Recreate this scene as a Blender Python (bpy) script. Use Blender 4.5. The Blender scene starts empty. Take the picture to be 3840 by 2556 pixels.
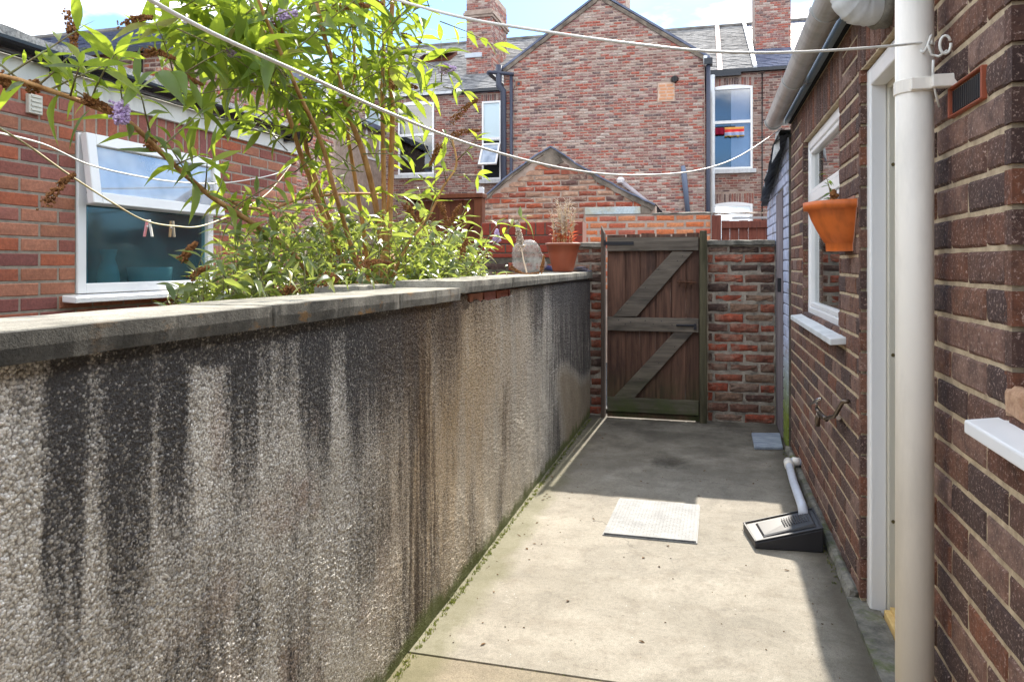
import bpy, math, random
import numpy as np
from mathutils import Vector, Matrix, Euler, noise

R = random.Random(7)
SC = bpy.context.scene
COL = SC.collection

# ------------------------------------------------------------------ camera
TH = math.radians(14.87)
CT, ST = math.cos(TH), math.sin(TH)
FPX, CX, HY, CZ = 2750.0, 1920.0, 990.0, 1.25
cam = bpy.data.cameras.new('camera')
cam.sensor_width = 36
cam.lens = FPX / 3840 * 36
cam.shift_y = -(1278 - HY) / 3840
cam.clip_start = 0.05
cam.clip_end = 500
camo = bpy.data.objects.new('camera', cam)
COL.objects.link(camo)
camo.location = (0, 0, CZ)
camo.rotation_euler = (math.radians(90), 0, TH)
SC.camera = camo

# ------------------------------------------------------------------ sun, sky
SUN_EL, SUN_AZ = math.radians(36.3), math.radians(1.6)
sun = bpy.data.lights.new('sun', 'SUN')
sun.energy = 2.15
sun.angle = math.radians(0.55)
sun.color = (1.0, 0.93, 0.82)
suno = bpy.data.objects.new('sun', sun)
COL.objects.link(suno)
sd = Vector((math.sin(SUN_AZ) * math.cos(SUN_EL), math.cos(SUN_AZ) * math.cos(SUN_EL), math.sin(SUN_EL)))
suno.rotation_euler = sd.to_track_quat('Z', 'Y').to_euler()
suno.location = (0, 10, 12)

W = bpy.data.worlds.new('World')
SC.world = W
W.use_nodes = True
nt = W.node_tree
nt.nodes.clear()
def wn(t, **k):
    n = nt.nodes.new(t)
    for a, b in k.items():
        setattr(n, a, b)
    return n
wo = wn('ShaderNodeOutputWorld')
bg = wn('ShaderNodeBackground')
bg.inputs['Strength'].default_value = 0.15
sky = wn('ShaderNodeTexSky', sky_type='NISHITA', sun_disc=False)
sky.sun_elevation = SUN_EL
sky.sun_rotation = SUN_AZ
sky.dust_density = 0.6
sky.ozone_density = 1.6
tc = wn('ShaderNodeTexCoord')
mp = wn('ShaderNodeMapping')
mp.inputs['Scale'].default_value = (1.0, 1.0, 2.6)
mp.inputs['Location'].default_value = (0.35, 0.2, 0.1)
nz = wn('ShaderNodeTexNoise')
nz.inputs['Scale'].default_value = 2.6
nz.inputs['Detail'].default_value = 7
nz.inputs['Roughness'].default_value = 0.55
rp = wn('ShaderNodeValToRGB')
rp.color_ramp.elements[0].position = 0.40
rp.color_ramp.elements[0].color = (0, 0, 0, 1)
rp.color_ramp.elements[1].position = 0.57
rp.color_ramp.elements[1].color = (1, 1, 1, 1)
mx = wn('ShaderNodeMix', data_type='RGBA')
mx.inputs[7].default_value = (8.8, 8.6, 8.3, 1)
L = nt.links.new
L(tc.outputs['Generated'], mp.inputs['Vector'])
L(mp.outputs['Vector'], nz.inputs['Vector'])
L(nz.outputs['Fac'], rp.inputs['Fac'])
L(rp.outputs['Color'], mx.inputs[0])
body = wn('ShaderNodeMix', data_type='RGBA')
body.inputs[6].default_value = (0.95, 1.18, 1.45, 1)
body.inputs[7].default_value = (9.4, 9.2, 8.9, 1)
rp2 = wn('ShaderNodeValToRGB')
rp2.color_ramp.elements[0].position = 0.46
rp2.color_ramp.elements[1].position = 0.64
L(nz.outputs['Fac'], rp2.inputs['Fac'])
L(rp2.outputs['Color'], body.inputs[0])
L(body.outputs[2], mx.inputs[7])
tint = wn('ShaderNodeMix', data_type='RGBA', blend_type='MULTIPLY')
tint.inputs[0].default_value = 1.0
tint.inputs[7].default_value = (0.42, 0.68, 0.95, 1)
L(sky.outputs['Color'], tint.inputs[6])
deep = wn('ShaderNodeMix', data_type='RGBA')
deep.inputs[0].default_value = 0.70
deep.inputs[7].default_value = (0.48, 0.86, 1.42, 1)
L(tint.outputs[2], deep.inputs[6])
L(deep.outputs[2], mx.inputs[6])
L(mx.outputs[2], bg.inputs['Color'])
L(bg.outputs['Background'], wo.inputs['Surface'])

SC.view_settings.view_transform = 'Standard'
SC.view_settings.look = 'None'
SC.view_settings.gamma = 1
SC.view_settings.exposure = 2.28
SC.view_settings.use_curve_mapping = False
SC.render.engine = 'CYCLES'
SC.cycles.use_denoising = True
SC.cycles.denoiser = 'OPENIMAGEDENOISE'
SC.cycles.denoising_input_passes = 'RGB_ALBEDO_NORMAL'
SC.cycles.denoising_prefilter = 'ACCURATE'
SC.cycles.sample_clamp_indirect = 6
SC.cycles.max_bounces = 8
SC.cycles.diffuse_bounces = 5
SC.cycles.transparent_max_bounces = 12

# ------------------------------------------------------------------ photograph pixels -> points of the yard
def ray(px, py):
    a, b = (px - CX) / FPX, (HY - py) / FPX
    return Vector((a * CT - ST, a * ST + CT, b))
def P(px, py, d):
    r = ray(px, py)
    return Vector((0, 0, CZ)) + r * d
def onX(px, py, X):
    r = ray(px, py)
    return Vector((0, 0, CZ)) + r * (X / r.x)
def onY(px, py, Y):
    r = ray(px, py)
    return Vector((0, 0, CZ)) + r * (Y / r.y)
def onZ(px, py, Z):
    r = ray(px, py)
    return Vector((0, 0, CZ)) + r * ((Z - CZ) / r.z)
def proj(p):
    d = -p[0] * ST + p[1] * CT
    c = p[0] * CT + p[1] * ST
    if d < 0.05:
        return None
    return (CX + FPX * c / d, HY - FPX * (p[2] - CZ) / d, d)

# ------------------------------------------------------------------ materials
MATS = {}
class NT:
    """small helper round one material's node tree"""
    def __init__(s, name):
        m = bpy.data.materials.new(name)
        m.use_nodes = True
        s.m, s.t = m, m.node_tree
        s.b = s.t.nodes['Principled BSDF']
        s.out = s.t.nodes['Material Output']
        s.b.inputs['Roughness'].default_value = 0.85
        s.b.inputs['Specular IOR Level'].default_value = 0.3
    def n(s, typ, **k):
        x = s.t.nodes.new(typ)
        for a, b in k.items():
            setattr(x, a, b)
        return x
    def l(s, a, b):
        s.t.links.new(a, b)
    def coord(s, kind='Object'):
        if kind == 'World':
            return s.n('ShaderNodeNewGeometry').outputs['Position']
        return s.n('ShaderNodeTexCoord').outputs[kind]
    def rnd(s, src):
        if src == 'object':
            return s.n('ShaderNodeObjectInfo').outputs['Random']
        return s.n('ShaderNodeNewGeometry').outputs['Random Per Island']
    def map(s, v, scale):
        m = s.n('ShaderNodeMapping')
        m.inputs['Scale'].default_value = scale
        s.l(v, m.inputs['Vector'])
        return m.outputs[0]
    def noise(s, v, scale, detail=4, rough=0.6, w=None, dist=0):
        x = s.n('ShaderNodeTexNoise')
        if w is not None:
            x.noise_dimensions = '4D'
            mm = s.n('ShaderNodeMath', operation='MULTIPLY')
            s.l(w, mm.inputs[0]); mm.inputs[1].default_value = 37.0
            s.l(mm.outputs[0], x.inputs['W'])
        x.inputs['Scale'].default_value = scale
        x.inputs['Detail'].default_value = detail
        x.inputs['Roughness'].default_value = rough
        x.inputs['Distortion'].default_value = dist
        s.l(v, x.inputs['Vector'])
        return x.outputs['Fac']
    def ramp(s, f, stops, interp='LINEAR'):
        r = s.n('ShaderNodeValToRGB')
        cr = r.color_ramp
        cr.interpolation = interp
        while len(cr.elements) < len(stops):
            cr.elements.new(0.5)
        for e, (p, c) in zip(cr.elements, stops):
            e.position = p
            e.color = (c, c, c, 1) if isinstance(c, (int, float)) else (*c, 1)
        s.l(f, r.inputs['Fac'])
        return r.outputs['Color']
    def mix(s, f, a, b, mode='MIX'):
        x = s.n('ShaderNodeMix', data_type='RGBA', blend_type=mode)
        if isinstance(f, (int, float)): x.inputs[0].default_value = f
        else: s.l(f, x.inputs[0])
        for i, c in ((6, a), (7, b)):
            if isinstance(c, tuple): x.inputs[i].default_value = (*c, 1)
            else: s.l(c, x.inputs[i])
        return x.outputs[2]
    def math(s, op, a, b=0.0):
        x = s.n('ShaderNodeMath', operation=op)
        for i, c in ((0, a), (1, b)):
            if isinstance(c, (int, float)): x.inputs[i].default_value = c
            else: s.l(c, x.inputs[i])
        return x.outputs[0]
    def color(s, c):
        if isinstance(c, tuple): s.b.inputs['Base Color'].default_value = (*c, 1)
        else: s.l(c, s.b.inputs['Base Color'])
    def bump(s, h, strength=0.4, dist=0.003):
        x = s.n('ShaderNodeBump')
        x.inputs['Strength'].default_value = strength
        x.inputs['Distance'].default_value = dist
        s.l(h, x.inputs['Height'])
        s.l(x.outputs[0], s.b.inputs['Normal'])
    def rough(s, r):
        if isinstance(r, (int, float)): s.b.inputs['Roughness'].default_value = r
        else: s.l(r, s.b.inputs['Roughness'])

def m_brick(name, cols, src='object', dark=None, soot=0.0, sootcol=(0.02, 0.017, 0.015), bump=0.5, fine=90, wash=None, rough=0.9, patch=0.35, specks=None):
    s = NT(name)
    r = s.rnd(src)
    v = s.coord('World')
    base = s.ramp(r, [(i / (len(cols)), c) for i, c in enumerate(cols)], 'CONSTANT')
    n1 = s.noise(v, 22, 5, 0.65, w=r)
    c = s.mix(s.math('MULTIPLY', s.ramp(n1, [(0.35, 0.0), (0.7, 1.0)]), patch), base, dark or (0.05, 0.03, 0.025))
    n2 = s.noise(v, fine, 4, 0.7)
    c = s.mix(s.math('MULTIPLY', s.ramp(n2, [(0.40, 1.0), (0.62, 0.0)]), 0.5), c, s.mix(0.5, c, (0.03, 0.02, 0.018)))
    if specks:
        n5 = s.noise(v, fine * 1.7, 3, 0.8)
        c = s.mix(s.math('MULTIPLY', s.ramp(n5, [(0.56, 0.0), (0.70, 1.0)]), specks[1]), c, specks[0])
    if wash:
        n3 = s.noise(v, 9, 6, 0.7, w=r)
        c = s.mix(s.math('MULTIPLY', s.ramp(n3, [(0.5 - 0.0, 0.0), (0.62, 1.0)]), wash[1]), c, wash[0])
    if soot:
        n4 = s.noise(v, 3.0, 5, 0.7)
        c = s.mix(s.math('MULTIPLY', s.ramp(n4, [(0.38, 0.0), (0.62, 1.0)]), soot), c, sootcol)
    s.color(c)
    s.rough(rough)
    h = s.math('ADD', s.math('MULTIPLY', n2, 0.6), s.noise(v, 30, 3, 0.6))
    s.bump(h, bump, 0.004)
    return s.m

def m_noise(name, a, b, scale=8, rough=0.9, bump=0.3, dist=0.003, detail=6, c3=None, kind='World', fine=120, stretch=(1, 1, 1), lo=0.35, hi=0.65, spec=0.3):
    s = NT(name)
    v = s.map(s.coord(kind), stretch)
    n = s.noise(v, scale, detail, 0.65)
    c = s.ramp(n, [(lo, a), (hi, b)])
    f = s.noise(v, fine, 3, 0.7)
    c = s.mix(0.35, c, s.ramp(f, [(0.3, 0.55), (0.7, 1.25)]), 'MULTIPLY')
    if c3:
        n3 = s.noise(v, scale * 0.35, 5, 0.7)
        c = s.mix(s.ramp(n3, [(0.5, 0.0), (0.66, 1.0)]), c, c3)
    s.color(c); s.rough(rough)
    s.b.inputs['Specular IOR Level'].default_value = spec
    s.bump(s.math('ADD', s.math('MULTIPLY', f, 0.5), n), bump, dist)
    return s.m

def m_plain(name, c, rough=0.4, spec=0.5, metal=0.0, dirt=0.15, scale=6, stretch=(1, 1, 0.25)):
    s = NT(name)
    v = s.map(s.coord('World'), stretch)
    n = s.noise(v, scale, 6, 0.65)
    s.color(s.mix(s.math('MULTIPLY', s.ramp(n, [(0.45, 0.0), (0.75, 1.0)]), dirt), c, tuple(x * 0.35 for x in c)))
    s.rough(rough)
    s.b.inputs['Specular IOR Level'].default_value = spec
    s.b.inputs['Metallic'].default_value = metal
    return s.m

def m_wood(name, a, b, axis='z', rough=0.85, src='object', moss=None, dark=(0.03, 0.02, 0.015), scale=1.0, bump=0.5):
    s = NT(name)
    v = s.coord('World')
    st = {'z': (40, 40, 2.2), 'x': (2.2, 40, 40)}[axis]
    r = s.rnd(src)
    n = s.noise(s.map(v, tuple(x * scale for x in st)), 1.0, 6, 0.65, w=r, dist=0.6)
    c = s.ramp(n, [(0.3, a), (0.68, b)])
    c = s.mix(0.6, c, s.ramp(r, [(0, 0.55), (1, 1.2)]), 'MULTIPLY')
    n2 = s.noise(s.map(v, (9, 9, 2.0) if axis == 'z' else (2, 9, 9)), 1.0, 4, 0.6, w=r)
    c = s.mix(s.ramp(n2, [(0.50, 0.0), (0.68, 0.85)]), c, dark)
    if moss:
        zz = s.n('ShaderNodeSeparateXYZ'); s.l(v, zz.inputs[0])
        hz = s.ramp(zz.outputs[2], [(0.02, 1.0), (0.42, 0.0)])
        n3 = s.noise(v, 7, 4, 0.6)
        c = s.mix(s.math('MULTIPLY', s.ramp(n3, [(0.35, 0.2), (0.6, 1.0)]), hz), c, moss)
    s.color(c); s.rough(rough)
    s.bump(n, bump, 0.003)
    return s.m

def m_leaf(name, a, b, trans, tw=0.5, src='object', rough=0.45):
    s = NT(name)
    r = s.rnd(src)
    mid = tuple(0.5 * x + 0.5 * y for x, y in zip(a, b))
    c = s.ramp(r, [(0.0, a), (0.25, tuple(x * 0.6 for x in a)), (0.45, mid), (0.75, b), (0.90, tuple(0.5 * x + 0.5 * y for x, y in zip(b, (0.40, 0.34, 0.04)))), (0.97, (0.20, 0.12, 0.035)), (1.0, (0.22, 0.25, 0.16))])
    c = s.mix(0.5, c, s.ramp(s.noise(s.coord('World'), 30, 4, 0.6), [(0.3, 0.6), (0.7, 1.3)]), 'MULTIPLY')
    s.color(c); s.rough(rough)
    s.b.inputs['Specular IOR Level'].default_value = 0.5
    t = s.n('ShaderNodeBsdfTranslucent')
    tcx = s.mix(s.ramp(r, [(0.0, 0.0), (0.3, 0.6), (0.31, 0.1), (1.0, 1.0)]), tuple(x * 0.55 for x in trans), trans)
    s.l(tcx, t.inputs['Color'])
    mxs = s.n('ShaderNodeMixShader')
    mxs.inputs[0].default_value = tw
    s.l(s.b.outputs[0], mxs.inputs[1]); s.l(t.outputs[0], mxs.inputs[2])
    s.l(mxs.outputs[0], s.out.inputs[0])
    return s.m

def m_glass(name, tint=(0.9, 0.95, 0.95), refl=0.12, blur=0.0, edge=0.75, refl_film=None):
    s = NT(name)
    tr = s.n('ShaderNodeBsdfTransparent'); tr.inputs[0].default_value = (*tint, 1)
    gl = s.n('ShaderNodeBsdfGlossy'); gl.inputs['Roughness'].default_value = blur
    lw = s.n('ShaderNodeLayerWeight'); lw.inputs[0].default_value = 0.35
    f = s.math('ADD', s.math('MULTIPLY', lw.outputs['Facing'], edge), refl)
    f.node.use_clamp = True
    mxs = s.n('ShaderNodeMixShader')
    if refl_film:  # diffuse film paints the pane's blurred reflection into its colour
        df = s.n('ShaderNodeBsdfDiffuse'); df.inputs[0].default_value = (*refl_film[0], 1)
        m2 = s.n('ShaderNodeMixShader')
        nf = s.ramp(s.noise(s.coord('World'), 3.0, 3, 0.5), [(0.35, refl_film[1] * 0.5), (0.65, refl_film[1] * 1.4)])
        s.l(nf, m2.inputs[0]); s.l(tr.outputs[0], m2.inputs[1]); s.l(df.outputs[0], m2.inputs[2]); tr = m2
    s.l(f, mxs.inputs[0]); s.l(tr.outputs[0], mxs.inputs[1]); s.l(gl.outputs[0], mxs.inputs[2])
    s.l(mxs.outputs[0], s.out.inputs[0])
    return s.m

# ------------------------------------------------------------------ mesh building
class MB:
    def __init__(s):
        s.v, s.f = [], []
    def add(s, vs, fs):
        o = len(s.v)
        s.v += [tuple(v) for v in vs]
        s.f += [tuple(i + o for i in f) for f in fs]
        return s
    def box(s, x0, x1, y0, y1, z0, z1, M=None):
        vs = [(x, y, z) for z in (z0, z1) for y in (y0, y1) for x in (x0, x1)]
        if M is not None: vs = [M @ Vector(v) for v in vs]
        return s.add(vs, [(0, 2, 3, 1), (4, 5, 7, 6), (0, 1, 5, 4), (2, 6, 7, 3), (0, 4, 6, 2), (1, 3, 7, 5)])
    def hexa(s, a, b):
        """a, b: two quads of 4 points, joined"""
        return s.add(list(a) + list(b), [(3, 2, 1, 0), (4, 5, 6, 7), (0, 1, 5, 4), (1, 2, 6, 5), (2, 3, 7, 6), (3, 0, 4, 7)])
    def extr(s, poly, d):
        n = len(poly); d = Vector(d)
        vs = [Vector(p) for p in poly] + [Vector(p) + d for p in poly]
        return s.add(vs, [tuple(range(n - 1, -1, -1)), tuple(range(n, 2 * n))] + [(i, (i + 1) % n, n + (i + 1) % n, n + i) for i in range(n)])
    def tube(s, pts, r, n=8, cap=True):
        pts = [Vector(p) for p in pts]
        rs = r if isinstance(r, (list, tuple)) else [r] * len(pts)
        vs = []
        t = (pts[1] - pts[0]).normalized()
        a = t.orthogonal().normalized()
        for i, p in enumerate(pts):
            if i == 0: t2 = (pts[1] - pts[0])
            elif i == len(pts) - 1: t2 = pts[-1] - pts[-2]
            else: t2 = (pts[i + 1] - pts[i]).normalized() + (pts[i] - pts[i - 1]).normalized()
            t2.normalize()
            a = (a - t2 * a.dot(t2)).normalized()
            b = t2.cross(a)
            for k in range(n):
                q = 2 * math.pi * k / n
                vs.append(p + (a * math.cos(q) + b * math.sin(q)) * rs[i])
        fs = []
        for i in range(len(pts) - 1):
            for k in range(n):
                k2 = (k + 1) % n
                fs.append((i * n + k, i * n + k2, (i + 1) * n + k2, (i + 1) * n + k))
        if cap:
            fs.append(tuple(range(n - 1, -1, -1)))
            fs.append(tuple((len(pts) - 1) * n + k for k in range(n)))
        return s.add(vs, fs)
    def lathe(s, prof, c, n=28, a0=0, a1=2 * math.pi, closed=True):
        """prof: [(r, z)], around the vertical through c"""
        vs, fs = [], []
        m = n if closed else n + 1
        for r, z in prof:
            for k in range(m):
                q = a0 + (a1 - a0) * k / n
                vs.append((c[0] + r * math.cos(q), c[1] + r * math.sin(q), c[2] + z))
        for i in range(len(prof) - 1):
            for k in range(n):
                k2 = (k + 1) % m
                fs.append((i * m + k, i * m + k2, (i + 1) * m + k2, (i + 1) * m + k))
        return s.add(vs, fs)
    def build(s, name, mat, parent=None, smooth=False, bevel=0, tag=None, seg=1):
        off = Vector((0, 0, 0))
        if parent is not None:
            off = Vector(parent['_w'])
        me = bpy.data.meshes.new(name)
        if parent is not None:
            me.from_pydata([(v[0] - off.x, v[1] - off.y, v[2] - off.z) for v in s.v], [], s.f)
        else:
            xs = [v[0] for v in s.v]; ys = [v[1] for v in s.v]; zs = [v[2] for v in s.v]
            off = Vector(((min(xs) + max(xs)) / 2, (min(ys) + max(ys)) / 2, min(zs)))
            me.from_pydata([(v[0] - off.x, v[1] - off.y, v[2] - off.z) for v in s.v], [], s.f)
        me.validate()
        if mat: me.materials.append(mat)
        if smooth:
            me.shade_smooth() if smooth is True else me.shade_smooth()
        o = bpy.data.objects.new(name, me)
        COL.objects.link(o)
        if parent is not None:
            o.parent = parent
            W3[o.name] = tuple(off)
            o['_w'] = tuple(off)
        else:
            o.location = off
            o['_w'] = tuple(off)
        if bevel:
            b = o.modifiers.new('edge', 'BEVEL'); b.width = bevel; b.segments = seg; b.limit_method = 'ANGLE'
            b.angle_limit = math.radians(35)
        if tag: mark(o, *tag)
        return o
W3 = {}
def mark(o, label=None, cat=None, group=None, kind=None):
    if label: o['label'] = label
    if cat: o['category'] = cat
    if group: o['group'] = group
    if kind: o['kind'] = kind
    return o
def thing(name, loc, label, cat, group=None):
    o = bpy.data.objects.new(name, None)
    COL.objects.link(o)
    o.location = loc
    o['_w'] = tuple(loc)
    o.empty_display_size = 0.1
    mark(o, label, cat, group)
    return o
def put(name, me, parent, M):
    """an object sharing mesh data, M in world space"""
    o = bpy.data.objects.new(name, me)
    COL.objects.link(o)
    o.parent = parent
    Ml = Matrix.Translation(-Vector(parent['_w'])) @ M
    o.matrix_local = Ml
    return o

def rough_box(x0, x1, y0, y1, z0, z1, step, amp, sc=14, seed=0.0):
    """a box whose faces are gridded and worn"""
    mb = MB()
    nx, ny, nz_ = [max(1, int(round((b - a) / step))) for a, b in ((x0, x1), (y0, y1), (z0, z1))]
    idx = {}
    def vid(i, j, k):
        key = (i, j, k)
        if key not in idx:
            p = Vector((x0 + (x1 - x0) * i / nx, y0 + (y1 - y0) * j / ny, z0 + (z1 - z0) * k / nz_))
            q = p * sc + Vector((seed, seed, seed))
            n = noise.noise_vector(q) * amp + noise.noise_vector(q * 3.1) * amp * 0.45
            e = sum((a in (0, m)) for a, m in ((i, nx), (j, ny), (k, nz_)))
            c = Vector(((x0 + x1) / 2, (y0 + y1) / 2, (z0 + z1) / 2))
            if e >= 2:
                d = c - p
                d = Vector((math.copysign(1, d.x) if i in (0, nx) else 0, math.copysign(1, d.y) if j in (0, ny) else 0, math.copysign(1, d.z) if k in (0, nz_) else 0))
                p = p + d * (amp * (0.8 + 1.6 * abs(noise.noise(q * 0.7))))
            idx[key] = len(mb.v)
            mb.v.append(tuple(p + n))
        return idx[key]
    for i in range(nx):
        for j in range(ny):
            mb.f.append((vid(i, j, 0), vid(i, j + 1, 0), vid(i + 1, j + 1, 0), vid(i + 1, j, 0)))
            mb.f.append((vid(i, j, nz_), vid(i + 1, j, nz_), vid(i + 1, j + 1, nz_), vid(i, j + 1, nz_)))
    for i in range(nx):
        for k in range(nz_):
            mb.f.append((vid(i, 0, k), vid(i + 1, 0, k), vid(i + 1, 0, k + 1), vid(i, 0, k + 1)))
            mb.f.append((vid(i, ny, k), vid(i, ny, k + 1), vid(i + 1, ny, k + 1), vid(i + 1, ny, k)))
    for j in range(ny):
        for k in range(nz_):
            mb.f.append((vid(0, j, k), vid(0, j, k + 1), vid(0, j + 1, k + 1), vid(0, j + 1, k)))
            mb.f.append((vid(nx, j, k), vid(nx, j + 1, k), vid(nx, j + 1, k + 1), vid(nx, j, k + 1)))
    return mb

# ------------------------------------------------------------------ brickwork
def brick_mesh(L, H, p, back, worn, mat, seed, nx=4, nz_=2):
    """a brick face: length along x, height along z, front at y=-p"""
    r = random.Random(seed)
    mb = MB()
    idx = {}
    ch = min(0.006, H * 0.1) * (0.6 + worn)
    for k in range(nz_ + 1):
        for i in range(nx + 1):
            ex, ez = i in (0, nx), k in (0, nz_)
            x = -L / 2 + L * i / nx; z = -H / 2 + H * k / nz_
            if ex: x -= math.copysign(ch, x)
            if ez: z -= math.copysign(ch, z)
            j = worn * 0.004
            y = -p + r.uniform(-1, 1) * worn * 0.0025 + ((ex or ez) and worn * 0.002)
            idx[(i, k)] = len(mb.v)
            mb.v.append((x + r.uniform(-j, j), y, z + r.uniform(-j, j) * 0.8))
    for k in range(nz_):
        for i in range(nx):
            mb.f.append((idx[(i, k)], idx[(i + 1, k)], idx[(i + 1, k + 1)], idx[(i, k + 1)]))
    ring = [(i, 0) for i in range(nx)] + [(nx, k) for k in range(nz_)] + [(i, nz_) for i in range(nx, 0, -1)] + [(0, k) for k in range(nz_, 0, -1)]
    o = len(mb.v)
    for (i, k) in ring:
        x = -L / 2 + L * i / nx; z = -H / 2 + H * k / nz_
        j = worn * 0.003
        mb.v.append((x + r.uniform(-j, j), -p + ch, z + r.uniform(-j, j)))
    for (i, k) in ring:
        x = -L / 2 + L * i / nx; z = -H / 2 + H * k / nz_
        mb.v.append((x, back, z))
    n = len(ring)
    for a in range(n):
        b = (a + 1) % n
        mb.f.append((o + a, o + b, idx[ring[b]], idx[ring[a]]))
        mb.f.append((o + n + a, o + n + b, o + b, o + a))
    return mb

def clip(poly, hp):
    """poly: 2d points; hp: (a, b, c) keeping a*x + b*y <= c"""
    a, b, c = hp
    out = []
    for i in range(len(poly)):
        p, q = poly[i], poly[(i + 1) % len(poly)]
        dp, dq = a * p[0] + b * p[1] - c, a * q[0] + b * q[1] - c
        if dp <= 0: out.append(p)
        if (dp < 0 < dq) or (dq < 0 < dp):
            t = dp / (dp - dq)
            out.append((p[0] + t * (q[0] - p[0]), p[1] + t * (q[1] - p[1])))
    return out
def hps(poly):
    """half planes of a convex counter-clockwise polygon"""
    r = []
    for i in range(len(poly)):
        (x0, y0), (x1, y1) = poly[i], poly[(i + 1) % len(poly)]
        nx, ny = (y1 - y0), -(x1 - x0)
        r.append((nx, ny, nx * x0 + ny * y0))
    return r

def brickwork(root, face, plane, rects, mat_obj, mat_isl, module=0.225, course=0.075, joint=0.010, u_ref=0.0, z_ref=0.0,
              proud=0.004, worn=0.3, holes=(), poly=None, maxn=290, minpx=30, bond='stretcher', jit=0.0, jitter_seed=1, vert=(), nv=6, name='brick'):
    """face '-Y' (u = X), '+X' (u = Y), '-X' (u = -Y); plane = coordinate of the mortar face.
    rects: (u0, u1, z0, z1); vert: soldier areas (u0, u1, z0, z1, module). Returns the number of bricks"""
    rr = random.Random(jitter_seed)
    rot = {'-Y': 0, '+X': math.pi / 2, '-X': -math.pi / 2}[face]
    def world(u, z, y=0.0):
        if face == '-Y': return Vector((u, plane + y, z))
        if face == '+X': return Vector((plane - y, u, z))
        return Vector((plane + y, -u, z))
    Rz = Matrix.Rotation(rot, 4, 'Z')
    L0, H0 = module - joint, course - joint
    protos = [brick_mesh(L0, H0, proud, 0.02, worn, mat_obj, 100 + i) for i in range(nv)]
    vprot = None
    items = []   # (u0,u1,z0,z1, kind, poly)
    H = hps(poly) if poly else None
    for (U0, U1, Z0, Z1) in rects:
        k0 = int(math.floor((Z0 - z_ref) / course + 1e-6)) ; k1 = int(math.ceil((Z1 - z_ref) / course - 1e-6))
        for k in range(k0, k1):
            za, zb = z_ref + k * course, z_ref + (k + 1) * course
            za2, zb2 = max(za, Z0), min(zb, Z1)
            if zb2 - za2 < 0.4 * course: continue
            iv = [(U0, U1)]
            for (a, b, c, d) in holes:
                if min(zb2, d) - max(za2, c) > 0.4 * course:
                    iv = [q for (p0, p1) in iv for q in ((p0, min(p1, a)), (max(p0, b), p1)) if q[1] - q[0] > 0.02]
            off = (module / 2 if k % 2 else 0) + u_ref
            head = (bond == 'mixed' and k % 3 == 0)
            mod = module / 2 if head else module
            for (p0, p1) in iv:
                i = math.floor((p0 - off) / mod)
                while off + i * mod < p1 - 1e-6:
                    a = max(p0, off + i * mod); b = min(p1, off + (i + 1) * mod)
                    i += 1
                    if b - a < 0.035: continue
                    j = rr.uniform(-jit, jit)
                    items.append((a + joint / 2, b - joint / 2, za2 + joint / 2 + j, zb2 - joint / 2 + j))
    vitems = []
    for (U0, U1, Z0, Z1, mod) in vert:
        n = max(1, int(round((U1 - U0) / mod)))
        for i in range(n):
            a = U0 + (U1 - U0) * i / n; b = U0 + (U1 - U0) * (i + 1) / n
            vitems.append((a + joint / 2, b - joint / 2, Z0 + joint / 2, Z1 - joint / 2))
    cand, rest = [], []
    for it in items + vitems:
        a, b, c, d = it
        isv = (d - c) > (b - a) * 1.15
        pg = None
        if H:
            pg = [(a, c), (b, c), (b, d), (a, d)]
            inside = all(h[0] * x + h[1] * y <= h[2] + 1e-9 for h in H for (x, y) in pg)
            if inside: pg = None
            else:
                for h in H:
                    pg = clip(pg, h)
                    if len(pg) < 3: break
                if len(pg) < 3: continue
                area = abs(sum(pg[i][0] * pg[(i + 1) % len(pg)][1] - pg[(i + 1) % len(pg)][0] * pg[i][1] for i in range(len(pg)))) / 2
                if area < 0.0012: continue
        q = proj(world((a + b) / 2, (c + d) / 2))
        vis = q is not None and -60 < q[0] < 3900 and -60 < q[1] < 2620
        size = 0
        if vis:
            q0, q1 = proj(world(a, c)), proj(world(b, d))
            if q0 and q1: size = max(abs(q1[0] - q0[0]), abs(q1[1] - q0[1]))
            size = size if size >= minpx else 0
        (cand if size > 0 else rest).append((size, it, pg, isv))
    cand.sort(key=lambda c: -c[0])
    rest += cand[maxn:]
    cand = cand[:maxn]
    shared = [None] * nv
    def geom(i, it, isv):
        a, b, c, d = it
        w, h = b - a, d - c
        if isv:
            S = Matrix.Diagonal((h / L0, 1, w / H0, 1))
            M = Matrix.Rotation(math.pi / 2, 4, 'Y') @ S
        else:
            M = Matrix.Diagonal((w / L0, 1, h / H0, 1))
        return Matrix.Translation(world((a + b) / 2, (c + d) / 2, rr.uniform(-1, 1) * worn * 0.003)) @ Rz @ M
    for (sz, it, pg, isv) in cand:
        i = rr.randrange(nv)
        if pg is None:
            if shared[i] is None:
                me = bpy.data.meshes.new(name)
                me.from_pydata(protos[i].v, [], protos[i].f)
                me.materials.append(mat_obj)
                shared[i] = me
            put(name, shared[i], root, geom(i, it, isv))
        else:
            m = MB(); m.extr([world(x, z, -proud) for x, z in pg], world(0, 0, 0.02) - world(0, 0, -proud))
            m.build(name, mat_obj, root)
    if rest:
        V, F = [], []
        m = MB()
        arrs = [np.array(p.v) for p in protos]
        base = 0
        for (sz, it, pg, isv) in rest:
            if pg is None:
                i = rr.randrange(nv)
                M = np.array(geom(i, it, isv))
                vv = arrs[i] @ M[:3, :3].T + M[:3, 3]
                V.append(vv)
                F += [tuple(x + base for x in f) for f in protos[i].f]
                base += len(vv)
            else:
                pp = [world(x, z, -proud) for x, z in pg]; dd = world(0, 0, 0.02) - world(0, 0, -proud)
                t = MB().extr(pp, dd)
                V.append(np.array(t.v)); F += [tuple(x + base for x in f) for f in t.f]; base += len(t.v)
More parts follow.
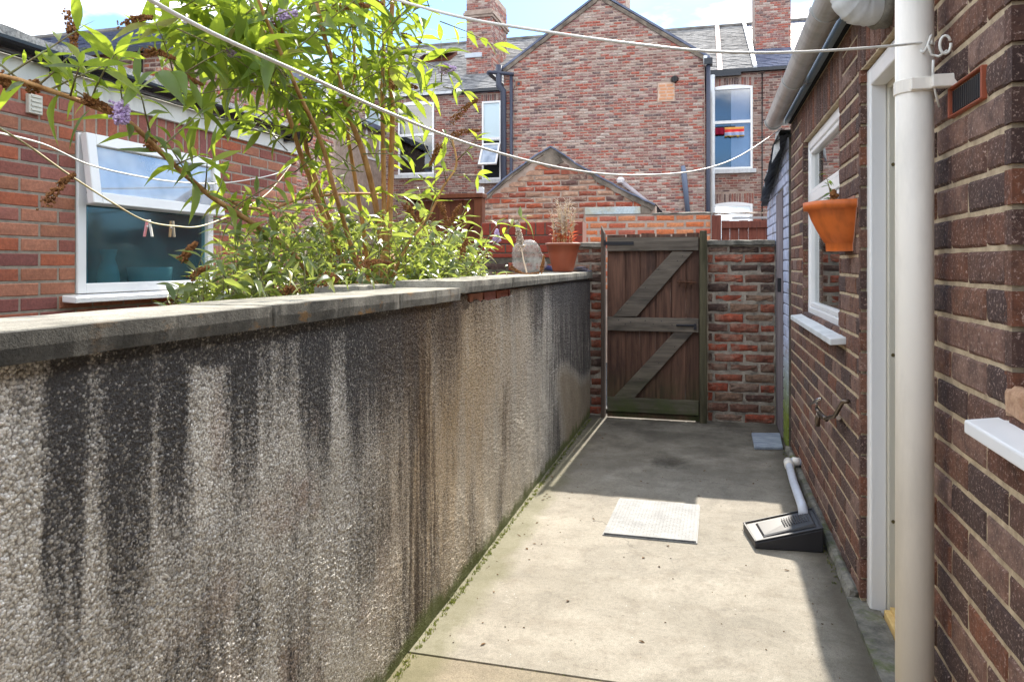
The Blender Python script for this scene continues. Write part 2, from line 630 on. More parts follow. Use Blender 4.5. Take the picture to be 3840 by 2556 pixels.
        m.v = [tuple(x) for x in np.concatenate(V)]
        m.f = F
        m.build('brickwork', mat_isl, root, tag=(None, None, None, 'stuff'))
    return len(cand), len(rest)

# ------------------------------------------------------------------ materials in use
M_mortar_tan = m_noise('mortar tan', (0.34, 0.26, 0.17), (0.54, 0.43, 0.29), 30, bump=0.6, fine=300)
M_mortar_old = m_noise('mortar old', (0.13, 0.115, 0.095), (0.42, 0.36, 0.29), 12, bump=0.8, fine=160)
M_mortar_pale = m_noise('mortar pale', (0.30, 0.22, 0.17), (0.46, 0.35, 0.28), 6, bump=0.6, fine=120)
M_mortar_grey = m_noise('mortar grey', (0.24, 0.20, 0.16), (0.36, 0.31, 0.25), 20, bump=0.5, fine=200)
RUST = [(0.150, 0.075, 0.052), (0.20, 0.092, 0.056), (0.080, 0.046, 0.038), (0.23, 0.125, 0.090), (0.165, 0.068, 0.040), (0.25, 0.150, 0.115), (0.22, 0.082, 0.042), (0.11, 0.060, 0.045)]
M_rust_o = m_brick('rustic brick', RUST, 'object', dark=(0.040, 0.025, 0.024), fine=75, bump=1.0, patch=0.75, specks=((0.50, 0.36, 0.30), 0.8))
M_rust_i = m_brick('rustic brick wall', RUST, 'island', dark=(0.040, 0.025, 0.024), fine=75, bump=1.0, patch=0.75, specks=((0.50, 0.36, 0.30), 0.8))
REDS = [(0.40, 0.125, 0.07), (0.48, 0.14, 0.07), (0.33, 0.115, 0.085), (0.44, 0.18, 0.105), (0.28, 0.10, 0.085), (0.42, 0.16, 0.12), (0.52, 0.22, 0.135)]
M_ext_o = m_brick('red wirecut brick', REDS, 'object', dark=(0.13, 0.05, 0.045), fine=60, bump=0.35, patch=0.35)
M_ext_i = m_brick('red wirecut brickwork', REDS, 'island', dark=(0.13, 0.05, 0.045), fine=60, bump=0.35, patch=0.35)
OLD = [(0.46, 0.10, 0.05), (0.26, 0.12, 0.08), (0.34, 0.20, 0.13), (0.50, 0.11, 0.055), (0.20, 0.095, 0.07), (0.40, 0.12, 0.07), (0.12, 0.07, 0.055), (0.40, 0.25, 0.18), (0.44, 0.13, 0.07)]
M_gate_o = m_brick('sooty old brick', OLD, 'object', dark=(0.03, 0.024, 0.022), fine=70, bump=1.0, patch=0.7, soot=0.42, wash=((0.40, 0.30, 0.22), 0.45))
M_gate_i = m_brick('sooty old brickwork', OLD, 'island', dark=(0.03, 0.024, 0.022), fine=70, bump=1.0, patch=0.7, soot=0.42, wash=((0.40, 0.30, 0.22), 0.45))
OUTC = [(0.46, 0.10, 0.04), (0.40, 0.22, 0.14), (0.34, 0.09, 0.05), (0.46, 0.15, 0.075), (0.28, 0.12, 0.08), (0.50, 0.28, 0.18), (0.42, 0.09, 0.045), (0.16, 0.08, 0.065), (0.40, 0.16, 0.10)]
M_out_o = m_brick('handmade orange brick', OUTC, 'object', dark=(0.07, 0.04, 0.035), fine=40, bump=0.8, patch=0.45, wash=((0.52, 0.40, 0.29), 0.55))
M_out_i = m_brick('handmade orange brickwork', OUTC, 'island', dark=(0.07, 0.04, 0.035), fine=40, bump=0.8, patch=0.45, wash=((0.52, 0.40, 0.29), 0.55))
ORG = [(0.62, 0.17, 0.06), (0.58, 0.20, 0.09), (0.50, 0.12, 0.06), (0.66, 0.25, 0.11), (0.46, 0.13, 0.08)]
M_org_o = m_brick('bright orange brick', ORG, 'object', dark=(0.16, 0.08, 0.06), fine=40, bump=0.6, patch=0.25)
M_org_i = m_brick('bright orange brickwork', ORG, 'island', dark=(0.16, 0.08, 0.06), fine=40, bump=0.6, patch=0.25)
FAR = [(0.46, 0.12, 0.08), (0.36, 0.16, 0.13), (0.52, 0.38, 0.31), (0.46, 0.12, 0.08), (0.38, 0.21, 0.17), (0.25, 0.12, 0.10), (0.58, 0.46, 0.39), (0.36, 0.14, 0.115), (0.50, 0.34, 0.29), (0.30, 0.14, 0.13), (0.18, 0.115, 0.11)]
M_far_i = m_brick('weathered far brickwork', FAR, 'island', dark=(0.12, 0.065, 0.055), fine=22, bump=0.5, patch=0.35, wash=((0.48, 0.40, 0.34), 0.45))
FARD = [(0.32, 0.10, 0.075), (0.26, 0.13, 0.11), (0.37, 0.26, 0.22), (0.36, 0.12, 0.085), (0.28, 0.16, 0.13), (0.19, 0.10, 0.085), (0.44, 0.34, 0.29), (0.28, 0.11, 0.09), (0.14, 0.09, 0.085)]
M_fard_i = m_brick('darker far brickwork', FARD, 'island', dark=(0.09, 0.05, 0.045), fine=22, bump=0.5, patch=0.35, wash=((0.42, 0.34, 0.29), 0.45))
RED2 = [(0.30, 0.045, 0.022), (0.26, 0.04, 0.022), (0.34, 0.055, 0.028)]
M_red_o = m_brick('smooth red engineering brick', RED2, 'object', dark=(0.10, 0.03, 0.022), fine=50, bump=0.3, patch=0.3, rough=0.7)
M_mortar_dark = m_noise('mortar dark', (0.06, 0.05, 0.04), (0.14, 0.12, 0.09), 20, bump=0.5, fine=200)
M_pvc = m_plain('white upvc', (0.84, 0.83, 0.82), 0.28, 0.5, dirt=0.10)
M_pvc_old = m_plain('aged white paint', (0.62, 0.63, 0.63), 0.55, 0.3, dirt=0.45, scale=14)
M_fascia = m_plain('chalky white fascia paint', (0.66, 0.66, 0.62), 0.6, 0.3, dirt=0.5, scale=9)
M_cream = m_plain('cream upvc', (0.66, 0.62, 0.52), 0.35, 0.5, dirt=0.12)
M_pipe = m_plain('grey white pipe plastic', (0.82, 0.77, 0.69), 0.42, 0.35, dirt=0.30, scale=10)
M_gutter = m_plain('grey gutter plastic', (0.40, 0.40, 0.39), 0.35, 0.5, dirt=0.6, scale=12)
M_black = m_plain('black plastic', (0.012, 0.012, 0.014), 0.25, 0.5, dirt=0.0)
M_blackm = m_plain('dark grey plastic', (0.030, 0.028, 0.030), 0.42, 0.4, dirt=0.2)
M_pipe_dk = m_plain('blue black painted pipe', (0.045, 0.050, 0.075), 0.5, 0.4, dirt=0.3)
M_pipe_gr = m_plain('slate grey pipe', (0.16, 0.19, 0.26), 0.5, 0.4, dirt=0.4)
M_terra = m_plain('terracotta plastic', (0.30, 0.075, 0.035), 0.5, 0.4, dirt=0.25, scale=20)
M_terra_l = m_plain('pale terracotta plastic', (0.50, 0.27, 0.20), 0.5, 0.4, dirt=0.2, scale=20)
M_orange = m_plain('orange plastic', (0.60, 0.14, 0.026), 0.5, 0.35, dirt=0.55, scale=22)
M_rope = m_plain('white plastic line', (0.70, 0.69, 0.64), 0.5, 0.4, dirt=0.3, scale=40)
M_ropey = m_plain('yellowed line', (0.62, 0.52, 0.26), 0.5, 0.4, dirt=0.3, scale=40)
M_brass = m_plain('tarnished brass', (0.16, 0.12, 0.09), 0.35, 0.5, 0.8, dirt=0.6, scale=60)
M_chrome = m_plain('dull chrome', (0.45, 0.42, 0.40), 0.25, 0.5, 0.9, dirt=0.5, scale=60)
M_rustm = m_plain('rusty iron', (0.10, 0.045, 0.025), 0.8, 0.3, 0.3, dirt=0.6, scale=60)
M_iron = m_plain('black iron', (0.02, 0.02, 0.024), 0.55, 0.4, 0.3, dirt=0.3, scale=60)
M_brownf = m_plain('dark brown frame', (0.085, 0.028, 0.014), 0.45, 0.4, dirt=0.1)
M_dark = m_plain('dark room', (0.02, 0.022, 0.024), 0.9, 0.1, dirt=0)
M_room = m_plain('dim room wall', (0.10, 0.11, 0.12), 0.9, 0.1, dirt=0)
M_curtain = m_plain('net curtain', (0.75, 0.76, 0.78), 0.9, 0.1, dirt=0.1)
M_teal = m_plain('teal curtain', (0.06, 0.42, 0.50), 0.9, 0.1, dirt=0.5, scale=4)
M_ceram = m_plain('pale blue ceramic', (0.45, 0.55, 0.58), 0.3, 0.5, dirt=0.1)
M_pine = m_wood('new pine', (0.55, 0.36, 0.12), (0.70, 0.50, 0.22), 'z', dark=(0.45, 0.28, 0.1), bump=0.2)
M_gatew = m_wood('weathered gate board', (0.050, 0.025, 0.018), (0.165, 0.085, 0.056), 'z', dark=(0.035, 0.022, 0.018), moss=(0.05, 0.055, 0.02))
M_rail = m_wood('grey weathered rail', (0.080, 0.066, 0.052), (0.20, 0.165, 0.13), 'x', dark=(0.04, 0.034, 0.03), moss=(0.06, 0.075, 0.02))
M_post = m_wood('dark gate post', (0.05, 0.035, 0.028), (0.12, 0.085, 0.065), 'z', dark=(0.02, 0.015, 0.012))
M_fence = m_wood('red brown stained board', (0.13, 0.035, 0.022), (0.22, 0.07, 0.045), 'z', dark=(0.07, 0.022, 0.018), bump=0.3)
M_browng = m_wood('brown painted timber', (0.12, 0.035, 0.015), (0.17, 0.055, 0.024), 'z', dark=(0.09, 0.03, 0.015), bump=0.15)
M_shedw = m_wood('weathered shed door', (0.13, 0.11, 0.12), (0.25, 0.21, 0.22), 'z', dark=(0.07, 0.06, 0.06), bump=0.4)
M_shedp = m_noise('flaking blue grey paint', (0.30, 0.34, 0.46), (0.52, 0.56, 0.70), 14, rough=0.6, bump=0.4, fine=60)
M_felt = m_noise('mineral felt', (0.10, 0.105, 0.11), (0.34, 0.34, 0.33), 60, rough=0.95, bump=0.8, fine=400)
M_feltd = m_noise('torn roofing felt', (0.03, 0.034, 0.04), (0.15, 0.17, 0.19), 10, rough=0.7, bump=0.5, fine=100)
M_feltw = m_noise('pale lifted felt edge', (0.45, 0.46, 0.46), (0.7, 0.7, 0.7), 10, rough=0.7, bump=0.3)
M_slate = m_noise('weathered slate', (0.12, 0.12, 0.125), (0.34, 0.33, 0.32), 3, rough=0.95, bump=0.4, fine=25, spec=0.08)
M_slated = m_noise('blue slate', (0.07, 0.08, 0.13), (0.15, 0.17, 0.24), 3, rough=0.5, bump=0.4, fine=25, spec=0.5)
M_ridge = m_noise('ridge tile', (0.10, 0.09, 0.08), (0.22, 0.20, 0.18), 3, bump=0.4)
M_render = m_noise('sand cement render', (0.28, 0.24, 0.20), (0.46, 0.40, 0.34), 2.5, bump=0.4, fine=60)
M_verge = m_noise('grey cement verge', (0.09, 0.072, 0.056), (0.27, 0.215, 0.165), 4, bump=0.6, fine=60)
M_stone = m_noise('grey stone cap', (0.10, 0.095, 0.08), (0.27, 0.25, 0.21), 16, bump=0.8, fine=120)
M_asph = m_noise('lane asphalt', (0.04, 0.04, 0.042), (0.075, 0.073, 0.07), 6, bump=0.5, fine=200)
M_soil = m_noise('garden soil', (0.03, 0.022, 0.015), (0.07, 0.05, 0.035), 14, bump=0.8, fine=90)
M_lintel = m_noise('painted lintel', (0.36, 0.42, 0.43), (0.52, 0.58, 0.58), 5, bump=0.3, c3=(0.45, 0.36, 0.18), fine=40)
M_kerb = m_noise('mossy cement fillet', (0.10, 0.095, 0.08), (0.26, 0.24, 0.20), 16, bump=0.8, fine=120, c3=(0.10, 0.12, 0.03))
M_glass = m_glass('window glass', refl=0.10)
M_glassn = m_glass('neighbour window glass', tint=(0.45, 0.68, 0.72), refl=0.03, blur=0.08, edge=0.22, refl_film=((0.20, 0.42, 0.46), 0.13))  # teal film painted in for blurred reflections
M_glassr = m_glass('reflecting glass', tint=(0.7, 0.75, 0.8), refl=0.20, edge=0.3, refl_film=((0.72, 0.74, 0.76), 0.55))  # pale film painted in for the reflected sky
M_glassd = m_glass('dark far pane', tint=(0.35, 0.38, 0.42), refl=0.10, edge=0.3)
M_frost = m_plain('obscured bathroom glass', (0.55, 0.68, 0.72), 0.25, 0.5, dirt=0.0)
M_stem = m_noise('buddleia stem', (0.34, 0.16, 0.055), (0.60, 0.34, 0.14), 30, rough=0.7, bump=0.5, stretch=(1, 1, 0.25), fine=200)
M_stemg = m_noise('green brown shoot', (0.16, 0.10, 0.05), (0.20, 0.22, 0.08), 30, rough=0.6, bump=0.3)
M_leafo = m_leaf('buddleia leaf', (0.075, 0.14, 0.035), (0.15, 0.24, 0.05), (0.54, 0.68, 0.06), 0.5, 'object')
M_leafi = m_leaf('buddleia foliage', (0.075, 0.14, 0.035), (0.16, 0.25, 0.05), (0.54, 0.68, 0.06), 0.5, 'island')
M_leafu = m_leaf('undergrowth leaf', (0.09, 0.14, 0.05), (0.20, 0.25, 0.10), (0.50, 0.60, 0.10), 0.45, 'island', rough=0.33)
M_seed = m_noise('brown seed head', (0.15, 0.06, 0.02), (0.34, 0.15, 0.05), 60, bump=0.4)
M_flower = m_noise('lilac florets', (0.42, 0.28, 0.52), (0.66, 0.52, 0.72), 60, bump=0.3)
M_fluff = m_leaf('pale fluffy seed', (0.75, 0.64, 0.55), (0.88, 0.80, 0.72), (0.85, 0.75, 0.62), 0.5, 'island')
M_redst = m_leaf('red willowherb leaf', (0.45, 0.05, 0.04), (0.50, 0.28, 0.06), (0.7, 0.12, 0.06), 0.5, 'island')
M_clearp = m_plain('cloudy clear plastic', (0.52, 0.50, 0.44), 0.2, 0.5, dirt=0.5, scale=14)
s = NT('cloudy plastic cover')
tr = s.n('ShaderNodeBsdfTransparent'); tr.inputs[0].default_value = (0.85, 0.84, 0.78, 1)
mxs = s.n('ShaderNodeMixShader')
nn = s.noise(s.coord('World'), 16, 5, 0.7)
s.l(s.ramp(nn, [(0.3, 0.10), (0.75, 0.55)]), mxs.inputs[0])
s.color((0.75, 0.73, 0.66)); s.rough(0.15)
s.l(tr.outputs[0], mxs.inputs[1]); s.l(s.b.outputs[0], mxs.inputs[2]); s.l(mxs.outputs[0], s.out.inputs[0])
M_cloudy = s.m

# concrete of the yard
def m_concrete(name, a, b, stain, green=0.5):
    s = NT(name)
    v = s.coord('World')
    n = s.noise(v, 1.6, 8, 0.62)
    c = s.ramp(n, [(0.34, a), (0.66, b)])
    n2 = s.noise(v, 9, 6, 0.7)
    c = s.mix(s.math('MULTIPLY', s.ramp(n2, [(0.48, 0), (0.66, 1)]), 0.5), c, stain)
    n7 = s.noise(v, 3.1, 7, 0.7, dist=0.8)
    c = s.mix(s.math('MULTIPLY', s.ramp(n7, [(0.52, 0), (0.60, 1)]), 0.30), c, tuple(x * 0.62 for x in a))
    c = s.mix(s.math('MULTIPLY', s.ramp(s.noise(v, 2.2, 6, 0.75, dist=1.5), [(0.60, 0), (0.68, 1)]), 0.35), c, (0.46, 0.43, 0.37))
    f = s.noise(v, 260, 3, 0.75)
    c = s.mix(0.75, c, s.ramp(f, [(0.30, 0.45), (0.5, 1.0), (0.72, 1.35)]), 'MULTIPLY')
    f2 = s.noise(v, 60, 4, 0.75)
    c = s.mix(0.5, c, s.ramp(f2, [(0.32, 0.6), (0.5, 1.0), (0.7, 1.2)]), 'MULTIPLY')
    vo = s.n('ShaderNodeTexVoronoi'); vo.inputs['Scale'].default_value = 42
    s.l(v, vo.inputs['Vector'])
    spec = s.ramp(vo.outputs['Distance'], [(0.06, 1.0), (0.10, 0.0)])
    msk = s.ramp(s.noise(v, 5, 3, 0.6), [(0.52, 0.0), (0.66, 0.8)])
    c = s.mix(s.math('MULTIPLY', spec, msk), c, (0.75, 0.73, 0.70))
    vo2 = s.n('ShaderNodeTexVoronoi'); vo2.inputs['Scale'].default_value = 17
    s.l(v, vo2.inputs['Vector'])
    c = s.mix(s.math('MULTIPLY', s.ramp(vo2.outputs['Distance'], [(0.05, 1.0), (0.10, 0.0)]), s.ramp(s.noise(v, 2.3, 3, 0.6), [(0.46, 0.0), (0.6, 0.8)])), c, (0.07, 0.055, 0.03))
    # dark stain and painted shade towards the gate, dark wall foot, green beside the rendered wall
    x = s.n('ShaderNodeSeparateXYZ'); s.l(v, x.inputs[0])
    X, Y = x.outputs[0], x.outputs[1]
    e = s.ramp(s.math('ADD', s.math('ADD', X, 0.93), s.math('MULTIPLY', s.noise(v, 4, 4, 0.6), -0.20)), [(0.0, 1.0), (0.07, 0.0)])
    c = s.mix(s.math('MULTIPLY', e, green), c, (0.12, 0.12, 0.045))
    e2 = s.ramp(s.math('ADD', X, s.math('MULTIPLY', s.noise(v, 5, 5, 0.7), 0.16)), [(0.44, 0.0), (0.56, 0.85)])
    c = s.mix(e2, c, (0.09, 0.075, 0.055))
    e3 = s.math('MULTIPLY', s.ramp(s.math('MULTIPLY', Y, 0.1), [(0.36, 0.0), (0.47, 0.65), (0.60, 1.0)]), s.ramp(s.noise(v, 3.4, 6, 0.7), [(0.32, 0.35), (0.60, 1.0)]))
    c = s.mix(e3, c, (0.080, 0.068, 0.053))  # deepens the gate's shade in the concrete colour
    # hairline cracks, and a mossy stain in the middle of the slab
    ve = s.n('ShaderNodeTexVoronoi', feature='DISTANCE_TO_EDGE'); ve.inputs['Scale'].default_value = 0.9
    wv = s.n('ShaderNodeVectorMath', operation='ADD')
    nv = s.n('ShaderNodeTexNoise'); nv.inputs['Scale'].default_value = 5; nv.inputs['Detail'].default_value = 5; s.l(v, nv.inputs['Vector'])
    sv = s.n('ShaderNodeVectorMath', operation='SCALE'); sv.inputs['Scale'].default_value = 0.35; s.l(nv.outputs['Color'], sv.inputs[0])
    s.l(v, wv.inputs[0]); s.l(sv.outputs[0], wv.inputs[1]); s.l(wv.outputs[0], ve.inputs['Vector'])
    cr = s.math('MULTIPLY', s.ramp(ve.outputs['Distance'], [(0.0, 1.0), (0.004, 0.0)]), s.ramp(s.noise(v, 1.1, 2, 0.5), [(0.50, 0.0), (0.56, 0.55)]))
    c = s.mix(cr, c, (0.06, 0.05, 0.04))
    dv = s.n('ShaderNodeVectorMath', operation='SUBTRACT'); s.l(v, dv.inputs[0]); dv.inputs[1].default_value = (-0.23, 4.72, 0)
    dm = s.n('ShaderNodeVectorMath', operation='MULTIPLY'); s.l(dv.outputs[0], dm.inputs[0]); dm.inputs[1].default_value = (1.0, 0.9, 0)
    dl = s.n('ShaderNodeVectorMath', operation='LENGTH'); s.l(dm.outputs[0], dl.inputs[0])
    st_ = s.ramp(s.math('ADD', dl.outputs['Value'], s.math('MULTIPLY', s.noise(v, 14, 5, 0.75), 0.30)), [(0.18, 0.85), (0.30, 0.0)])
    c = s.mix(st_, c, (0.045, 0.038, 0.028))
    s.color(c); s.rough(0.9)
    s.bump(s.math('ADD', f, s.math('MULTIPLY', n2, 0.5)), 0.45, 0.003)
    return s.m
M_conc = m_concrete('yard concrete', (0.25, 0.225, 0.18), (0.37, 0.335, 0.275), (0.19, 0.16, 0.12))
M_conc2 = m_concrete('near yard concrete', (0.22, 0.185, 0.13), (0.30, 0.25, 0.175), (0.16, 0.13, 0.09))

# ------------------------------------------------------------------ the ground
mark(MB().box(-120, 120, -60, 200, -0.50, -0.030).build('ground', M_soil), kind='structure')
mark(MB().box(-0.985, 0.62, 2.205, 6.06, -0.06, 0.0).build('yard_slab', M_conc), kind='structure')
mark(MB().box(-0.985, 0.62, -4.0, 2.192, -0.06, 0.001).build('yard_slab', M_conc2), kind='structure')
mark(MB().box(-30, 30, 6.32, 9.28, -0.06, 0.004).build('lane', M_asph), kind='structure')
mark(MB().box(-3.27, -1.13, -4.0, 6.1, -0.06, 0.012).build('garden_bed', M_soil), kind='structure')

# ------------------------------------------------------------------ rendered garden wall with coping slabs
def vnoise(x, y, seed=0):
    r = np.random.RandomState(seed)
    G = r.rand(256, 256)
    xi, yi = np.floor(x).astype(int), np.floor(y).astype(int)
    fx, fy = x - xi, y - yi
    fx, fy = fx * fx * (3 - 2 * fx), fy * fy * (3 - 2 * fy)
    g = lambda a, b: G[a % 256, b % 256]
    return (g(xi, yi) * (1 - fx) + g(xi + 1, yi) * fx) * (1 - fy) + (g(xi, yi + 1) * (1 - fx) + g(xi + 1, yi + 1) * fx) * fy
def fbm(x, y, seed=0, o=4):
    t, a, s_ = 0, 0.5, 0
    for i in range(o):
        t = t + a * vnoise(x * 2 ** i, y * 2 ** i, seed + i); s_ += a; a *= 0.5
    return t / s_

gw = thing('garden_wall', (-0.93, 3.0, 0.0), 'stained pebbledashed garden wall with concrete coping slabs along the left of the yard', 'wall')
WX = -0.93
ys = [0.30]
while ys[-1] < 6.0: ys.append(ys[-1] + max(0.0024, 0.0026 * ys[-1]))
ys = np.array(ys)
# the top of the pebbledash: lower under the first coping, higher under the second
zt = np.where(ys < 2.66, 1.116, 1.125)
nzr = 400
T = np.linspace(0, 1, nzr)
Yg, Tg = np.meshgrid(ys, T, indexing='ij')
Zg = Tg * zt[:, None] * 1.0
rs = np.random.RandomState(3)
cs = 0.0056
def pebbles(Y, Z, cs, seed):
    rs = np.random.RandomState(seed)
    J = rs.rand(512, 512, 4)
    ci, cj = np.floor(Y / cs).astype(int), np.floor(Z / cs).astype(int)
    h = np.zeros_like(Y); col = np.zeros_like(Y)
    for a in (-1, 0, 1):
        for b in (-1, 0, 1):
            q = J[(ci + a) % 512, (cj + b) % 512]
            cy = (ci + a + q[..., 0]) * cs; cz = (cj + b + q[..., 1]) * cs
            r_ = cs * (0.32 + 0.55 * q[..., 2] ** 2)
            d2 = ((Y - cy) ** 2 + (Z - cz) ** 2) / r_ ** 2
            hh = np.where(d2 < 1, np.sqrt(np.clip(1 - d2, 0, 1)) * r_, 0)
            m = hh > h
            h = np.where(m, hh, h); col = np.where(m, q[..., 3], col)
    return h, col
h, pc = pebbles(Yg, Zg, cs, 5)
cav = np.clip(1 - h / (cs * 0.22), 0, 1)
pc2 = (pc * 7.31) % 1.0
rough_amt = np.clip((fbm(Yg * 2.2, Zg * 2.2, 40) - 0.2) * 1.6, 0.25, 1.0)
# a patch of plain sand render low down near the gate
pz = 0.52 + 0.10 * np.sin(Yg * 3.0) + 0.1 * fbm(Yg * 3, Zg * 3, 9)
patch = np.clip((Yg - 4.45 - 0.5 * (0.55 - Zg)) / 0.3, 0, 1) * np.clip((pz - 0.06 - Zg) / 0.12, 0, 1) * 0.8
h = h * rough_amt * (1 - patch * 0.9)
und = (fbm(Yg * 5, Zg * 5, 60) - 0.5) * 0.010
# a chipped patch at the top that bares the bricks
hole = np.clip(1 - np.abs((Yg - 3.16) / 0.42) ** 2.2, 0, 1) * np.clip((Zg - (1.075 + 0.035 * fbm(Yg * 14, Zg * 3, 70))) / 0.006, 0, 1)
hole = (hole > 0.35).astype(float)
Xg = WX + h * 1.15 + und - hole * 0.03
# streaks of soot below the coping, read along the wall
keys = [(-400, .1), (0, .12), (100, .12), (112, 1), (186, .97), (196, .25), (232, .35), (240, .97), (340, .95), (350, .45), (372, .5), (380, 1), (427, .97),
        (446, .12), (515, .2), (527, .92), (596, .88), (606, .35), (625, .7), (640, .35), (662, .65), (676, .3), (692, .45), (702, .92), (745, .95), (755, .45), (788, .5), (797, .97), (880, .92),
        (940, .85), (1000, .62), (1030, .75), (1058, .55), (1068, .18), (1110, .28), (1150, .15), (1175, .3), (1212, .18), (1232, .72), (1250, .4), (1262, .35), (1286, .9), (1300, .75), (1318, 1), (1335, .8), (1356, 1)]
KY = np.array([onX(k[0] * 1.63, 1300, WX).y for k in keys]); KD = np.array([k[1] for k in keys])
wob = (fbm(Yg * 7, Zg * 1.8, 21) - 0.5) * 0.10 + (fbm(Yg * 40, Zg * 6, 22) - 0.5) * 0.018
depth = (zt[:, None] - Zg)
yy_ = np.arange(-1.0, 7.5, 0.004)
kk = np.exp(-(np.arange(-12, 13) * 0.004 / 0.014) ** 2); kk /= kk.sum()
ds_ = np.convolve(np.interp(yy_, KY, KD), kk, mode='same')
wob = wob + (fbm(Yg * 120, Zg * 9, 23) - 0.5) * 0.016 + (fbm(Yg * 16, Zg * 4, 24) - 0.5) * 0.05 * np.clip(depth * 2, 0.2, 1)
D = np.interp(Yg + wob * (0.5 + 1.2 * (1 - Tg)), yy_, ds_)
D = np.clip(D, 0.0, 1.0) ** (0.45 + 1.9 * np.clip(depth - 0.04 + 0.18 * (fbm(Yg * 18, Zg * 0.7, 25) - 0.5), 0, 1.2))
fadeL = 0.42 + 0.42 * np.interp(Yg, [0.8, 1.1, 1.5, 2.0, 2.6, 3.2, 5, 6], [0.5, 0.4, 0.0, 0.5, 0.9, 0.5, 0.8, 0.9]) + (fbm(Yg * 6, Zg * 0.5, 31) - 0.5) * 0.5
fade = np.clip(1 - (depth - 0.10) / np.maximum(fadeL, 0.12), 0, 1)
fine_s = fbm(Yg * 70, Zg * 3.5, 33, 3)
dark = D * (0.14 + 0.86 * fade ** 1.15) * (0.70 + 0.6 * fbm(Yg * 12, Zg * 1.6, 37))
band = np.clip((Yg - 1.05) / 0.1, 0, 1) * np.clip(1 - (depth - 0.015 - 0.07 * fbm(Yg * 22, Zg * 2, 38)) / 0.03, 0, 1) * np.clip((3.6 - Yg) / 0.8, 0.2, 1)
dark = np.maximum(dark, band * 0.85)
low = fbm(Yg * 7, Zg * 2.0, 51)
dark = np.maximum(dark, np.clip((low - 0.45) * 2.0, 0, 0.55) * (0.5 + 0.5 * (1 - fade)))
# long dark run in the middle, down to the ground, and the darker end by the gate
run = np.exp(-((Yg - 2.28 - wob) / 0.27) ** 2) + 0.7 * np.exp(-((Yg - 1.75 - wob) / 0.12) ** 2) * np.clip(1 - depth / 0.9, 0, 1)
dark = np.maximum(dark, np.clip(run, 0, 1) * (0.30 + 0.75 * fine_s) * (0.7 + 0.5 * fbm(Yg * 9, Zg * 2.5, 44)))
dark = np.maximum(dark, np.clip((Yg - 4.0) / 0.7, 0, 1) * (0.40 + 0.75 * fine_s) * (1 - patch))
dark = np.clip(dark + (fine_s - 0.5) * 0.35, 0, 1)
dark = dark * (1 - 0.75 * patch)
och = np.interp(Yg + wob, [1.8, 2.1, 2.3, 2.6, 2.9, 3.3, 3.9, 4.4], [0, .5, 1, 1, .9, .7, .45, 0.15]) * np.clip(0.75 + 1.3 * (fbm(Yg * 16, Zg * 2.2, 81) - 0.4) , 0, 1) * np.clip(1.25 - depth * 0.6, 0.3, 1)
och2 = np.clip((fbm(Yg * 8, Zg * 7, 85) - 0.60) * 6, 0, 1) * np.clip(1 - np.abs(Yg - 1.6) / 0.7, 0, 1) * 0.6
moss = np.clip(1 - (Zg - 0.0) / (0.03 + 0.17 * fbm(Yg * 9, Zg * 2, 91)), 0, 1) * np.clip((Yg - 1.2) / 0.5, 0, 1) * (0.4 + 0.8 * fbm(Yg * 20, Zg * 20, 95))
ny_, nz_ = Yg.shape
V = np.stack([Xg, Yg, Zg], -1).reshape(-1, 3)
ii = np.arange(ny_ * nz_).reshape(ny_, nz_)
F = np.stack([ii[:-1, :-1], ii[1:, :-1], ii[1:, 1:], ii[:-1, 1:]], -1).reshape(-1, 4)
me = bpy.data.meshes.new('render_coat')
off = np.array(gw['_w'])
me.vertices.add(len(V)); me.vertices.foreach_set('co', (V - off).astype('f4').ravel())
me.loops.add(len(F) * 4); me.loops.foreach_set('vertex_index', F.astype('i4').ravel())
me.polygons.add(len(F)); me.polygons.foreach_set('loop_start', np.arange(0, len(F) * 4, 4, dtype='i4'))
me.update(calc_edges=True); me.shade_smooth()
def attr(nm, arr):
    a = me.color_attributes.new(nm, 'FLOAT_COLOR', 'POINT')
    a.data.foreach_set('color', arr.astype('f4').ravel())
one = np.ones_like(Yg)
attr('stain', np.stack([dark, och, np.clip(moss, 0, 1), one], -1))
attr('cavity', np.stack([cav * (1 - patch), pc2, one, one], -1))
attr('pebble', np.stack([pc, patch, np.clip(och2, 0, 1), one], -1))
s = NT('stained pebbledash')
a1 = s.n('ShaderNodeAttribute'); a1.attribute_name = 'stain'
a2 = s.n('ShaderNodeAttribute'); a2.attribute_name = 'pebble'
s1 = s.n('ShaderNodeSeparateColor'); s.l(a1.outputs['Color'], s1.inputs[0])
s2 = s.n('ShaderNodeSeparateColor'); s.l(a2.outputs['Color'], s2.inputs[0])
v = s.coord('World')
f = s.noise(v, 150, 4, 0.75)
vp = s.n('ShaderNodeTexVoronoi'); vp.inputs['Scale'].default_value = 235
s.l(s.map(v, (0.6, 1, 1)), vp.inputs['Vector'])
vs_ = s.n('ShaderNodeSeparateColor'); s.l(vp.outputs['Color'], vs_.inputs[0])
peb = s.ramp(vs_.outputs[0], [(0.0, (0.36, 0.32, 0.26)), (0.30, (0.64, 0.60, 0.52)), (0.65, (0.82, 0.78, 0.70)), (0.93, (0.94, 0.92, 0.88)), (1.0, (0.62, 0.58, 0.52))])
c = s.mix(s2.outputs[1], peb, s.ramp(s.noise(v, 6, 5, 0.6), [(0.35, (0.26, 0.20, 0.13)), (0.65, (0.38, 0.30, 0.20))]))
c = s.mix(0.55, c, s.ramp(f, [(0.28, 0.45), (0.5, 1.0), (0.75, 1.3)]), 'MULTIPLY')
c = s.mix(s.math('MULTIPLY', s1.outputs[1], 0.85), c, s.mix(0.30, (0.56, 0.32, 0.07), c, 'MIX'))
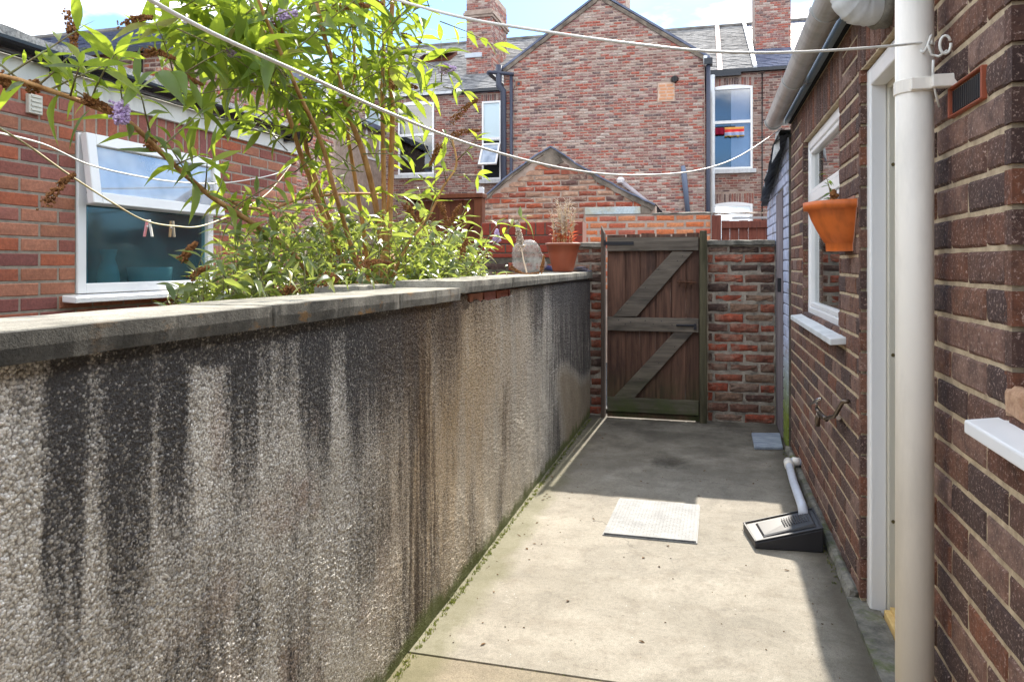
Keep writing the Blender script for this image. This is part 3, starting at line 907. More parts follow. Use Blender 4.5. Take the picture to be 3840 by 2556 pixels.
c = s.mix(s.math('MULTIPLY', s2.outputs[2], 0.6), c, (0.30, 0.10, 0.04))
dk = s.mix(s1.outputs[1], (0.022, 0.021, 0.024), (0.065, 0.034, 0.014))
a3 = s.n('ShaderNodeAttribute'); a3.attribute_name = 'cavity'
s3 = s.n('ShaderNodeSeparateColor'); s.l(a3.outputs['Color'], s3.inputs[0])
jit = s.math('ADD', s.math('MULTIPLY', s.math('SUBTRACT', s1.outputs[0], 0.15), 1.6), s.math('ADD', s.math('MULTIPLY', s.math('SUBTRACT', f, 0.5), 1.3), s.math('MULTIPLY', s.math('SUBTRACT', vs_.outputs[1], 0.5), 0.6)))
dm = s.ramp(jit, [(0.18, 0.0), (1.0, 0.95)])
c = s.mix(s.math('MULTIPLY', s3.outputs[0], 0.15), c, (0.085, 0.072, 0.055))
c = s.mix(s.ramp(vp.outputs['Distance'], [(0.54, 0.0), (0.76, 0.60)]), c, (0.055, 0.046, 0.036))
# the bright tips of single stones show through the soot
tip = s.ramp(vs_.outputs[2], [(0.80, 0.0), (0.92, 0.35)])
c = s.mix(s.math('MULTIPLY', dm, s.math('SUBTRACT', 1.0, tip)), c, dk)
c = s.mix(s.ramp(s.math('ADD', s1.outputs[2], s.math('MULTIPLY', s.math('SUBTRACT', f, 0.5), 0.8)), [(0.30, 0.0), (0.6, 0.9)]), c, (0.10, 0.125, 0.022))
s.color(c); s.rough(0.62)
s.b.inputs['Specular IOR Level'].default_value = 0.45
s.bump(s.math('SUBTRACT', f, vp.outputs['Distance']), 0.8, 0.003)
me.materials.append(s.m)
o = bpy.data.objects.new('render_coat', me); COL.objects.link(o); o.parent = gw
# the core behind the coat, and bared bricks
core = MB(); core.box(-1.14, WX - 0.024, -4.0, 6.04, -0.02, 1.135); core.box(WX - 0.024, WX + 0.003, -4.0, 0.30, -0.02, 1.11)
core.build('wall_core', M_mortar_grey, gw)
for i in range(4):
    mb = rough_box(WX - 0.03, WX - 0.008, 2.86 + i * 0.205, 2.86 + i * 0.205 + 0.19, 1.062, 1.128, 0.03, 0.002, seed=i)
    mb.build('brick', M_ext_o, gw)
# coping slabs
s = NT('weathered coping concrete')
v = s.coord('World')
geo = s.n('ShaderNodeNewGeometry')
sx = s.n('ShaderNodeSeparateXYZ'); s.l(v, sx.inputs[0])
n = s.noise(v, 7, 7, 0.7)
f = s.noise(v, 170, 4, 0.75)
c = s.ramp(n, [(0.32, (0.15, 0.14, 0.115)), (0.62, (0.36, 0.335, 0.28))])
nl = s.noise(s.map(v, (1, 0.5, 1)), 20, 6, 0.7)
yr = s.ramp(s.math('MULTIPLY', sx.outputs[1], 0.15), [(0.12, 1.0), (0.30, 0.75), (0.40, 0.25), (1.0, 0.35)])
side = s.ramp(s.math('ADD', sx.outputs[0], 0.925), [(0.0, 0.0), (0.012, 1.0)])
dk = s.math('MULTIPLY', s.math('MULTIPLY', yr, side), s.ramp(n, [(0.25, 1.0), (0.72, 0.55)]))
c = s.mix(dk, c, (0.030, 0.029, 0.026))
streak = s.ramp(s.noise(s.map(v, (30, 30, 2.5)), 1.0, 4, 0.7), [(0.52, 0.0), (0.66, 0.55)])
c = s.mix(s.math('MULTIPLY', streak, side), c, (0.04, 0.036, 0.03))
lic = s.math('MULTIPLY', s.ramp(nl, [(0.57, 0.0), (0.64, 0.9)]), s.ramp(s.math('MULTIPLY', sx.outputs[1], 0.2), [(0.15, 0.1), (0.36, 1.0), (0.5, 0.5), (0.6, 0.0)]))
c = s.mix(s.math('MULTIPLY', lic, side), c, (0.26, 0.14, 0.045))
c = s.mix(0.6, c, s.ramp(f, [(0.28, 0.4), (0.5, 1.0), (0.75, 1.45)]), 'MULTIPLY')
s.color(c); s.rough(0.92)
s.bump(s.math('ADD', f, s.math('MULTIPLY', n, 0.8)), 0.7, 0.004)
M_coping = s.m
cuts = [-2.6, -0.75, 0.62, 1.405, 2.08, 2.655]
for i in range(len(cuts) - 1):
    st = 0.02 if cuts[i + 1] > 0.5 else 0.08
    mb = rough_box(-1.155, -0.906 + 0.002 * (i % 2), cuts[i] + 0.003, cuts[i + 1] - 0.003, 1.112, 1.160 + 0.002 * (i % 2), st, 0.0013, seed=i * 3.3)
    mb.build('coping_slab', M_coping, gw)
cuts2 = [2.70, 3.42, 4.30, 5.20, 5.99]
for i in range(len(cuts2) - 1):
    mb = rough_box(-1.20, -0.903, cuts2[i] + 0.003, cuts2[i + 1] - 0.003, 1.136, 1.185 + 0.002 * (i % 2), 0.025, 0.0015, seed=30 + i * 3.3)
    mb.build('coping_slab', M_coping, gw)
mb = rough_box(-1.40, -1.215, 2.42, 2.72, 1.10, 1.170, 0.03, 0.002, seed=77)
mb.build('coping_slab', M_coping, gw)
for (x, y, l) in ((-1.05, 1.15, .05), (-1.08, 1.30, .09), (-1.02, 1.5, .03), (-0.98, 1.0, .03)):
    pass

# ------------------------------------------------------------------ our brick house along the right
RX = 0.54
EX = RX + 0.006     # mortar face
hs = thing('brick_house', (0.9, 3.0, 0.0), 'brown rustic brick house wall along the right of the yard with white windows and door', 'house')
zr = 1.205 - 0.075 * 17
holes_y = [(3.37, 4.56, 0.955, 1.955), (2.08, 2.92, -0.1, 1.955), (0.45, 1.55, 0.98, 1.955)]   # Y0, Y1, z0, z1
wb = MB()
def wall_x(mb, x0, x1, y0, y1, z0, z1, holes):
    """a slab normal to X with rectangular holes"""
    ysx = sorted({y0, y1} | {a for h_ in holes for a in h_[:2] if y0 < a < y1})
    for a, b in zip(ysx, ysx[1:]):
        m = (a + b) / 2
        hh = [h_ for h_ in holes if h_[0] < m < h_[1]]
        cur = z0
        for h_ in sorted(hh, key=lambda q: q[2]):
            if h_[2] > cur: mb.box(x0, x1, a, b, cur, h_[2])
            cur = max(cur, h_[3])
        if cur < z1: mb.box(x0, x1, a, b, cur, z1)
wall_x(wb, EX, EX + 0.11, -3.0, 5.215, -0.03, 2.2, holes_y)
wb.build('wall', M_mortar_tan, hs)
inn = MB()  # room box behind the openings, added to keep sunlight out
wall_x(inn, EX + 0.115, EX + 0.24, -3.0, 5.2, -0.03, 2.2, [(3.35, 4.58, 0.94, 1.97), (2.06, 2.94, -0.1, 1.97), (0.43, 1.57, 0.96, 1.97)])
inn.box(EX + 0.245, 4.0, 5.06, 5.2, -0.03, 2.2); inn.box(EX + 0.245, 4.0, -3.0, -2.86, -0.03, 2.2); inn.box(3.9, 4.0, -2.85, 5.05, -0.03, 2.2)
inn.box(EX + 0.245, 3.89, -2.85, 5.05, -0.03, 0.02)
inn.build('inner_wall', M_room, hs)
MB().box(RX + 0.02, 4.1, -3.1, 5.2, 2.27, 2.42).build('roof', M_felt, hs)  # unseen flat slab, added to block the sun from the rooms
hu = [(-b, -a, c, d) for (a, b, c, d) in holes_y]
hu2 = hu + [(-4.62, -3.30, 1.955, 2.18), (-2.98, -1.98, 1.955, 2.18)]
hu3 = hu2 + [(-1.889 + 0.005, -1.669, 1.58, 1.655)]
n_ = brickwork(hs, '-X', EX, [(-5.215, 1.0, 0.03, 2.18)], M_rust_o, M_rust_i, module=0.22, course=0.075, joint=0.0105,
          u_ref=-1.889, z_ref=1.205 - 0.075, proud=0.006, worn=0.45, holes=hu3, minpx=30, jitter_seed=5,
          vert=[(-4.62, -3.30, 1.955, 2.18, 0.075), (-2.98, -1.98, 1.955, 2.18, 0.075)])
print('house bricks', n_)
# brick returns of the openings, facing the camera
rv = MB()
for yy, z0, z1 in ((2.92, 0.03, 1.955), (4.56, 0.955, 1.955), (1.55, 0.98, 1.955)):
    k = 0
    z = z0
    while z < z1 - 0.02:
        rv.box(RX + 0.001, RX + 0.034, yy - 0.012 - 0.002 * (k % 3), yy + 0.02, z + 0.006, min(z + 0.07, z1))
        z += 0.075; k += 1
rv.build('reveal_brickwork', M_rust_i, hs, tag=(None, None, None, 'stuff'))
# cement fillet and step at the foot
mb = rough_box(0.505, RX + 0.012, 2.95, 5.2, -0.01, 0.045, 0.03, 0.006, seed=5)
mb.build('footing', M_kerb, hs)
mb = rough_box(0.497, 0.60, 0.9, 2.95, -0.01, 0.022, 0.03, 0.003, seed=15)
mb.build('door_step', M_kerb, hs)

def frame_x(mb, X0, X1, y0, y1, z0, z1, w, wb_=None):
    wb_ = wb_ or w
    mb.box(X0, X1, y0, y0 + w, z0, z1); mb.box(X0, X1, y1 - w, y1, z0, z1)
    mb.box(X0, X1, y0 + w, y1 - w, z1 - w, z1); mb.box(X0, X1, y0 + w, y1 - w, z0, z0 + wb_)

# far window
def house_window(y0, y1, z0, z1, transom, mat, sillmat, sy0, sy1, sill_top=0.95, label=None):
    w = thing_part('window', hs)
    if label: w['label'] = label
    fb = MB(); frame_x(fb, RX + 0.028, RX + 0.088, y0, y1, z0, z1, 0.052)
    if transom: fb.box(RX + 0.028, RX + 0.088, y0 + 0.052, y1 - 0.052, transom - 0.028, transom + 0.028)
    fb.build('frame', mat, w, bevel=0.004)
    sb = MB()
    if transom:
        frame_x(sb, RX + 0.034, RX + 0.07, y0 + 0.054, y1 - 0.054, z0 + 0.054, transom - 0.03, 0.024)
        frame_x(sb, RX + 0.034, RX + 0.07, y0 + 0.054, y1 - 0.054, transom + 0.03, z1 - 0.054, 0.024)
        sb.build('glazing_bead', mat, w, bevel=0.003)
    MB().box(RX + 0.055, RX + 0.060, y0 + 0.05, y1 - 0.05, z0 + 0.05, z1 - 0.05).build('pane', M_glass, w)
    if sillmat:
        MB().hexa([(0.482, sy0, sill_top - 0.034), (0.482, sy1, sill_top - 0.034), (RX + 0.03, sy1, sill_top - 0.026), (RX + 0.03, sy0, sill_top - 0.026)],
                  [(0.482, sy0, sill_top - 0.008), (0.482, sy1, sill_top - 0.008), (RX + 0.03, sy1, sill_top + 0.004), (RX + 0.03, sy0, sill_top + 0.004)]).build('sill', sillmat, w, bevel=0.004, seg=2)
    return w
def thing_part(name, parent):
    o = bpy.data.objects.new(name, None); COL.objects.link(o)
    o.parent = parent; o['_w'] = parent['_w']; o.empty_display_size = 0.05
    return o
house_window(3.375, 4.555, 0.955, 1.953, 1.62, M_pvc, M_pvc_old, 3.20, 4.64, 0.955)
# window at the frame's right edge, in brown
house_window(0.46, 1.545, 0.985, 1.953, 1.62, M_brownf, M_pvc, 0.3, 1.60, 0.957, label='dark brown framed window at the near end of the wall')
mb = rough_box(RX - 0.004, RX + 0.03, 1.475, 1.565, 0.965, 1.025, 0.012, 0.004, seed=2)
mb.build('sub_sill', m_noise('buff sub sill', (0.36, 0.20, 0.12), (0.50, 0.32, 0.20), 30, bump=0.5), hs)
# things seen through the far window
MB().box(RX + 0.10, RX + 0.115, 3.38, 3.62, 0.96, 1.95).build('curtain', M_teal, hs)
# door
dr = thing_part('doorway', hs)
fb = MB(); fb.box(0.563, 0.618, 2.855, 2.917, 0.0, 1.95); fb.box(0.563, 0.618, 2.083, 2.145, 0.0, 1.95); fb.box(0.563, 0.618, 2.145, 2.855, 1.885, 1.95)
fb.build('door_frame', M_pvc, dr, bevel=0.006, seg=2)
fb = MB(); fb.box(0.6185, 0.650, 2.838, 2.917, 0.015, 1.92); fb.box(0.651, 0.682, 2.826, 2.917, 0.02, 1.91); fb.box(0.683, 0.700, 2.820, 2.917, 0.02, 1.90)
fb.box(0.6185, 0.70, 2.145, 2.837, 1.87, 1.92)
fb.build('jamb', M_cream, dr, bevel=0.004, seg=2)
sc = MB()
for z in (0.33, 0.92, 1.60): sc.lathe([(0.0, 0.0), (0.006, 0.0)], (0, 0, 0), 10)
sc = MB()
for z in (0.345, 0.93, 1.60):
    sc.tube([(0.634, 2.840, z), (0.634, 2.8365, z)], 0.0065, 10)
sc.build('screw_cap', m_plain('ochre screw cap', (0.12, 0.09, 0.03), 0.6), dr)
MB().box(0.60, 0.80, 2.146, 2.82, 0.004, 0.042).build('threshold', M_pine, dr, bevel=0.004)
MB().box(0.62, 0.76, 2.147, 2.819, 0.0425, 0.052).build('threshold_strip', M_pine, dr)
dl = MB().box(0.705, 1.42, 2.80, 2.86, 0.055, 1.86).build('door', M_pvc, dr, bevel=0.006)
hg = MB()
for z in (0.32, 1.02, 1.30, 1.66):
    hg.box(0.701, 0.712, 2.785, 2.80, z - 0.05, z - 0.02); hg.box(0.701, 0.712, 2.785, 2.80, z + 0.02, z + 0.05)
hg.build('hinge', M_black, dr)
hg = MB()
for z in (0.32, 1.02, 1.30, 1.66): hg.box(0.701, 0.713, 2.783, 2.80, z - 0.019, z + 0.019)
hg.build('hinge_plate', M_chrome, dr)
# fascia and gutter
MB().box(RX - 0.034, RX - 0.012, -3.0, 5.215, 2.19, 2.30).build('fascia', m_plain('blue grey fascia', (0.20, 0.25, 0.29), 0.5, dirt=0.3), hs)
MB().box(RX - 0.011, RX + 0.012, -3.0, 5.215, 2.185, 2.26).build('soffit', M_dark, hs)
g = MB()
gy = [-3.0, 5.31]
n = 14
pr = [(0.440 + 0.056 * math.cos(math.pi + math.pi * k / n), 2.225 + 0.060 * math.sin(math.pi + math.pi * k / n)) for k in range(n + 1)]
pi_ = [(0.440 + (x - 0.440) * 0.93, 2.225 + (z - 2.225) * 0.93) for x, z in pr]
poly = pr + pi_[::-1]
g.add([(x, gy[0], z) for x, z in poly] + [(x, gy[1], z) for x, z in poly],
      [(i, (i + 1) % len(poly), len(poly) + (i + 1) % len(poly), len(poly) + i) for i in range(len(poly))])
g.add([(x, gy[1] + 0.001, z) for x, z in pr], [tuple(range(n + 1))])
gt = g.build('gutter', M_gutter, hs, smooth=False)
for y in (0.4, 1.9, 3.0, 4.1, 5.27):
    c_ = MB()
    po = [(0.440 + 0.061 * math.cos(math.pi + math.pi * k / n), 2.225 + 0.065 * math.sin(math.pi + math.pi * k / n)) for k in range(n + 1)]
    vs = []
    for yy in (y - 0.017, y + 0.017):
        vs += [(x, yy, z) for x, z in po]
    c_.add(vs, [(k, k + 1, n + 2 + k, n + 1 + k) for k in range(n)])
    c_.add([(x, y - 0.017, z) for x, z in po] + [(0.440 + (x - 0.440) * .9, y - 0.017, 2.225 + (z - 2.225) * .9) for x, z in po], [(k, n + 1 + k, n + 2 + k, k + 1) for k in range(n)])
    c_.box(0.495, 0.53, y - 0.012, y + 0.012, 2.19, 2.24)
    c_.build('gutter_clip', M_gutter, hs)
# air vent
av = thing_part('air_vent', hs)
fb = MB(); frame_x(fb, RX - 0.006, RX + 0.014, 1.672, 1.884, 1.583, 1.652, 0.005); fb.build('frame', M_terra, av, bevel=0.002)
MB().box(RX + 0.004, RX + 0.008, 1.681, 1.875, 1.592, 1.643).build('grille', M_black, av)
sl = MB()
for k in range(16): sl.box(RX + 0.000, RX + 0.0035, 1.685 + k * 0.012, 1.689 + k * 0.012, 1.593, 1.642)
sl.build('slat', M_blackm, av)

# downpipe
dp = thing('downpipe', (0.47, 1.925, 0.0), 'thick pale grey soil downpipe standing beside the open doorway', 'pipe')
PX, PY_ = 0.476, 1.925
MB().tube([(PX, PY_, -0.0), (PX, PY_, 2.6)], 0.041, 32).build('pipe', M_pipe, dp, smooth=True)
MB().lathe([(0.042, 0), (0.048, 0.004), (0.050, 0.012), (0.050, 0.065), (0.047, 0.070), (0.042, 0.071)], (PX, PY_, 0.0), 32).build('collar', M_pipe, dp, smooth=True)
br = MB(); br.lathe([(0.0415, 0), (0.0445, 0.0), (0.0445, 0.033), (0.0415, 0.033)], (PX, PY_, 1.650), 32)
br.box(PX + 0.020, RX + 0.015, PY_ - 0.0705, PY_ - 0.045, 1.652, 1.681); br.box(PX - 0.02, PX + 0.03, PY_ - 0.054, PY_ - 0.042, 1.652, 1.681)
br.build('bracket', M_pipe, dp, bevel=0.002)
br = MB(); br.tube([(PX + 0.03, PY_ - 0.06, 0.105), (RX + 0.01, PY_ - 0.065, 0.10)], 0.008, 10); br.box(PX + 0.00, PX + 0.05, PY_ - 0.07, PY_ - 0.04, 0.09, 0.112)
br.build('lower_bracket', M_iron, dp)

# flexible white flue elbow at the eaves
fl = thing('ribbed_vent_elbow', (0.5, 2.4, 2.2), 'white ribbed plastic elbow under the eaves above the door', 'vent')
ctl = [Vector((0.545, 2.47, 2.045)), Vector((0.50, 2.455, 2.035)), Vector((0.455, 2.44, 2.03)), Vector((0.425, 2.43, 2.05)), Vector((0.41, 2.425, 2.10)), Vector((0.405, 2.42, 2.18))]
pts, rs_ = [], []
for i in range(5):
    for k in range(7):
        t = k / 7
        pts.append(ctl[i].lerp(ctl[i + 1], t)); rs_.append(0.050 + 0.004 * (k % 2))
MB().tube(pts, rs_, 28).build('elbow', M_pvc_old, fl, smooth=True)
pts = [Vector((0.548 - 0.013 * k, 2.475 - 0.005 * k, 2.048)) for k in range(5)]
MB().tube(pts, [0.070, 0.075, 0.072, 0.078, 0.070], 24).build('socket', M_stone, fl, smooth=True)

# ------------------------------------------------------------------ painted shed beyond the house
SX = 0.522
sh = thing('painted_shed', (0.8, 6.0, 0.0), 'lean-to store in flaking blue grey paint beside the yard end wall', 'shed')
zs0, zs1 = 2.10, 1.86
bl = MB()
YD0, YD1 = 5.52, 5.98
for (a, b) in ((5.218, YD0 - 0.006), (YD1 + 0.006, 6.95)):
    bl.extr([(SX + 0.01, a, -0.02), (SX + 0.01, b, -0.02), (SX + 0.01, b, zs0 - 0.16 * (b - 5.2)), (SX + 0.01, a, zs0 - 0.16 * (a - 5.2))], (1.5, 0, 0))
bl.extr([(SX + 0.01, YD0 - 0.006, 1.78), (SX + 0.01, YD1 + 0.006, 1.78), (SX + 0.01, YD1 + 0.006, zs0 - 0.16 * (YD1 - 5.2)), (SX + 0.01, YD0 - 0.006, zs0 - 0.16 * (YD0 - 5.2))], (1.5, 0, 0))
bl.build('wall', M_mortar_dark, sh)
poly_u = [(-6.95, -0.02), (-5.218, -0.02), (-5.218, zs0), (-6.95, zs0 - 0.16 * 1.75)]
s = NT('painted brick')
v = s.coord('World')
n = s.noise(v, 12, 6, 0.65)
c = s.ramp(n, [(0.3, (0.27, 0.31, 0.42)), (0.7, (0.50, 0.54, 0.68))])
n2 = s.noise(v, 5, 6, 0.7)
c = s.mix(s.ramp(n2, [(0.56, 0.0), (0.62, 0.8)]), c, (0.22, 0.20, 0.19))
zz = s.n('ShaderNodeSeparateXYZ'); s.l(v, zz.inputs[0])
hz = s.ramp(s.math('ADD', zz.outputs[2], s.math('MULTIPLY', n2, 0.5)), [(0.45, 1.0), (0.95, 0.0)])
c = s.mix(hz, c, (0.16, 0.20, 0.03))
s.color(c); s.rough(0.6); s.bump(n2, 0.4, 0.003)
M_pbrick = s.m
brickwork(sh, '-X', SX + 0.009, [(-6.95, -5.218, 0.0, 2.1)], M_pbrick, M_pbrick, module=0.225, course=0.075, joint=0.006, proud=0.008, worn=0.4,
          holes=[(-YD1 - 0.006, -YD0 + 0.006, -0.1, 1.79)], poly=poly_u, minpx=20, jitter_seed=8)
for i, (a, b) in enumerate(((YD0, 5.67), (5.673, 5.823), (5.826, YD1))):
    MB().box(SX - 0.006, SX + 0.022, a + 0.001, b - 0.001, 0.02, 1.775).build('door_board', M_shedw, sh, bevel=0.003)
MB().box(SX - 0.03, SX - 0.007, YD0 + 0.05, YD0 + 0.09, 1.05, 1.15).build('latch', M_iron, sh)
# felt roof with a torn hanging edge
rf = MB()
N = 26
top, low = [], []
for i in range(N + 1):
    t = i / N
    y = 5.16 + 1.35 * t
    z = zs0 + 0.03 - 0.19 * (y - 5.2)
    j = noise.noise(Vector((y * 6, 3, 1)))
    k = noise.noise(Vector((y * 13, 8, 2)))
    top.append(Vector((SX - 0.05 - 0.02 * j, y, z + 0.012 * k)))
    low.append(Vector((SX - 0.085 - 0.03 * abs(j), y, z - 0.065 - 0.05 * abs(k) - 0.03 * t)))
vs = [(SX + 1.5, p.y, p.z + 0.02) for p in top] + [tuple(p) for p in top] + [tuple(p) for p in low] + [(p.x + 0.012, p.y, p.z) for p in low] + [(p.x + 0.05, p.y, p.z - 0.02) for p in top]
fs = []
for r_ in range(4):
    for i in range(N): fs.append((r_ * (N + 1) + i, r_ * (N + 1) + i + 1, (r_ + 1) * (N + 1) + i + 1, (r_ + 1) * (N + 1) + i))
rf.add(vs, fs)
rf.extr([(SX - 0.05, 5.22, zs0 + 0.015), (SX + 1.5, 5.22, zs0 + 0.015), (SX + 1.5, 5.22, zs0 - 0.0), (SX - 0.05, 5.22, zs0)], (0, 1.73, -0.33))
rf.build('felt_roof', M_feltd, sh)
mb = MB(); mb.extr([(SX - 0.075, 5.20, 2.13), (SX - 0.055, 5.185, 2.15), (SX - 0.05, 5.19, 2.02), (SX - 0.10, 5.22, 1.93)], (0.004, 0.03, 0))
mb.build('torn_flap', M_feltw, sh)

# ------------------------------------------------------------------ the wall across the end of the yard
GY = 6.045
def old_wall(name, label, x0, x1, z1, cap_label=None, seed=1, capz=0.045, cap=(0.02, 0.02)):
    t = thing(name, ((x0 + x1) / 2, GY + 0.12, 0.0), label, 'wall')
    MB().box(x0, x1, GY + 0.010, GY + 0.23, -0.02, z1).build('wall', M_mortar_old, t)
    r = brickwork(t, '-Y', GY + 0.010, [(x0, x1, 0.0, z1)], M_gate_o, M_gate_i, module=0.232, course=0.0785, joint=0.014, u_ref=x0 + 0.05, proud=0.010, worn=1.6, jit=0.003, jitter_seed=seed, nv=9)
    mb = rough_box(x0 - cap[0], x1 + cap[1], GY - 0.035, GY + 0.26, z1 + 0.002, z1 + capz, 0.03, 0.004, seed=seed * 9.0)
    mb.build('coping_slab', M_stone, t)
    return t
old_wall('yard_end_wall', 'sooty old brick wall with a flat stone cap between the wooden gate and the painted shed', 0.002, SX - 0.003, 1.395, seed=4, cap=(0.01, -0.002))
old_wall('gate_pier', 'narrow old brick pier between the pebbledashed wall and the left gate post', -1.10, -0.835, 1.385, seed=6, cap=(0.02, 0.0))

# ------------------------------------------------------------------ the gate
gt = thing('wooden_gate', (-0.43, 5.99, 0.03), 'weathered ledged and braced wooden gate with mossy rails at the end of the yard', 'gate')
GA, GB = -0.787, -0.0570
xs_ = [onY(x, 1200, 5.99).x for x in (2297, 2347, 2402, 2460, 2518, 2573, 2600)]
xs_[0] = GA; xs_[-1] = GB
for i in range(6):
    mb = rough_box(xs_[i] + (0.0042 if i else 0), xs_[i + 1] - (0.0042 if i < 5 else 0), 5.985, 6.005, 0.010, 1.487 + 0.006 * ((i * 7) % 3), 0.045, 0.0016, sc=6, seed=i * 2.2)
    if i < 5: mb.box(xs_[i + 1] - 0.0065, xs_[i + 1] + 0.0065, 5.998, 6.003, 0.04, 1.47)
    mb.build('board', M_gatew, gt)
def zz_(y, Y=5.96): return onY(2450, y, Y).z
def rail(y0, y1, nm):
    za, zb = zz_(y1), zz_(y0)
    mb = rough_box(GA + 0.004, GB - 0.004, 5.950, 5.983, za, zb, 0.04, 0.0022, sc=8, seed=za * 5)
    mb.build(nm, M_rail, gt)
rail(889, 941, 'rail'); rail(1190, 1243, 'rail'); rail(1494, 1549, 'rail')
MB().box(GA + 0.004, GB - 0.004, 5.972, 5.983, 0.012, zz_(1553)).build('kick_board', M_gatew, gt)
def brace(a, b, c, d):
    pts = [onY(*q, 5.955) for q in (a, b, c, d)]
    for p in pts: p.y = 5.954
    m = MB().extr(pts, (0, 0.028, 0))
    return m.build('brace', M_rail, gt, bevel=0.003)
brace((2297, 1187), (2388, 1187), (2599, 944), (2520, 944))
brace((2300, 1490), (2380, 1490), (2599, 1247), (2527, 1247))
# ironwork
st = MB(); st.box(GA - 0.02, GA + 0.22, 5.943, 5.949, zz_(918), zz_(905)); st.tube([(GA - 0.012, 5.944, zz_(922)), (GA - 0.012, 5.944, zz_(900))], 0.009, 10)
st.build('strap_hinge', M_iron, gt)
a, b = onY(2538, 1056, 5.94), onY(2612, 1060, 5.94)
bo = MB(); bo.tube([a, b], 0.007, 8)
for x in (2548, 2572, 2592): 
    q = onY(x, 1057, 5.945); bo.box(q.x - 0.006, q.x + 0.006, 5.935, 5.983, q.z - 0.022, q.z + 0.022)
q = onY(2572, 1075, 5.935); bo.tube([q + Vector((0, 0, 0.03)), q - Vector((0, 0, 0.012))], 0.005, 8)
bo.build('bolt', M_rustm, gt)
la = MB(); p0, p1 = onY(2540, 1212, 5.94), onY(2612, 1230, 5.94)
la.box(p0.x, p1.x, 5.938, 5.949, p1.z + 0.012, p0.z - 0.006); la.tube([(p0.x - 0.01, 5.94, p1.z + 0.02), (p1.x, 5.94, p1.z + 0.02)], 0.006, 8)
la.box(p1.x - 0.02, p1.x, 5.925, 5.949, p1.z - 0.01, p0.z)
la.build('latch', M_iron, gt)
nb = MB()
for (x, y) in ((2320, 1200), (2345, 1215), (2365, 1208), (2420, 1202), (2450, 1215), (2480, 1204), (2520, 1218), (2330, 1160), (2352, 1138), (2420, 1078), (2470, 1010), (2540, 978), (2560, 960), (2400, 1420), (2470, 1360), (2530, 1300)):
    q = onY(x, y, 5.95); nb.tube([(q.x, 5.9535, q.z), (q.x, 5.9475, q.z)], 0.004, 6)
nb.build('nail', M_iron, gt)
# posts stand by themselves
pl = thing('gate_post', (-0.82, 6.0, 0), 'left gate post with its top cut to a slant', 'post')
mb = MB().extr([(-0.833, 5.955, -0.01), (-0.804, 5.955, -0.01), (-0.804, 5.955, 1.50), (-0.833, 5.955, 1.565)], (0, 0.085, 0))
mb.build('post', M_post, pl, bevel=0.003)
pr_ = thing('gate_post', (-0.03, 6.0, 0), 'right gate post with a square top, green with algae', 'post')
mb = rough_box(-0.056, 0.003, 5.950, 6.04, -0.01, 1.515, 0.03, 0.002, seed=9); mb.box(-0.085, -0.05, 6.012, 6.036, -0.01, 1.46)
mb.build('post', m_wood('algae gate post', (0.05, 0.042, 0.025), (0.12, 0.105, 0.06), 'z', dark=(0.03, 0.03, 0.014)), pr_)

# ------------------------------------------------------------------ neighbour's back wall and brown gate
nb_ = thing('red_brick_wall', (-1.6, 6.2, 0), 'low smooth red brick wall with a brick on edge top behind the terracotta pot', 'wall')
NY = 6.10
NX1 = -1.005
MB().box(-1.90, NX1 - 0.006, NY + 0.006, NY + 0.21, -0.02, 1.600).build('wall', M_mortar_dark, nb_)
MB().box(NX1 - 0.007, NX1 - 0.001, NY + 0.012, NY + 0.20, 1.36, 1.605).build('lit_brick_end', M_terra_l, nb_)  # paler end face: side light put into its colour
brickwork(nb_, '-Y', NY + 0.006, [(-1.90, NX1, 1.30, 1.495)], M_red_o, M_red_o, module=0.30, course=0.0755, joint=0.011, u_ref=-1.08, z_ref=1.495 - 0.0755 * 4, proud=0.006, worn=0.2, jitter_seed=2,
          vert=[(-1.90, NX1, 1.495, 1.612, 0.081)])
brickwork(nb_, '-Y', NY + 0.006, [(-1.90, NX1, 0.0, 1.268)], M_gate_o, M_gate_i, module=0.232, course=0.0785, joint=0.013, u_ref=-1.08, z_ref=1.268 - 0.0785 * 16, proud=0.008, worn=1.2, jitter_seed=12)
bg_ = thing('brown_gate', (-2.15, 6.3, 0), 'tall brown painted timber gate and frame behind the buddleia', 'gate')
gx0, gx1 = -2.62, -1.905
gz = 1.86
MB().box(gx1 - 0.075, gx1, 6.15, 6.25, -0.01, gz - 0.03).build('post', M_browng, bg_, bevel=0.004)
MB().box(gx0, gx0 + 0.07, 6.15, 6.25, -0.01, gz - 0.03).build('post', M_browng, bg_, bevel=0.004)
MB().box(gx0 - 0.02, gx1 + 0.01, 6.13, 6.27, gz - 0.028, gz + 0.012).build('head_rail', M_browng, bg_, bevel=0.004)
for i in range(5):
    a = gx0 + 0.072 + i * (gx1 - gx0 - 0.15) / 5
    MB().box(a + 0.0015, a + (gx1 - gx0 - 0.15) / 5 - 0.0015, 6.19, 6.215, 0.04, gz - 0.04).build('board', M_browng, bg_, bevel=0.003)
MB().extr([(gx0 + 0.09, 6.160, 1.0), (gx0 + 0.17, 6.160, 1.0), (gx1 - 0.09, 6.160, 1.62), (gx1 - 0.17, 6.160, 1.62)], (0, 0.028, 0)).build('brace', M_browng, bg_, bevel=0.003)
wp = thing('white_post', (-1.87, 6.3, 0), 'square white post beside the brown gate', 'post')
q = onY(1800, 702, 6.3)
MB().box(q.x - 0.028, q.x + 0.030, 6.28, 6.34, -0.01, q.z).build('post', M_pvc_old, wp, bevel=0.004)
nw = thing('neighbour_back_wall', (-2.9, 6.2, 0), 'dark old brick wall closing the neighbouring yard behind the buddleia stems', 'wall')
MB().box(-3.6, gx0 - 0.004, NY + 0.01, NY + 0.23, -0.02, 1.45).build('wall', M_mortar_old, nw)
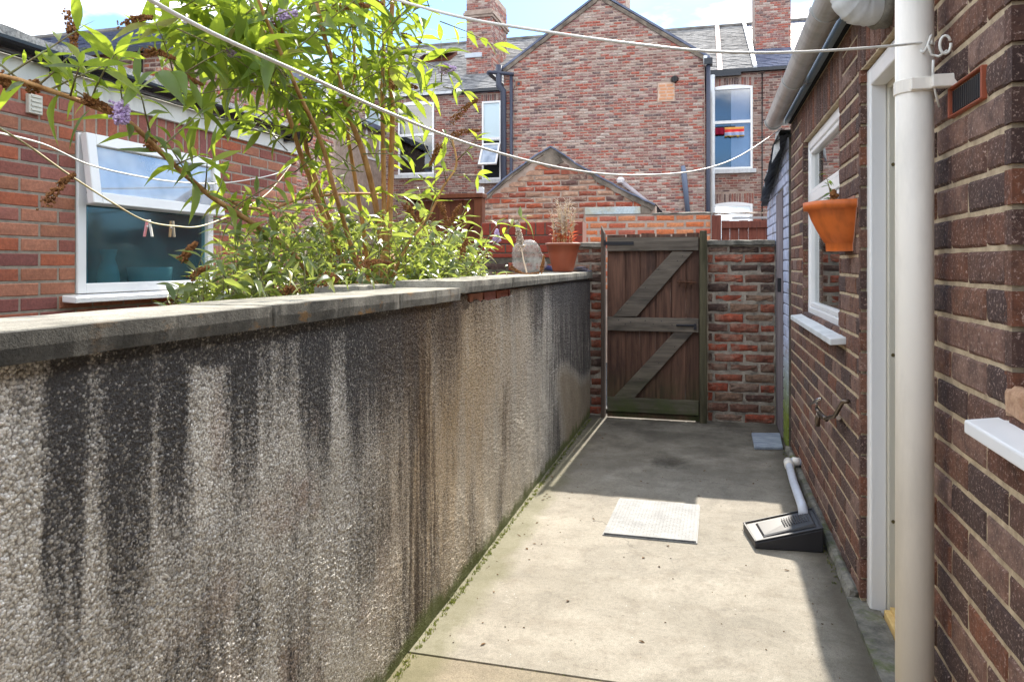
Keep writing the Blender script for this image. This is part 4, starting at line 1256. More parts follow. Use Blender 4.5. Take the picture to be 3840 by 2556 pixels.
brickwork(nw, '-Y', NY + 0.01, [(-3.6, gx0 - 0.004, 0.0, 1.45)], M_gate_o, M_gate_i, module=0.232, course=0.0785, joint=0.014, proud=0.010, worn=1.4, jitter_seed=14)

# ------------------------------------------------------------------ neighbour's kitchen extension on the left
NXX = -3.285
ne = thing('neighbour_extension', (-4.2, 3.5, 0), 'single storey red brick extension with flat felt roof beyond the garden wall', 'house')
wy0, wy1, wz0, wz1 = 3.215, 4.345, 1.085, 1.965
wb = MB()
def wall_xn(mb, x0, x1, y0, y1, z0, z1, holes): wall_x(mb, x0, x1, y0, y1, z0, z1, holes)
NE0, NE1 = -1.0, 5.42
wall_x(wb, NXX - 0.11, NXX + 0.0, NE0, NE1, -0.02, 2.24, [(wy0, wy1, wz0, wz1)])
wb.build('wall', M_mortar_grey, ne)
ib = MB(); ib.box(-6.6, NXX - 0.12, NE1 - 0.12, NE1 - 0.002, -0.02, 2.2); ib.box(-6.6, NXX - 0.12, NE0, NE0 + 0.12, -0.02, 2.2); ib.box(-6.7, -6.6, NE0, NE1, -0.02, 2.2)
ib.box(-6.6, NXX - 0.12, NE0 + 0.13, NE1 - 0.13, -0.02, 0.05); ib.build('inner_wall', M_room, ne)
r_ = brickwork(ne, '+X', NXX, [(NE0, NE1, 0.0, 2.16)], M_ext_o, M_ext_i, module=0.2235, course=0.0745, joint=0.010, u_ref=3.215, z_ref=1.085 - 0.0745 * 14, proud=0.004, worn=0.3,
          holes=[(wy0, wy1, wz0, wz1), (wy0 - 0.02, wy1 + 0.02, wz1, 2.18)], minpx=20, vert=[(wy0 - 0.02, wy1 + 0.02, wz1, 2.17, 0.0765)], jitter_seed=21)
print('ext bricks', r_)
MB().box(NXX - 0.1, NXX + 0.030, NE0, NE1 + 0.03, 2.150, 2.262).build('fascia', M_fascia, ne, bevel=0.003)
rb = rough_box(NXX - 0.5, NXX + 0.03, NE0, NE1 + 0.05, 2.264, 2.40, 0.06, 0.006, sc=6, seed=3); rb.build('felt_upstand', M_felt, ne)
MB().box(-6.7, NXX - 0.45, NE0, NE1, 2.264, 2.33).build('roof', M_felt, ne)
g = MB(); n = 12; gc, gzz = NXX + 0.088, 2.315
pr = [(gc + 0.052 * math.cos(math.pi + math.pi * k / n), gzz + 0.062 * math.sin(math.pi + math.pi * k / n)) for k in range(n + 1)]
pq = [(gc + (x - gc) * .92, gzz + (z - gzz) * .92) for x, z in pr]
poly = pr + pq[::-1]
g.add([(x, NE0, z) for x, z in poly] + [(x, NE1 + 0.02, z) for x, z in poly], [(i, (i + 1) % len(poly), len(poly) + (i + 1) % len(poly), len(poly) + i) for i in range(len(poly))])
g.add([(x, NE1 + 0.021, z) for x, z in pr], [tuple(range(n + 1))])
g.build('gutter', M_black, ne)
for y in (3.05, 4.55, 5.2):
    c_ = MB(); c_.box(NXX + 0.032, NXX + 0.09, y - 0.03, y + 0.03, 2.222, 2.262)
    po = [(gc + 0.057 * math.cos(math.pi + math.pi * k / n), gzz + 0.067 * math.sin(math.pi + math.pi * k / n)) for k in range(n + 1)]
    c_.add([(x, y - 0.05, z) for x, z in po] + [(x, y + 0.05, z) for x, z in po], [(k, k + 1, n + 2 + k, n + 1 + k) for k in range(n)])
    c_.build('gutter_bracket', M_black, ne)
# window
w = thing_part('window', ne)
def frame_xn(mb, X0, X1, y0, y1, z0, z1, w_): frame_x(mb, X0, X1, y0, y1, z0, z1, w_)
fb = MB(); frame_x(fb, NXX - 0.045, NXX + 0.012, wy0 + 0.004, wy1 - 0.004, wz0 + 0.004, wz1 - 0.004, 0.055)
fb.box(NXX - 0.045, NXX + 0.012, wy0 + 0.059, wy1 - 0.059, 1.575, 1.635); fb.build('frame', M_pvc, w, bevel=0.004, seg=2)
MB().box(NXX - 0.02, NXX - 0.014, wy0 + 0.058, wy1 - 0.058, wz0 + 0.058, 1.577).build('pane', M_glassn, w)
# open top sash, hinged at its head
Mh = Matrix.Translation((NXX + 0.016, 0, wz1 - 0.01)) @ Matrix.Rotation(math.radians(-7.5), 4, 'Y')
def tb(mb, x0, x1, y0, y1, z0, z1): mb.box(x0, x1, y0, y1, z0, z1, M=Mh)
sb = MB(); hh = 0.385
tb(sb, 0, 0.045, wy0 + 0.01, wy0 + 0.072, -hh, 0); tb(sb, 0, 0.045, wy1 - 0.072, wy1 - 0.01, -hh, 0)
tb(sb, 0, 0.045, wy0 + 0.072, wy1 - 0.072, -0.062, 0); tb(sb, 0, 0.045, wy0 + 0.072, wy1 - 0.072, -hh, -hh + 0.062)
sb.build('open_sash', M_pvc, w, bevel=0.004)
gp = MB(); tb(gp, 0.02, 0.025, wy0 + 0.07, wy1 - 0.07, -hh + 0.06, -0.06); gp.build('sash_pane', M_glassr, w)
MB().hexa([(NXX + 0.012, wy0 - 0.10, 1.050), (NXX + 0.105, wy0 - 0.10, 1.044), (NXX + 0.105, wy1 + 0.06, 1.044), (NXX + 0.012, wy1 + 0.06, 1.050)],
          [(NXX + 0.012, wy0 - 0.10, 1.086), (NXX + 0.105, wy0 - 0.10, 1.076), (NXX + 0.105, wy1 + 0.06, 1.076), (NXX + 0.012, wy1 + 0.06, 1.086)]).build('sill', M_pvc, w, bevel=0.004)
cu = MB()
for k in range(9): cu.box(NXX - 0.17 - 0.02 * (k % 2), NXX - 0.15 - 0.02 * (k % 2), 3.22 + k * 0.025, 3.246 + k * 0.025, 1.1, 1.6)
cu.build('curtain', M_teal, w)
v_ = thing_part('vase', w)
vz = MB(); vz.lathe([(0.0, 0), (0.05, 0.0), (0.065, 0.06), (0.05, 0.14), (0.035, 0.18), (0.05, 0.24), (0.045, 0.24)], (NXX - 0.25, 3.70, 1.10), 20); vz.build('vase_body', M_ceram, v_, smooth=True)
vz = MB(); vz.lathe([(0.0, 0), (0.10, 0.0), (0.13, 0.05), (0.14, 0.13), (0.13, 0.13)], (NXX - 0.28, 4.08, 1.10), 20); vz.build('bowl', M_ceram, v_, smooth=True)
MB().box(NXX - 0.5, NXX - 0.13, wy0, wy1, 1.06, 1.098).build('inner_sill', M_pvc, w)
q = onX(98, 385, NXX)
cv = MB(); a, b = onX(92, 365, NXX), onX(131, 432, NXX)
ven = thing_part('cream_vent', ne)
cv.box(NXX + 0.004, NXX + 0.03, a.y, b.y + 0.02, b.z, a.z + 0.02); cv.build('vent_box', M_cream, ven, bevel=0.003)
sl = MB()
for k in range(4): sl.box(NXX + 0.0305, NXX + 0.036, a.y + 0.01, b.y + 0.01, b.z + 0.015 + k * 0.022, b.z + 0.024 + k * 0.022)
sl.build('louvre', M_cream, ven)
# hook
hk = onX(1092, 616, NXX)
MB().tube([hk + Vector((0.004, 0, 0)), hk + Vector((0.03, 0, 0)), hk + Vector((0.035, 0.01, 0.012))], 0.006, 8).build('hook', M_rustm, ne)

# ------------------------------------------------------------------ outhouse and wall across the lane
OY = 9.30
oh = thing('lane_outhouse', (-0.2, 10.0, 0), 'small gabled outhouse of mottled orange handmade brick across the lane', 'outhouse')
def uz(px, py, Y=OY):
    q = onY(px, py, Y); return (q.x, q.z)
gl, ap, gr = uz(1812, 745), uz(2066, 553), uz(2452, 771)
xL = gl[0]
polyL = [(xL, -0.02), (uz(2192, 900)[0], -0.02), (uz(2192, 900)[0], uz(2192, 640)[1]), (uz(2160, 624)[0], uz(2160, 624)[1]), ap, (uz(1990, 618)[0], uz(1990, 612)[1]), gl]
zc = [(xL, -0.02), (gr[0] + 0.02, -0.02), (gr[0] + 0.02, gr[1])] + [uz(2352, 722), uz(2262, 672), uz(2160, 615), uz(2110, 580), ap, uz(2030, 573), uz(1975, 612), uz(1905, 662), gl]
MB().extr([(x, OY + 0.012, z) for x, z in zc], (0, 0.2, 0)).build('gable', M_mortar_pale, oh)
r_ = brickwork(oh, '-Y', OY + 0.012, [(xL, gr[0], 0.9, 3.0)], M_out_o, M_out_i, module=0.232, course=0.0715, joint=0.013, u_ref=xL, z_ref=0.9, proud=0.012, worn=1.5, jit=0.004,
          poly=[(xL, 0.5), (gr[0], 0.5), (gr[0], gr[1] - 0.03), (ap[0], ap[1] - 0.12), (gl[0], gl[1] - 0.04)], holes=[(uz(2190, 900)[0], gr[0] + .1, 0.0, uz(2300, 772)[1])], minpx=18, maxn=290, jitter_seed=31, nv=9)
print('outhouse bricks', r_)
apx2 = [(ap[0], ap[1] - 0.01), (ap[0] - 0.19, ap[1] - 0.19), (ap[0] - 0.02, ap[1] - 0.27), (ap[0] + 0.17, ap[1] - 0.19)]
MB().extr([(x, OY - 0.010, z) for x, z in apx2], (0, 0.02, 0)).build('apex_render', M_verge, oh)
# cement verge following the roof line
def strip(name, pts, w, mat, root, Y, th=0.02, dy=0.0):
    mb = MB()
    vs = []
    for i, p in enumerate(pts):
        a = Vector(pts[max(i - 1, 0)]); b = Vector(pts[min(i + 1, len(pts) - 1)])
        d = (b - a).normalized(); nrm = Vector((-d[1], d[0]))
        if nrm[1] < 0: nrm = -nrm
        wv = w[i] if isinstance(w, (list, tuple)) else w
        for (s_, yy) in ((0, Y), (-1, Y), (0, Y + th), (-1, Y + th)):
            vs.append((p[0] + nrm[0] * wv * s_, yy, p[1] + nrm[1] * wv * s_))
    fs = []
    for i in range(len(pts) - 1):
        o = i * 4; q = o + 4
        fs += [(o, o + 1, q + 1, q), (o, q, q + 2, o + 2), (o + 1, o + 3, q + 3, q + 1)]
    mb.add(vs, fs)
    return mb.build(name, mat, root)
outl = [gl, uz(1905, 662), uz(1975, 612), uz(2030, 573), ap, uz(2110, 580), uz(2160, 615), uz(2262, 672), uz(2352, 722), (gr[0] + 0.02, gr[1])]
def wiggle(pts, n=5, amp=0.012, seed=0):
    out = []
    for i in range(len(pts) - 1):
        for k in range(n):
            t = k / n
            p = (pts[i][0] * (1 - t) + pts[i + 1][0] * t, pts[i][1] * (1 - t) + pts[i + 1][1] * t)
            j = noise.noise(Vector((p[0] * 9 + seed, p[1] * 9, 0))) * amp
            out.append((p[0], p[1] + j))
    out.append(pts[-1]); return out
wl = wiggle(outl)
strip('verge', wl, [0.035 + 0.02 * noise.noise(Vector((i * .7, 0, 0))) + (0.03 if p[0] > ap[0] + .6 else 0) for i, p in enumerate(wl)], M_verge, oh, OY - 0.012, 0.03)
strip('slate_edge', [(x, z + 0.020) for x, z in wl], 0.018, M_slated, oh, OY - 0.03, 2.2)
ln = MB(); a, b = uz(2194, 778), uz(2432, 801)
MB().box(a[0], b[0] - 0.1, OY - 0.006, OY + 0.02, b[1], a[1]).build('lintel', M_lintel, oh, bevel=0.004)
MB().box(b[0] - 0.095, b[0] + 0.03, OY - 0.001, OY + 0.02, b[1] - 0.0, a[1] + 0.02).build('cement_patch', M_verge, oh, bevel=0.004)
lw = thing('lane_wall', (1.0, 9.4, 0), 'bright orange brick wall with pale wide mortar beyond the wooden gate', 'wall')
lx0, lx1 = uz(2192, 850)[0], uz(2668, 850)[0]
lz = uz(2560, 800)[1]
MB().box(lx0 + 0.002, lx1, OY + 0.004, OY + 0.20, -0.02, b[1] - 0.004).build('wall', M_mortar_pale, lw)
MB().box(uz(2436, 800)[0] + 0.03, lx1, OY + 0.004, OY + 0.20, b[1] - 0.002, lz - 0.01).build('wall', M_mortar_pale, lw)
r_ = brickwork(lw, '-Y', OY + 0.004, [(lx0, lx1, 0.9, lz - 0.01)], M_org_o, M_org_i, module=0.238, course=0.0865, joint=0.022, u_ref=lx0 + 0.06, z_ref=lz - 0.01 - 0.0865 * 12, proud=0.006, worn=0.9, jit=0.002, jitter_seed=33, minpx=18)
mb = rough_box(uz(2436, 800)[0] + 0.03, lx1 + 0.01, OY - 0.02, OY + 0.22, lz - 0.012, lz + 0.014, 0.05, 0.006, seed=5); mb.build('coping_slab', M_stone, lw)
# brown fence to its right
fn = thing('brown_fence', (2.0, 9.4, 0), 'red brown stained timber fence to the right of the orange lane wall', 'fence')
fx0, fx1 = uz(2669, 850)[0], 3.6
zt_ = uz(2750, 822)[1]
MB().box(fx0, fx0 + 0.11, OY - 0.03, OY + 0.07, -0.01, lz - 0.03).build('post', M_fence, fn, bevel=0.004)
k = 0; x = fx0 + 0.115
while x < fx1:
    w_ = 0.098 + 0.006 * (k % 3)
    MB().box(x + 0.001, x + w_ - 0.001, OY + 0.01, OY + 0.03, 0.0, zt_ - 0.015 - 0.006 * (k % 2)).build('board', M_fence, fn, bevel=0.004)
    x += w_; k += 1
MB().box(fx0 + 0.115, fx1, OY - 0.025, OY + 0.007, zt_ - 0.11, zt_ - 0.03).build('rail', M_fence, fn, bevel=0.004)
mb = rough_box(fx0 - 0.0, fx1, OY - 0.03, OY + 0.06, lz - 0.028, lz + 0.006, 0.08, 0.008, seed=8); mb.build('top_rail', m_noise('weathered top rail', (0.12, 0.08, 0.06), (0.42, 0.32, 0.24), 9, bump=0.5), fn)
MB().box(fx0 + 0.24, fx0 + 0.75, OY + 0.05, OY + 0.08, zt_ + 0.005, zt_ + 0.03).build('white_strip', M_pvc_old, fn)

# ------------------------------------------------------------------ terrace: projecting wing with the big gable
FY = 19.5
def fz(px, py, Y=FY):
    q = onY(px, py, Y); return (q.x, q.z)
wg = thing('gable_wing', (0.6, 21.0, 0), 'tall gable end wing of weathered red and whitened brick facing the lane', 'house')
eL, eR, apx = fz(1889, 262), fz(2642, 214), fz(2250, -18)
SH = eL[0], eR[0]
MB().extr([(eL[0], FY + 0.01, -0.02), (eR[0], FY + 0.01, -0.02), (eR[0], FY + 0.01, eR[1]), (apx[0], FY + 0.01, apx[1]), (eL[0], FY + 0.01, eL[1])], (0, 3.9, 0)).build('wall', M_mortar_pale, wg)
vent_c = fz(2530, 298); pa0, pa1 = fz(2466, 312), fz(2530, 380)
hol = fz(1945, 315)
r_ = brickwork(wg, '-Y', FY + 0.01, [(eL[0], eR[0], 1.2, apx[1])], M_far_i, M_far_i, module=0.228, course=0.0752, joint=0.012, u_ref=0, z_ref=1.2, proud=0.010, worn=1.6, jit=0.003, minpx=1e9,
          poly=[(eL[0], 0), (eR[0], 0), (eR[0], eR[1] - 0.03), (apx[0], apx[1] - 0.06), (eL[0], eL[1] - 0.03)], holes=[(pa0[0], pa1[0], pa1[1], pa0[1]), (hol[0] - .09, hol[0] + .09, hol[1] - .07, hol[1] + .08)], jitter_seed=41)
print('gable bricks', r_)
vl = [(eL[0] - 0.03, eL[1]), apx, (eR[0] + 0.03, eR[1])]
strip('verge', wiggle(vl, 14, 0.01), 0.10, M_verge, wg, FY - 0.03, 0.04)
rb = MB()
rb.extr([(eL[0] - 0.12, FY - 0.03, eL[1] - 0.05), (apx[0], FY - 0.03, apx[1] + 0.03), (apx[0], FY - 0.03, apx[1] + 0.09), (eL[0] - 0.14, FY - 0.03, eL[1] + 0.01)], (0, 6.5, 0))
rb.extr([(eR[0] + 0.12, FY - 0.03, eR[1] - 0.05), (apx[0], FY - 0.03, apx[1] + 0.03), (apx[0], FY - 0.03, apx[1] + 0.09), (eR[0] + 0.14, FY - 0.03, eR[1] + 0.01)], (0, 6.5, 0))
rb.build('roof', M_slated, wg)
pm = rough_box(pa0[0], pa1[0], FY - 0.012, FY + 0.02, pa1[1], pa0[1], 0.08, 0.004, seed=4); pm.build('cement_patch', m_noise('peach cement', (0.55, 0.36, 0.26), (0.68, 0.50, 0.38), 8, bump=0.3), wg)
for i in range(5):
    for j in range(2):
        x0 = pa0[0] + 0.04 + j * 0.19 + 0.03 * (i % 2); z0 = pa1[1] + 0.05 + i * 0.085
        if x0 + 0.17 < pa1[0]: MB().box(x0, x0 + 0.16, FY - 0.018, FY - 0.013, z0, z0 + 0.055).build('brick', m_peach if 'm_peach' in globals() else globals().setdefault('m_peach', m_plain('peach brick', (0.62, 0.30, 0.16), 0.9, 0.2)), wg)
vb = MB()
for k in range(20):
    pass
vb.tube([(vent_c[0], FY + 0.0, vent_c[1]), (vent_c[0], FY - 0.07, vent_c[1] - 0.01)], [0.10, 0.075], 20); vb.tube([(vent_c[0], FY - 0.07, vent_c[1] - 0.01), (vent_c[0], FY - 0.13, vent_c[1] - 0.02)], [0.075, 0.07], 20)
vb.build('black_vent', M_black, wg)
MB().box(hol[0] - .085, hol[0] + .085, FY + 0.002, FY + 0.006, hol[1] - .065, hol[1] + .075).build('vent_tile', M_terra, wg)
MB().tube([(hol[0], FY - 0.002, hol[1]), (hol[0], FY + 0.0015, hol[1])], 0.045, 12).build('vent_hole', M_black, wg)
ch = MB(); c0, c1 = fz(2250, 20, 22), fz(2352, 60, 22)
ch.box(c0[0], c1[0], 21.6, 22.9, 7.4, 10.6); ch.build('chimney', M_mortar_pale, wg)
brickwork(wg, '-Y', 21.6, [(c0[0], c1[0], 7.9, 10.6)], M_far_i, M_far_i, module=0.228, course=0.0752, joint=0.012, proud=0.008, worn=1.0, minpx=1e9, jitter_seed=43)
# pipes on the wing
def pipe(root, name, pts, r, mat, n=10): return MB().tube(pts, r, n).build(name, mat, root, smooth=True)
q0, q1 = fz(1878, 245, FY - 0.10), fz(1890, 690, FY - 0.10)
pipe(wg, 'soil_pipe', [(q0[0] - .05, FY - .12, q0[1]), (q0[0] - .05, FY - .12, fz(1878, 325)[1]), (q1[0] - 0.02, FY - .10, fz(1878, 345)[1]), (q1[0], FY - .10, 0)], 0.085, M_pipe_dk, 12)
q0, q1 = fz(1917, 283, FY - 0.08), fz(1917, 665, FY - 0.08)
pipe(wg, 'rain_pipe', [(q0[0], FY - .08, q0[1]), (q0[0], FY - .08, 0)], 0.045, M_pipe_dk)
q0, q1 = fz(1846, 280), fz(1930, 285)
hp = MB(); hp.tube([(q0[0] - .05, FY - .2, q0[1] + .02), (q1[0], FY - .10, q1[1] + .02)], 0.05, 10); hp.tube([(q0[0] - .05, FY - .2, q0[1] + .0), (q0[0] - .05, FY + 3.5, q0[1] + .0)], 0.06, 10)
hp.build('gutter', M_pipe_dk, wg)
q0 = fz(2656, 225, FY - .1)
pipe(wg, 'rain_pipe', [(q0[0], FY - .10, q0[1]), (q0[0], FY - .10, 0)], 0.055, M_pipe_dk)
MB().box(fz(2640, 218)[0], fz(2672, 218)[0], FY - 0.2, FY + 0.1, fz(2650, 248)[1], fz(2650, 226)[1]).build('hopper', M_black, wg)
pipe(wg, 'rain_pipe', [(fz(2645, 215)[0], FY - .12, fz(2645, 215)[1]), (fz(2645, 250)[0], FY - .12, fz(2645, 250)[1])], 0.05, M_pvc_old)
q0, q1 = fz(2562, 624), fz(2580, 800)
pipe(wg, 'grey_pipe', [(q0[0], FY - .10, q0[1]), (fz(2565, 650)[0], FY - .10, fz(2565, 650)[1]), (q1[0], FY - .08, q1[1])], [0.05, 0.075, 0.06], M_pipe_gr)
q0, q1 = fz(2332, 682), fz(2480, 800)
pipe(wg, 'lead_pipe', [(q0[0], FY - .12, q0[1]), (q1[0], FY - .12, q1[1])], [0.06, 0.05], m_plain('pinkish lead', (0.40, 0.35, 0.36), 0.5, 0.4))
MB().lathe([(0, 0), (0.09, 0.02), (0.11, 0.10), (0.06, 0.17), (0, 0.18)], (q0[0] - .02, FY - .12, q0[1] - .06), 14).build('vent_cap', m_plain('white cowl', (0.7, 0.66, 0.66), 0.6), wg)

# ------------------------------------------------------------------ terrace main range behind
MY = 23.4
RYD = 30.5      # ridge line
def slates(name, root, x0, x1, ya, za, yb, zb, mat, sw=0.30, ex=0.22, seed=0):
    """slate courses climbing from (ya, za) to (yb, zb)"""
    rr = random.Random(seed)
    d = Vector((0, yb - ya, zb - za)); Ln = d.length; d.normalize(); nrm = Vector((0, -d.z, d.y))
    mb = MB()
    rows = int(Ln / ex)
    for i in range(rows + 1):
        o = (sw / 2) * (i % 2)
        x = x0 - o
        while x < x1:
            a, b = max(x + 0.004, x0), min(x + sw - 0.004, x1)
            x += sw
            if b - a < 0.03: continue
            t = rr.uniform(-0.004, 0.006)
            p = Vector((0, ya, za)) + d * (i * ex)
            q = p + d * min(ex * 1.25, Ln - i * ex + 0.02)
            u0 = p + nrm * (0.030 + t); u1 = q + nrm * (0.012 + t)
            l0 = p + nrm * (0.018 + t); l1 = q + nrm * 0.002
            mb.add([(a, u0.y, u0.z), (b, u0.y, u0.z), (b, u1.y, u1.z), (a, u1.y, u1.z), (a, l0.y, l0.z), (b, l0.y, l0.z), (b, l1.y, l1.z), (a, l1.y, l1.z)],
                   [(0, 1, 2, 3), (0, 4, 5, 1), (0, 3, 7, 4), (1, 5, 6, 2)])
    o = mb.build(name, mat, root, tag=(None, None, None, 'stuff'))
    return o
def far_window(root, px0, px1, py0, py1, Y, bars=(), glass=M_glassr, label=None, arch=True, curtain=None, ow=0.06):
    (xa, zb), (xb, za) = fz(px0, py0, Y), fz(px1, py1, Y)
    w = thing_part('window', root)
    if label: w['label'] = label
    f = MB()
    f.box(xa, xa + ow, Y - 0.03, Y + 0.05, za, zb); f.box(xb - ow, xb, Y - 0.03, Y + 0.05, za, zb)
    f.box(xa + ow, xb - ow, Y - 0.03, Y + 0.05, zb - ow, zb); f.box(xa + ow, xb - ow, Y - 0.03, Y + 0.05, za, za + ow)
    for b in bars:
        z = fz(px0, b, Y)[1]; f.box(xa + ow, xb - ow, Y - 0.035, Y + 0.045, z - 0.045, z + 0.045)
    if arch:
        n = 10; pts = []
        for k in range(n + 1):
            t = k / n; pts.append((xa + (xb - xa) * t, Y - 0.028, zb + 0.07 * math.sin(math.pi * t) + 0.003))
        f.extr(pts + [(xb, Y - 0.028, zb - 0.01), (xa, Y - 0.028, zb - 0.01)], (0, 0.07, 0))
    f.build('frame', M_pvc, w)
    MB().box(xa + ow, xb - ow, Y + 0.01, Y + 0.015, za + ow, zb - ow).build('pane', glass, w)
    MB().box(xa - 0.10, xb + 0.10, Y - 0.12, Y + 0.0, za - 0.13, za - 0.006).build('sill', M_pvc_old, w)
    return w, (xa, xb, za, zb)
def far_wall(root, px0, px1, Y, z1, mat, holes, vert=(), seed=1, x0=None, x1=None, mortar=M_mortar_pale):
    xa = x0 if x0 is not None else fz(px0, 800, Y)[0]; xb = x1 if x1 is not None else fz(px1, 800, Y)[0]
    xsx = sorted({xa, xb} | {a for h_ in holes for a in h_[:2] if xa < a < xb})
    wb = MB()
    for a, b in zip(xsx, xsx[1:]):
        m = (a + b) / 2; cur = -0.02
        for h_ in sorted([h_ for h_ in holes if h_[0] < m < h_[1]], key=lambda q: q[2]):
            wb.box(a, b, Y + 0.01, Y + 0.25, cur, h_[2]); cur = h_[3]
        wb.box(a, b, Y + 0.01, Y + 0.25, cur, z1)
    wb.build('wall', mortar, root)
    return brickwork(root, '-Y', Y + 0.01, [(xa, xb, 1.2, z1)], mat, mat, module=0.228, course=0.0752, joint=0.012, z_ref=1.2, proud=0.010, worn=1.4, jit=0.003, minpx=1e9, holes=list(holes) + [(v_[0], v_[1], v_[2], v_[3]) for v_ in vert], vert=vert, jitter_seed=seed)
# left house
tl = thing('terraced_house', (-4.0, 25.0, 0), 'terraced brick house left of the big gable with slate roof, chimney and roof window', 'house')
ezL = fz(1780, 345, MY)[1]
hL = []
wA, rA = far_window(tl, 1494, 1628, 393, 652, MY, bars=(510,), glass=M_glassd, label='two pane white window behind the buddleia')
hL.append(rA)
MB().box(rA[0] + .05, rA[1] - .05, MY + 0.12, MY + 0.14, rA[2] + .05, rA[3] - .05).build('opening_shade_panel', M_dark, wA)  # dark panel stands in for the unlit room behind the glass
wB, rB = far_window(tl, 1808, 1880, 382, 672, MY, bars=(522,), arch=False, glass=M_frost, label='narrow bathroom window with open lower vent')
hL.append(rB)
def sold(r, d=0.24): return (r[0] - 0.04, r[1] + 0.04, r[3] + (0.0), r[3] + d, 0.0752)
far_wall(tl, 0, 1900, MY, ezL, M_fard_i, hL, vert=[sold(rA, 0.30), sold(rB)], seed=51, x0=-14.0)
ry = RYD; rz = 9.05
ridgeL = fz(1750, 165, RYD)[1]
slates('slates', tl, -14.2, -2.7, MY - 0.12, ezL + 0.0, RYD, ridgeL, M_slate, seed=3)
MB().extr([(-14.2, MY - 0.1, ezL - 0.05), (-14.2, RYD, ridgeL - 0.03), (-14.2, RYD + 3.8, ezL - 0.05)], (14.2 - 2.7, 0, 0)).build('roof', M_slated, tl)
MB().tube([(-14.2, RYD, ridgeL + 0.02), (-2.7, RYD, ridgeL + 0.02)], 0.10, 10).build('ridge_tiles', M_ridge, tl)
MB().box(fz(1700, 345, MY)[0], 1.0, MY - 0.16, MY - 0.02, ezL - 0.03, ezL + 0.06).build('gutter', M_black, tl)
MB().box(-14, fz(1700, 345, MY)[0] - 0.01, MY - 0.14, MY - 0.02, ezL - 0.03, ezL + 0.06).build('gutter', M_pvc_old, tl)
cx0, cx1 = fz(1748, 150, 25.3)[0], fz(1843, 150, 25.3)[0]
chm = thing_part('chimney', tl)
MB().box(cx0 + 0.01, cx1 - 0.01, 25.31, 27.4, 7.6, 11.1).build('stack', M_mortar_pale, chm)
brickwork(chm, '-Y', 25.31, [(cx0, cx1, 7.6, 10.9)], M_far_i, M_far_i, module=0.228, course=0.0752, joint=0.012, proud=0.010, worn=1.0, minpx=1e9, jitter_seed=44)
brickwork(chm, '+X', cx1 - 0.01, [(25.31, 27.4, 7.6, 10.9)], M_far_i, M_far_i, module=0.228, course=0.0752, joint=0.012, proud=0.010, worn=1.0, minpx=1e9, jitter_seed=45)
cb = MB()
for k, (e, z) in enumerate(((0.05, 10.15), (0.09, 10.24), (0.05, 10.33))): cb.box(cx0 - e, cx1 + e, 25.30 - e, 27.4 + e, z, z + 0.085)
cb.build('corbel', M_mortar_pale, chm)
for k in range(4): MB().lathe([(0.11, 0), (0.09, 0.45), (0.12, 0.50), (0.10, 0.52)], ((cx0 + cx1) / 2, 25.6 + 0.45 * k, 10.42), 14).build('chimney_pot', M_render, chm)
MB().box(cx0 - 0.02, cx1 - 0.35, 25.22, 25.305, fz(1780, 215, 25.3)[1] - 0.02, fz(1780, 200, 25.3)[1]).build('lead_apron', m_plain('pale lead', (0.5, 0.53, 0.56), 0.5), chm)
sv0, sv1 = fz(1575, 205, 25.5), fz(1700, 230, 25.5)
# roof window, propped open
sl_n = (ridgeL - ezL) / (RYD - MY)
def onroof(px, py):
    r = ray(px, py); # intersect z = ez + (y-MY)*s
    t = (ezL + 0.05 - MY * sl_n - CZ) / (r.z - sl_n * r.y)
    return Vector((0, 0, CZ)) + r * t
a, b, c_, d_ = onroof(1560, 238), onroof(1665, 238), onroof(1690, 205), onroof(1590, 205)
up = Vector((0, -0.5, 1)).normalized()
rw = thing_part('roof_window', tl)
x0, x1, y0, y1 = a.x, b.x + .1, a.y, c_.y
def rp_(x, y, h): return (x, y - h * 0.55, ezL + (y - MY) * sl_n + h)
MB().hexa([rp_(x0, y0, 0.0), rp_(x1, y0, 0), rp_(x1, y1, 0), rp_(x0, y1, 0)], [rp_(x0, y0, 0.14), rp_(x1, y0, 0.14), rp_(x1, y1, 0.14), rp_(x0, y1, 0.14)]).build('kerb', M_browng, rw)
MB().hexa([rp_(x0 - .05, y0 - .05, 0.35), rp_(x1 + .05, y0 - .05, 0.35), rp_(x1 + .05, y1, 0.16), rp_(x0 - .05, y1, 0.16)], [rp_(x0 - .05, y0 - .05, 0.40), rp_(x1 + .05, y0 - .05, 0.40), rp_(x1 + .05, y1, 0.21), rp_(x0 - .05, y1, 0.21)]).build('open_sash', M_pvc_old, rw)
# open vent in the bathroom window
vzt = fz(1840, 540, MY)[1]; vzb = fz(1840, 640, MY)[1]
Mv = Matrix.Translation((0, MY - 0.04, vzt)) @ Matrix.Rotation(math.radians(-32), 4, 'X')
ob = MB(); xa, xb = rB[0] + .02, rB[1] - .02
hh = vzt - vzb
for (x0_, x1_, z0_, z1_) in ((xa, xa + .06, -hh, 0), (xb - .06, xb, -hh, 0), (xa + .06, xb - .06, -.06, 0), (xa + .06, xb - .06, -hh, -hh + .06)):
    ob.box(x0_, x1_, -0.03, 0.02, z0_, z1_, M=Mv)
ob.build('open_vent', M_pvc, wB)
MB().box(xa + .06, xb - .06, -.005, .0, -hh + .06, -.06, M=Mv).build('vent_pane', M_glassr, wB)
MB().box(xa + .03, xb - .03, MY + .002, MY + .008, rB[2] + .06, vzt + .10).build('opening_shade_panel', M_dark, wB)  # dark sheet paints the shade inside the open vent
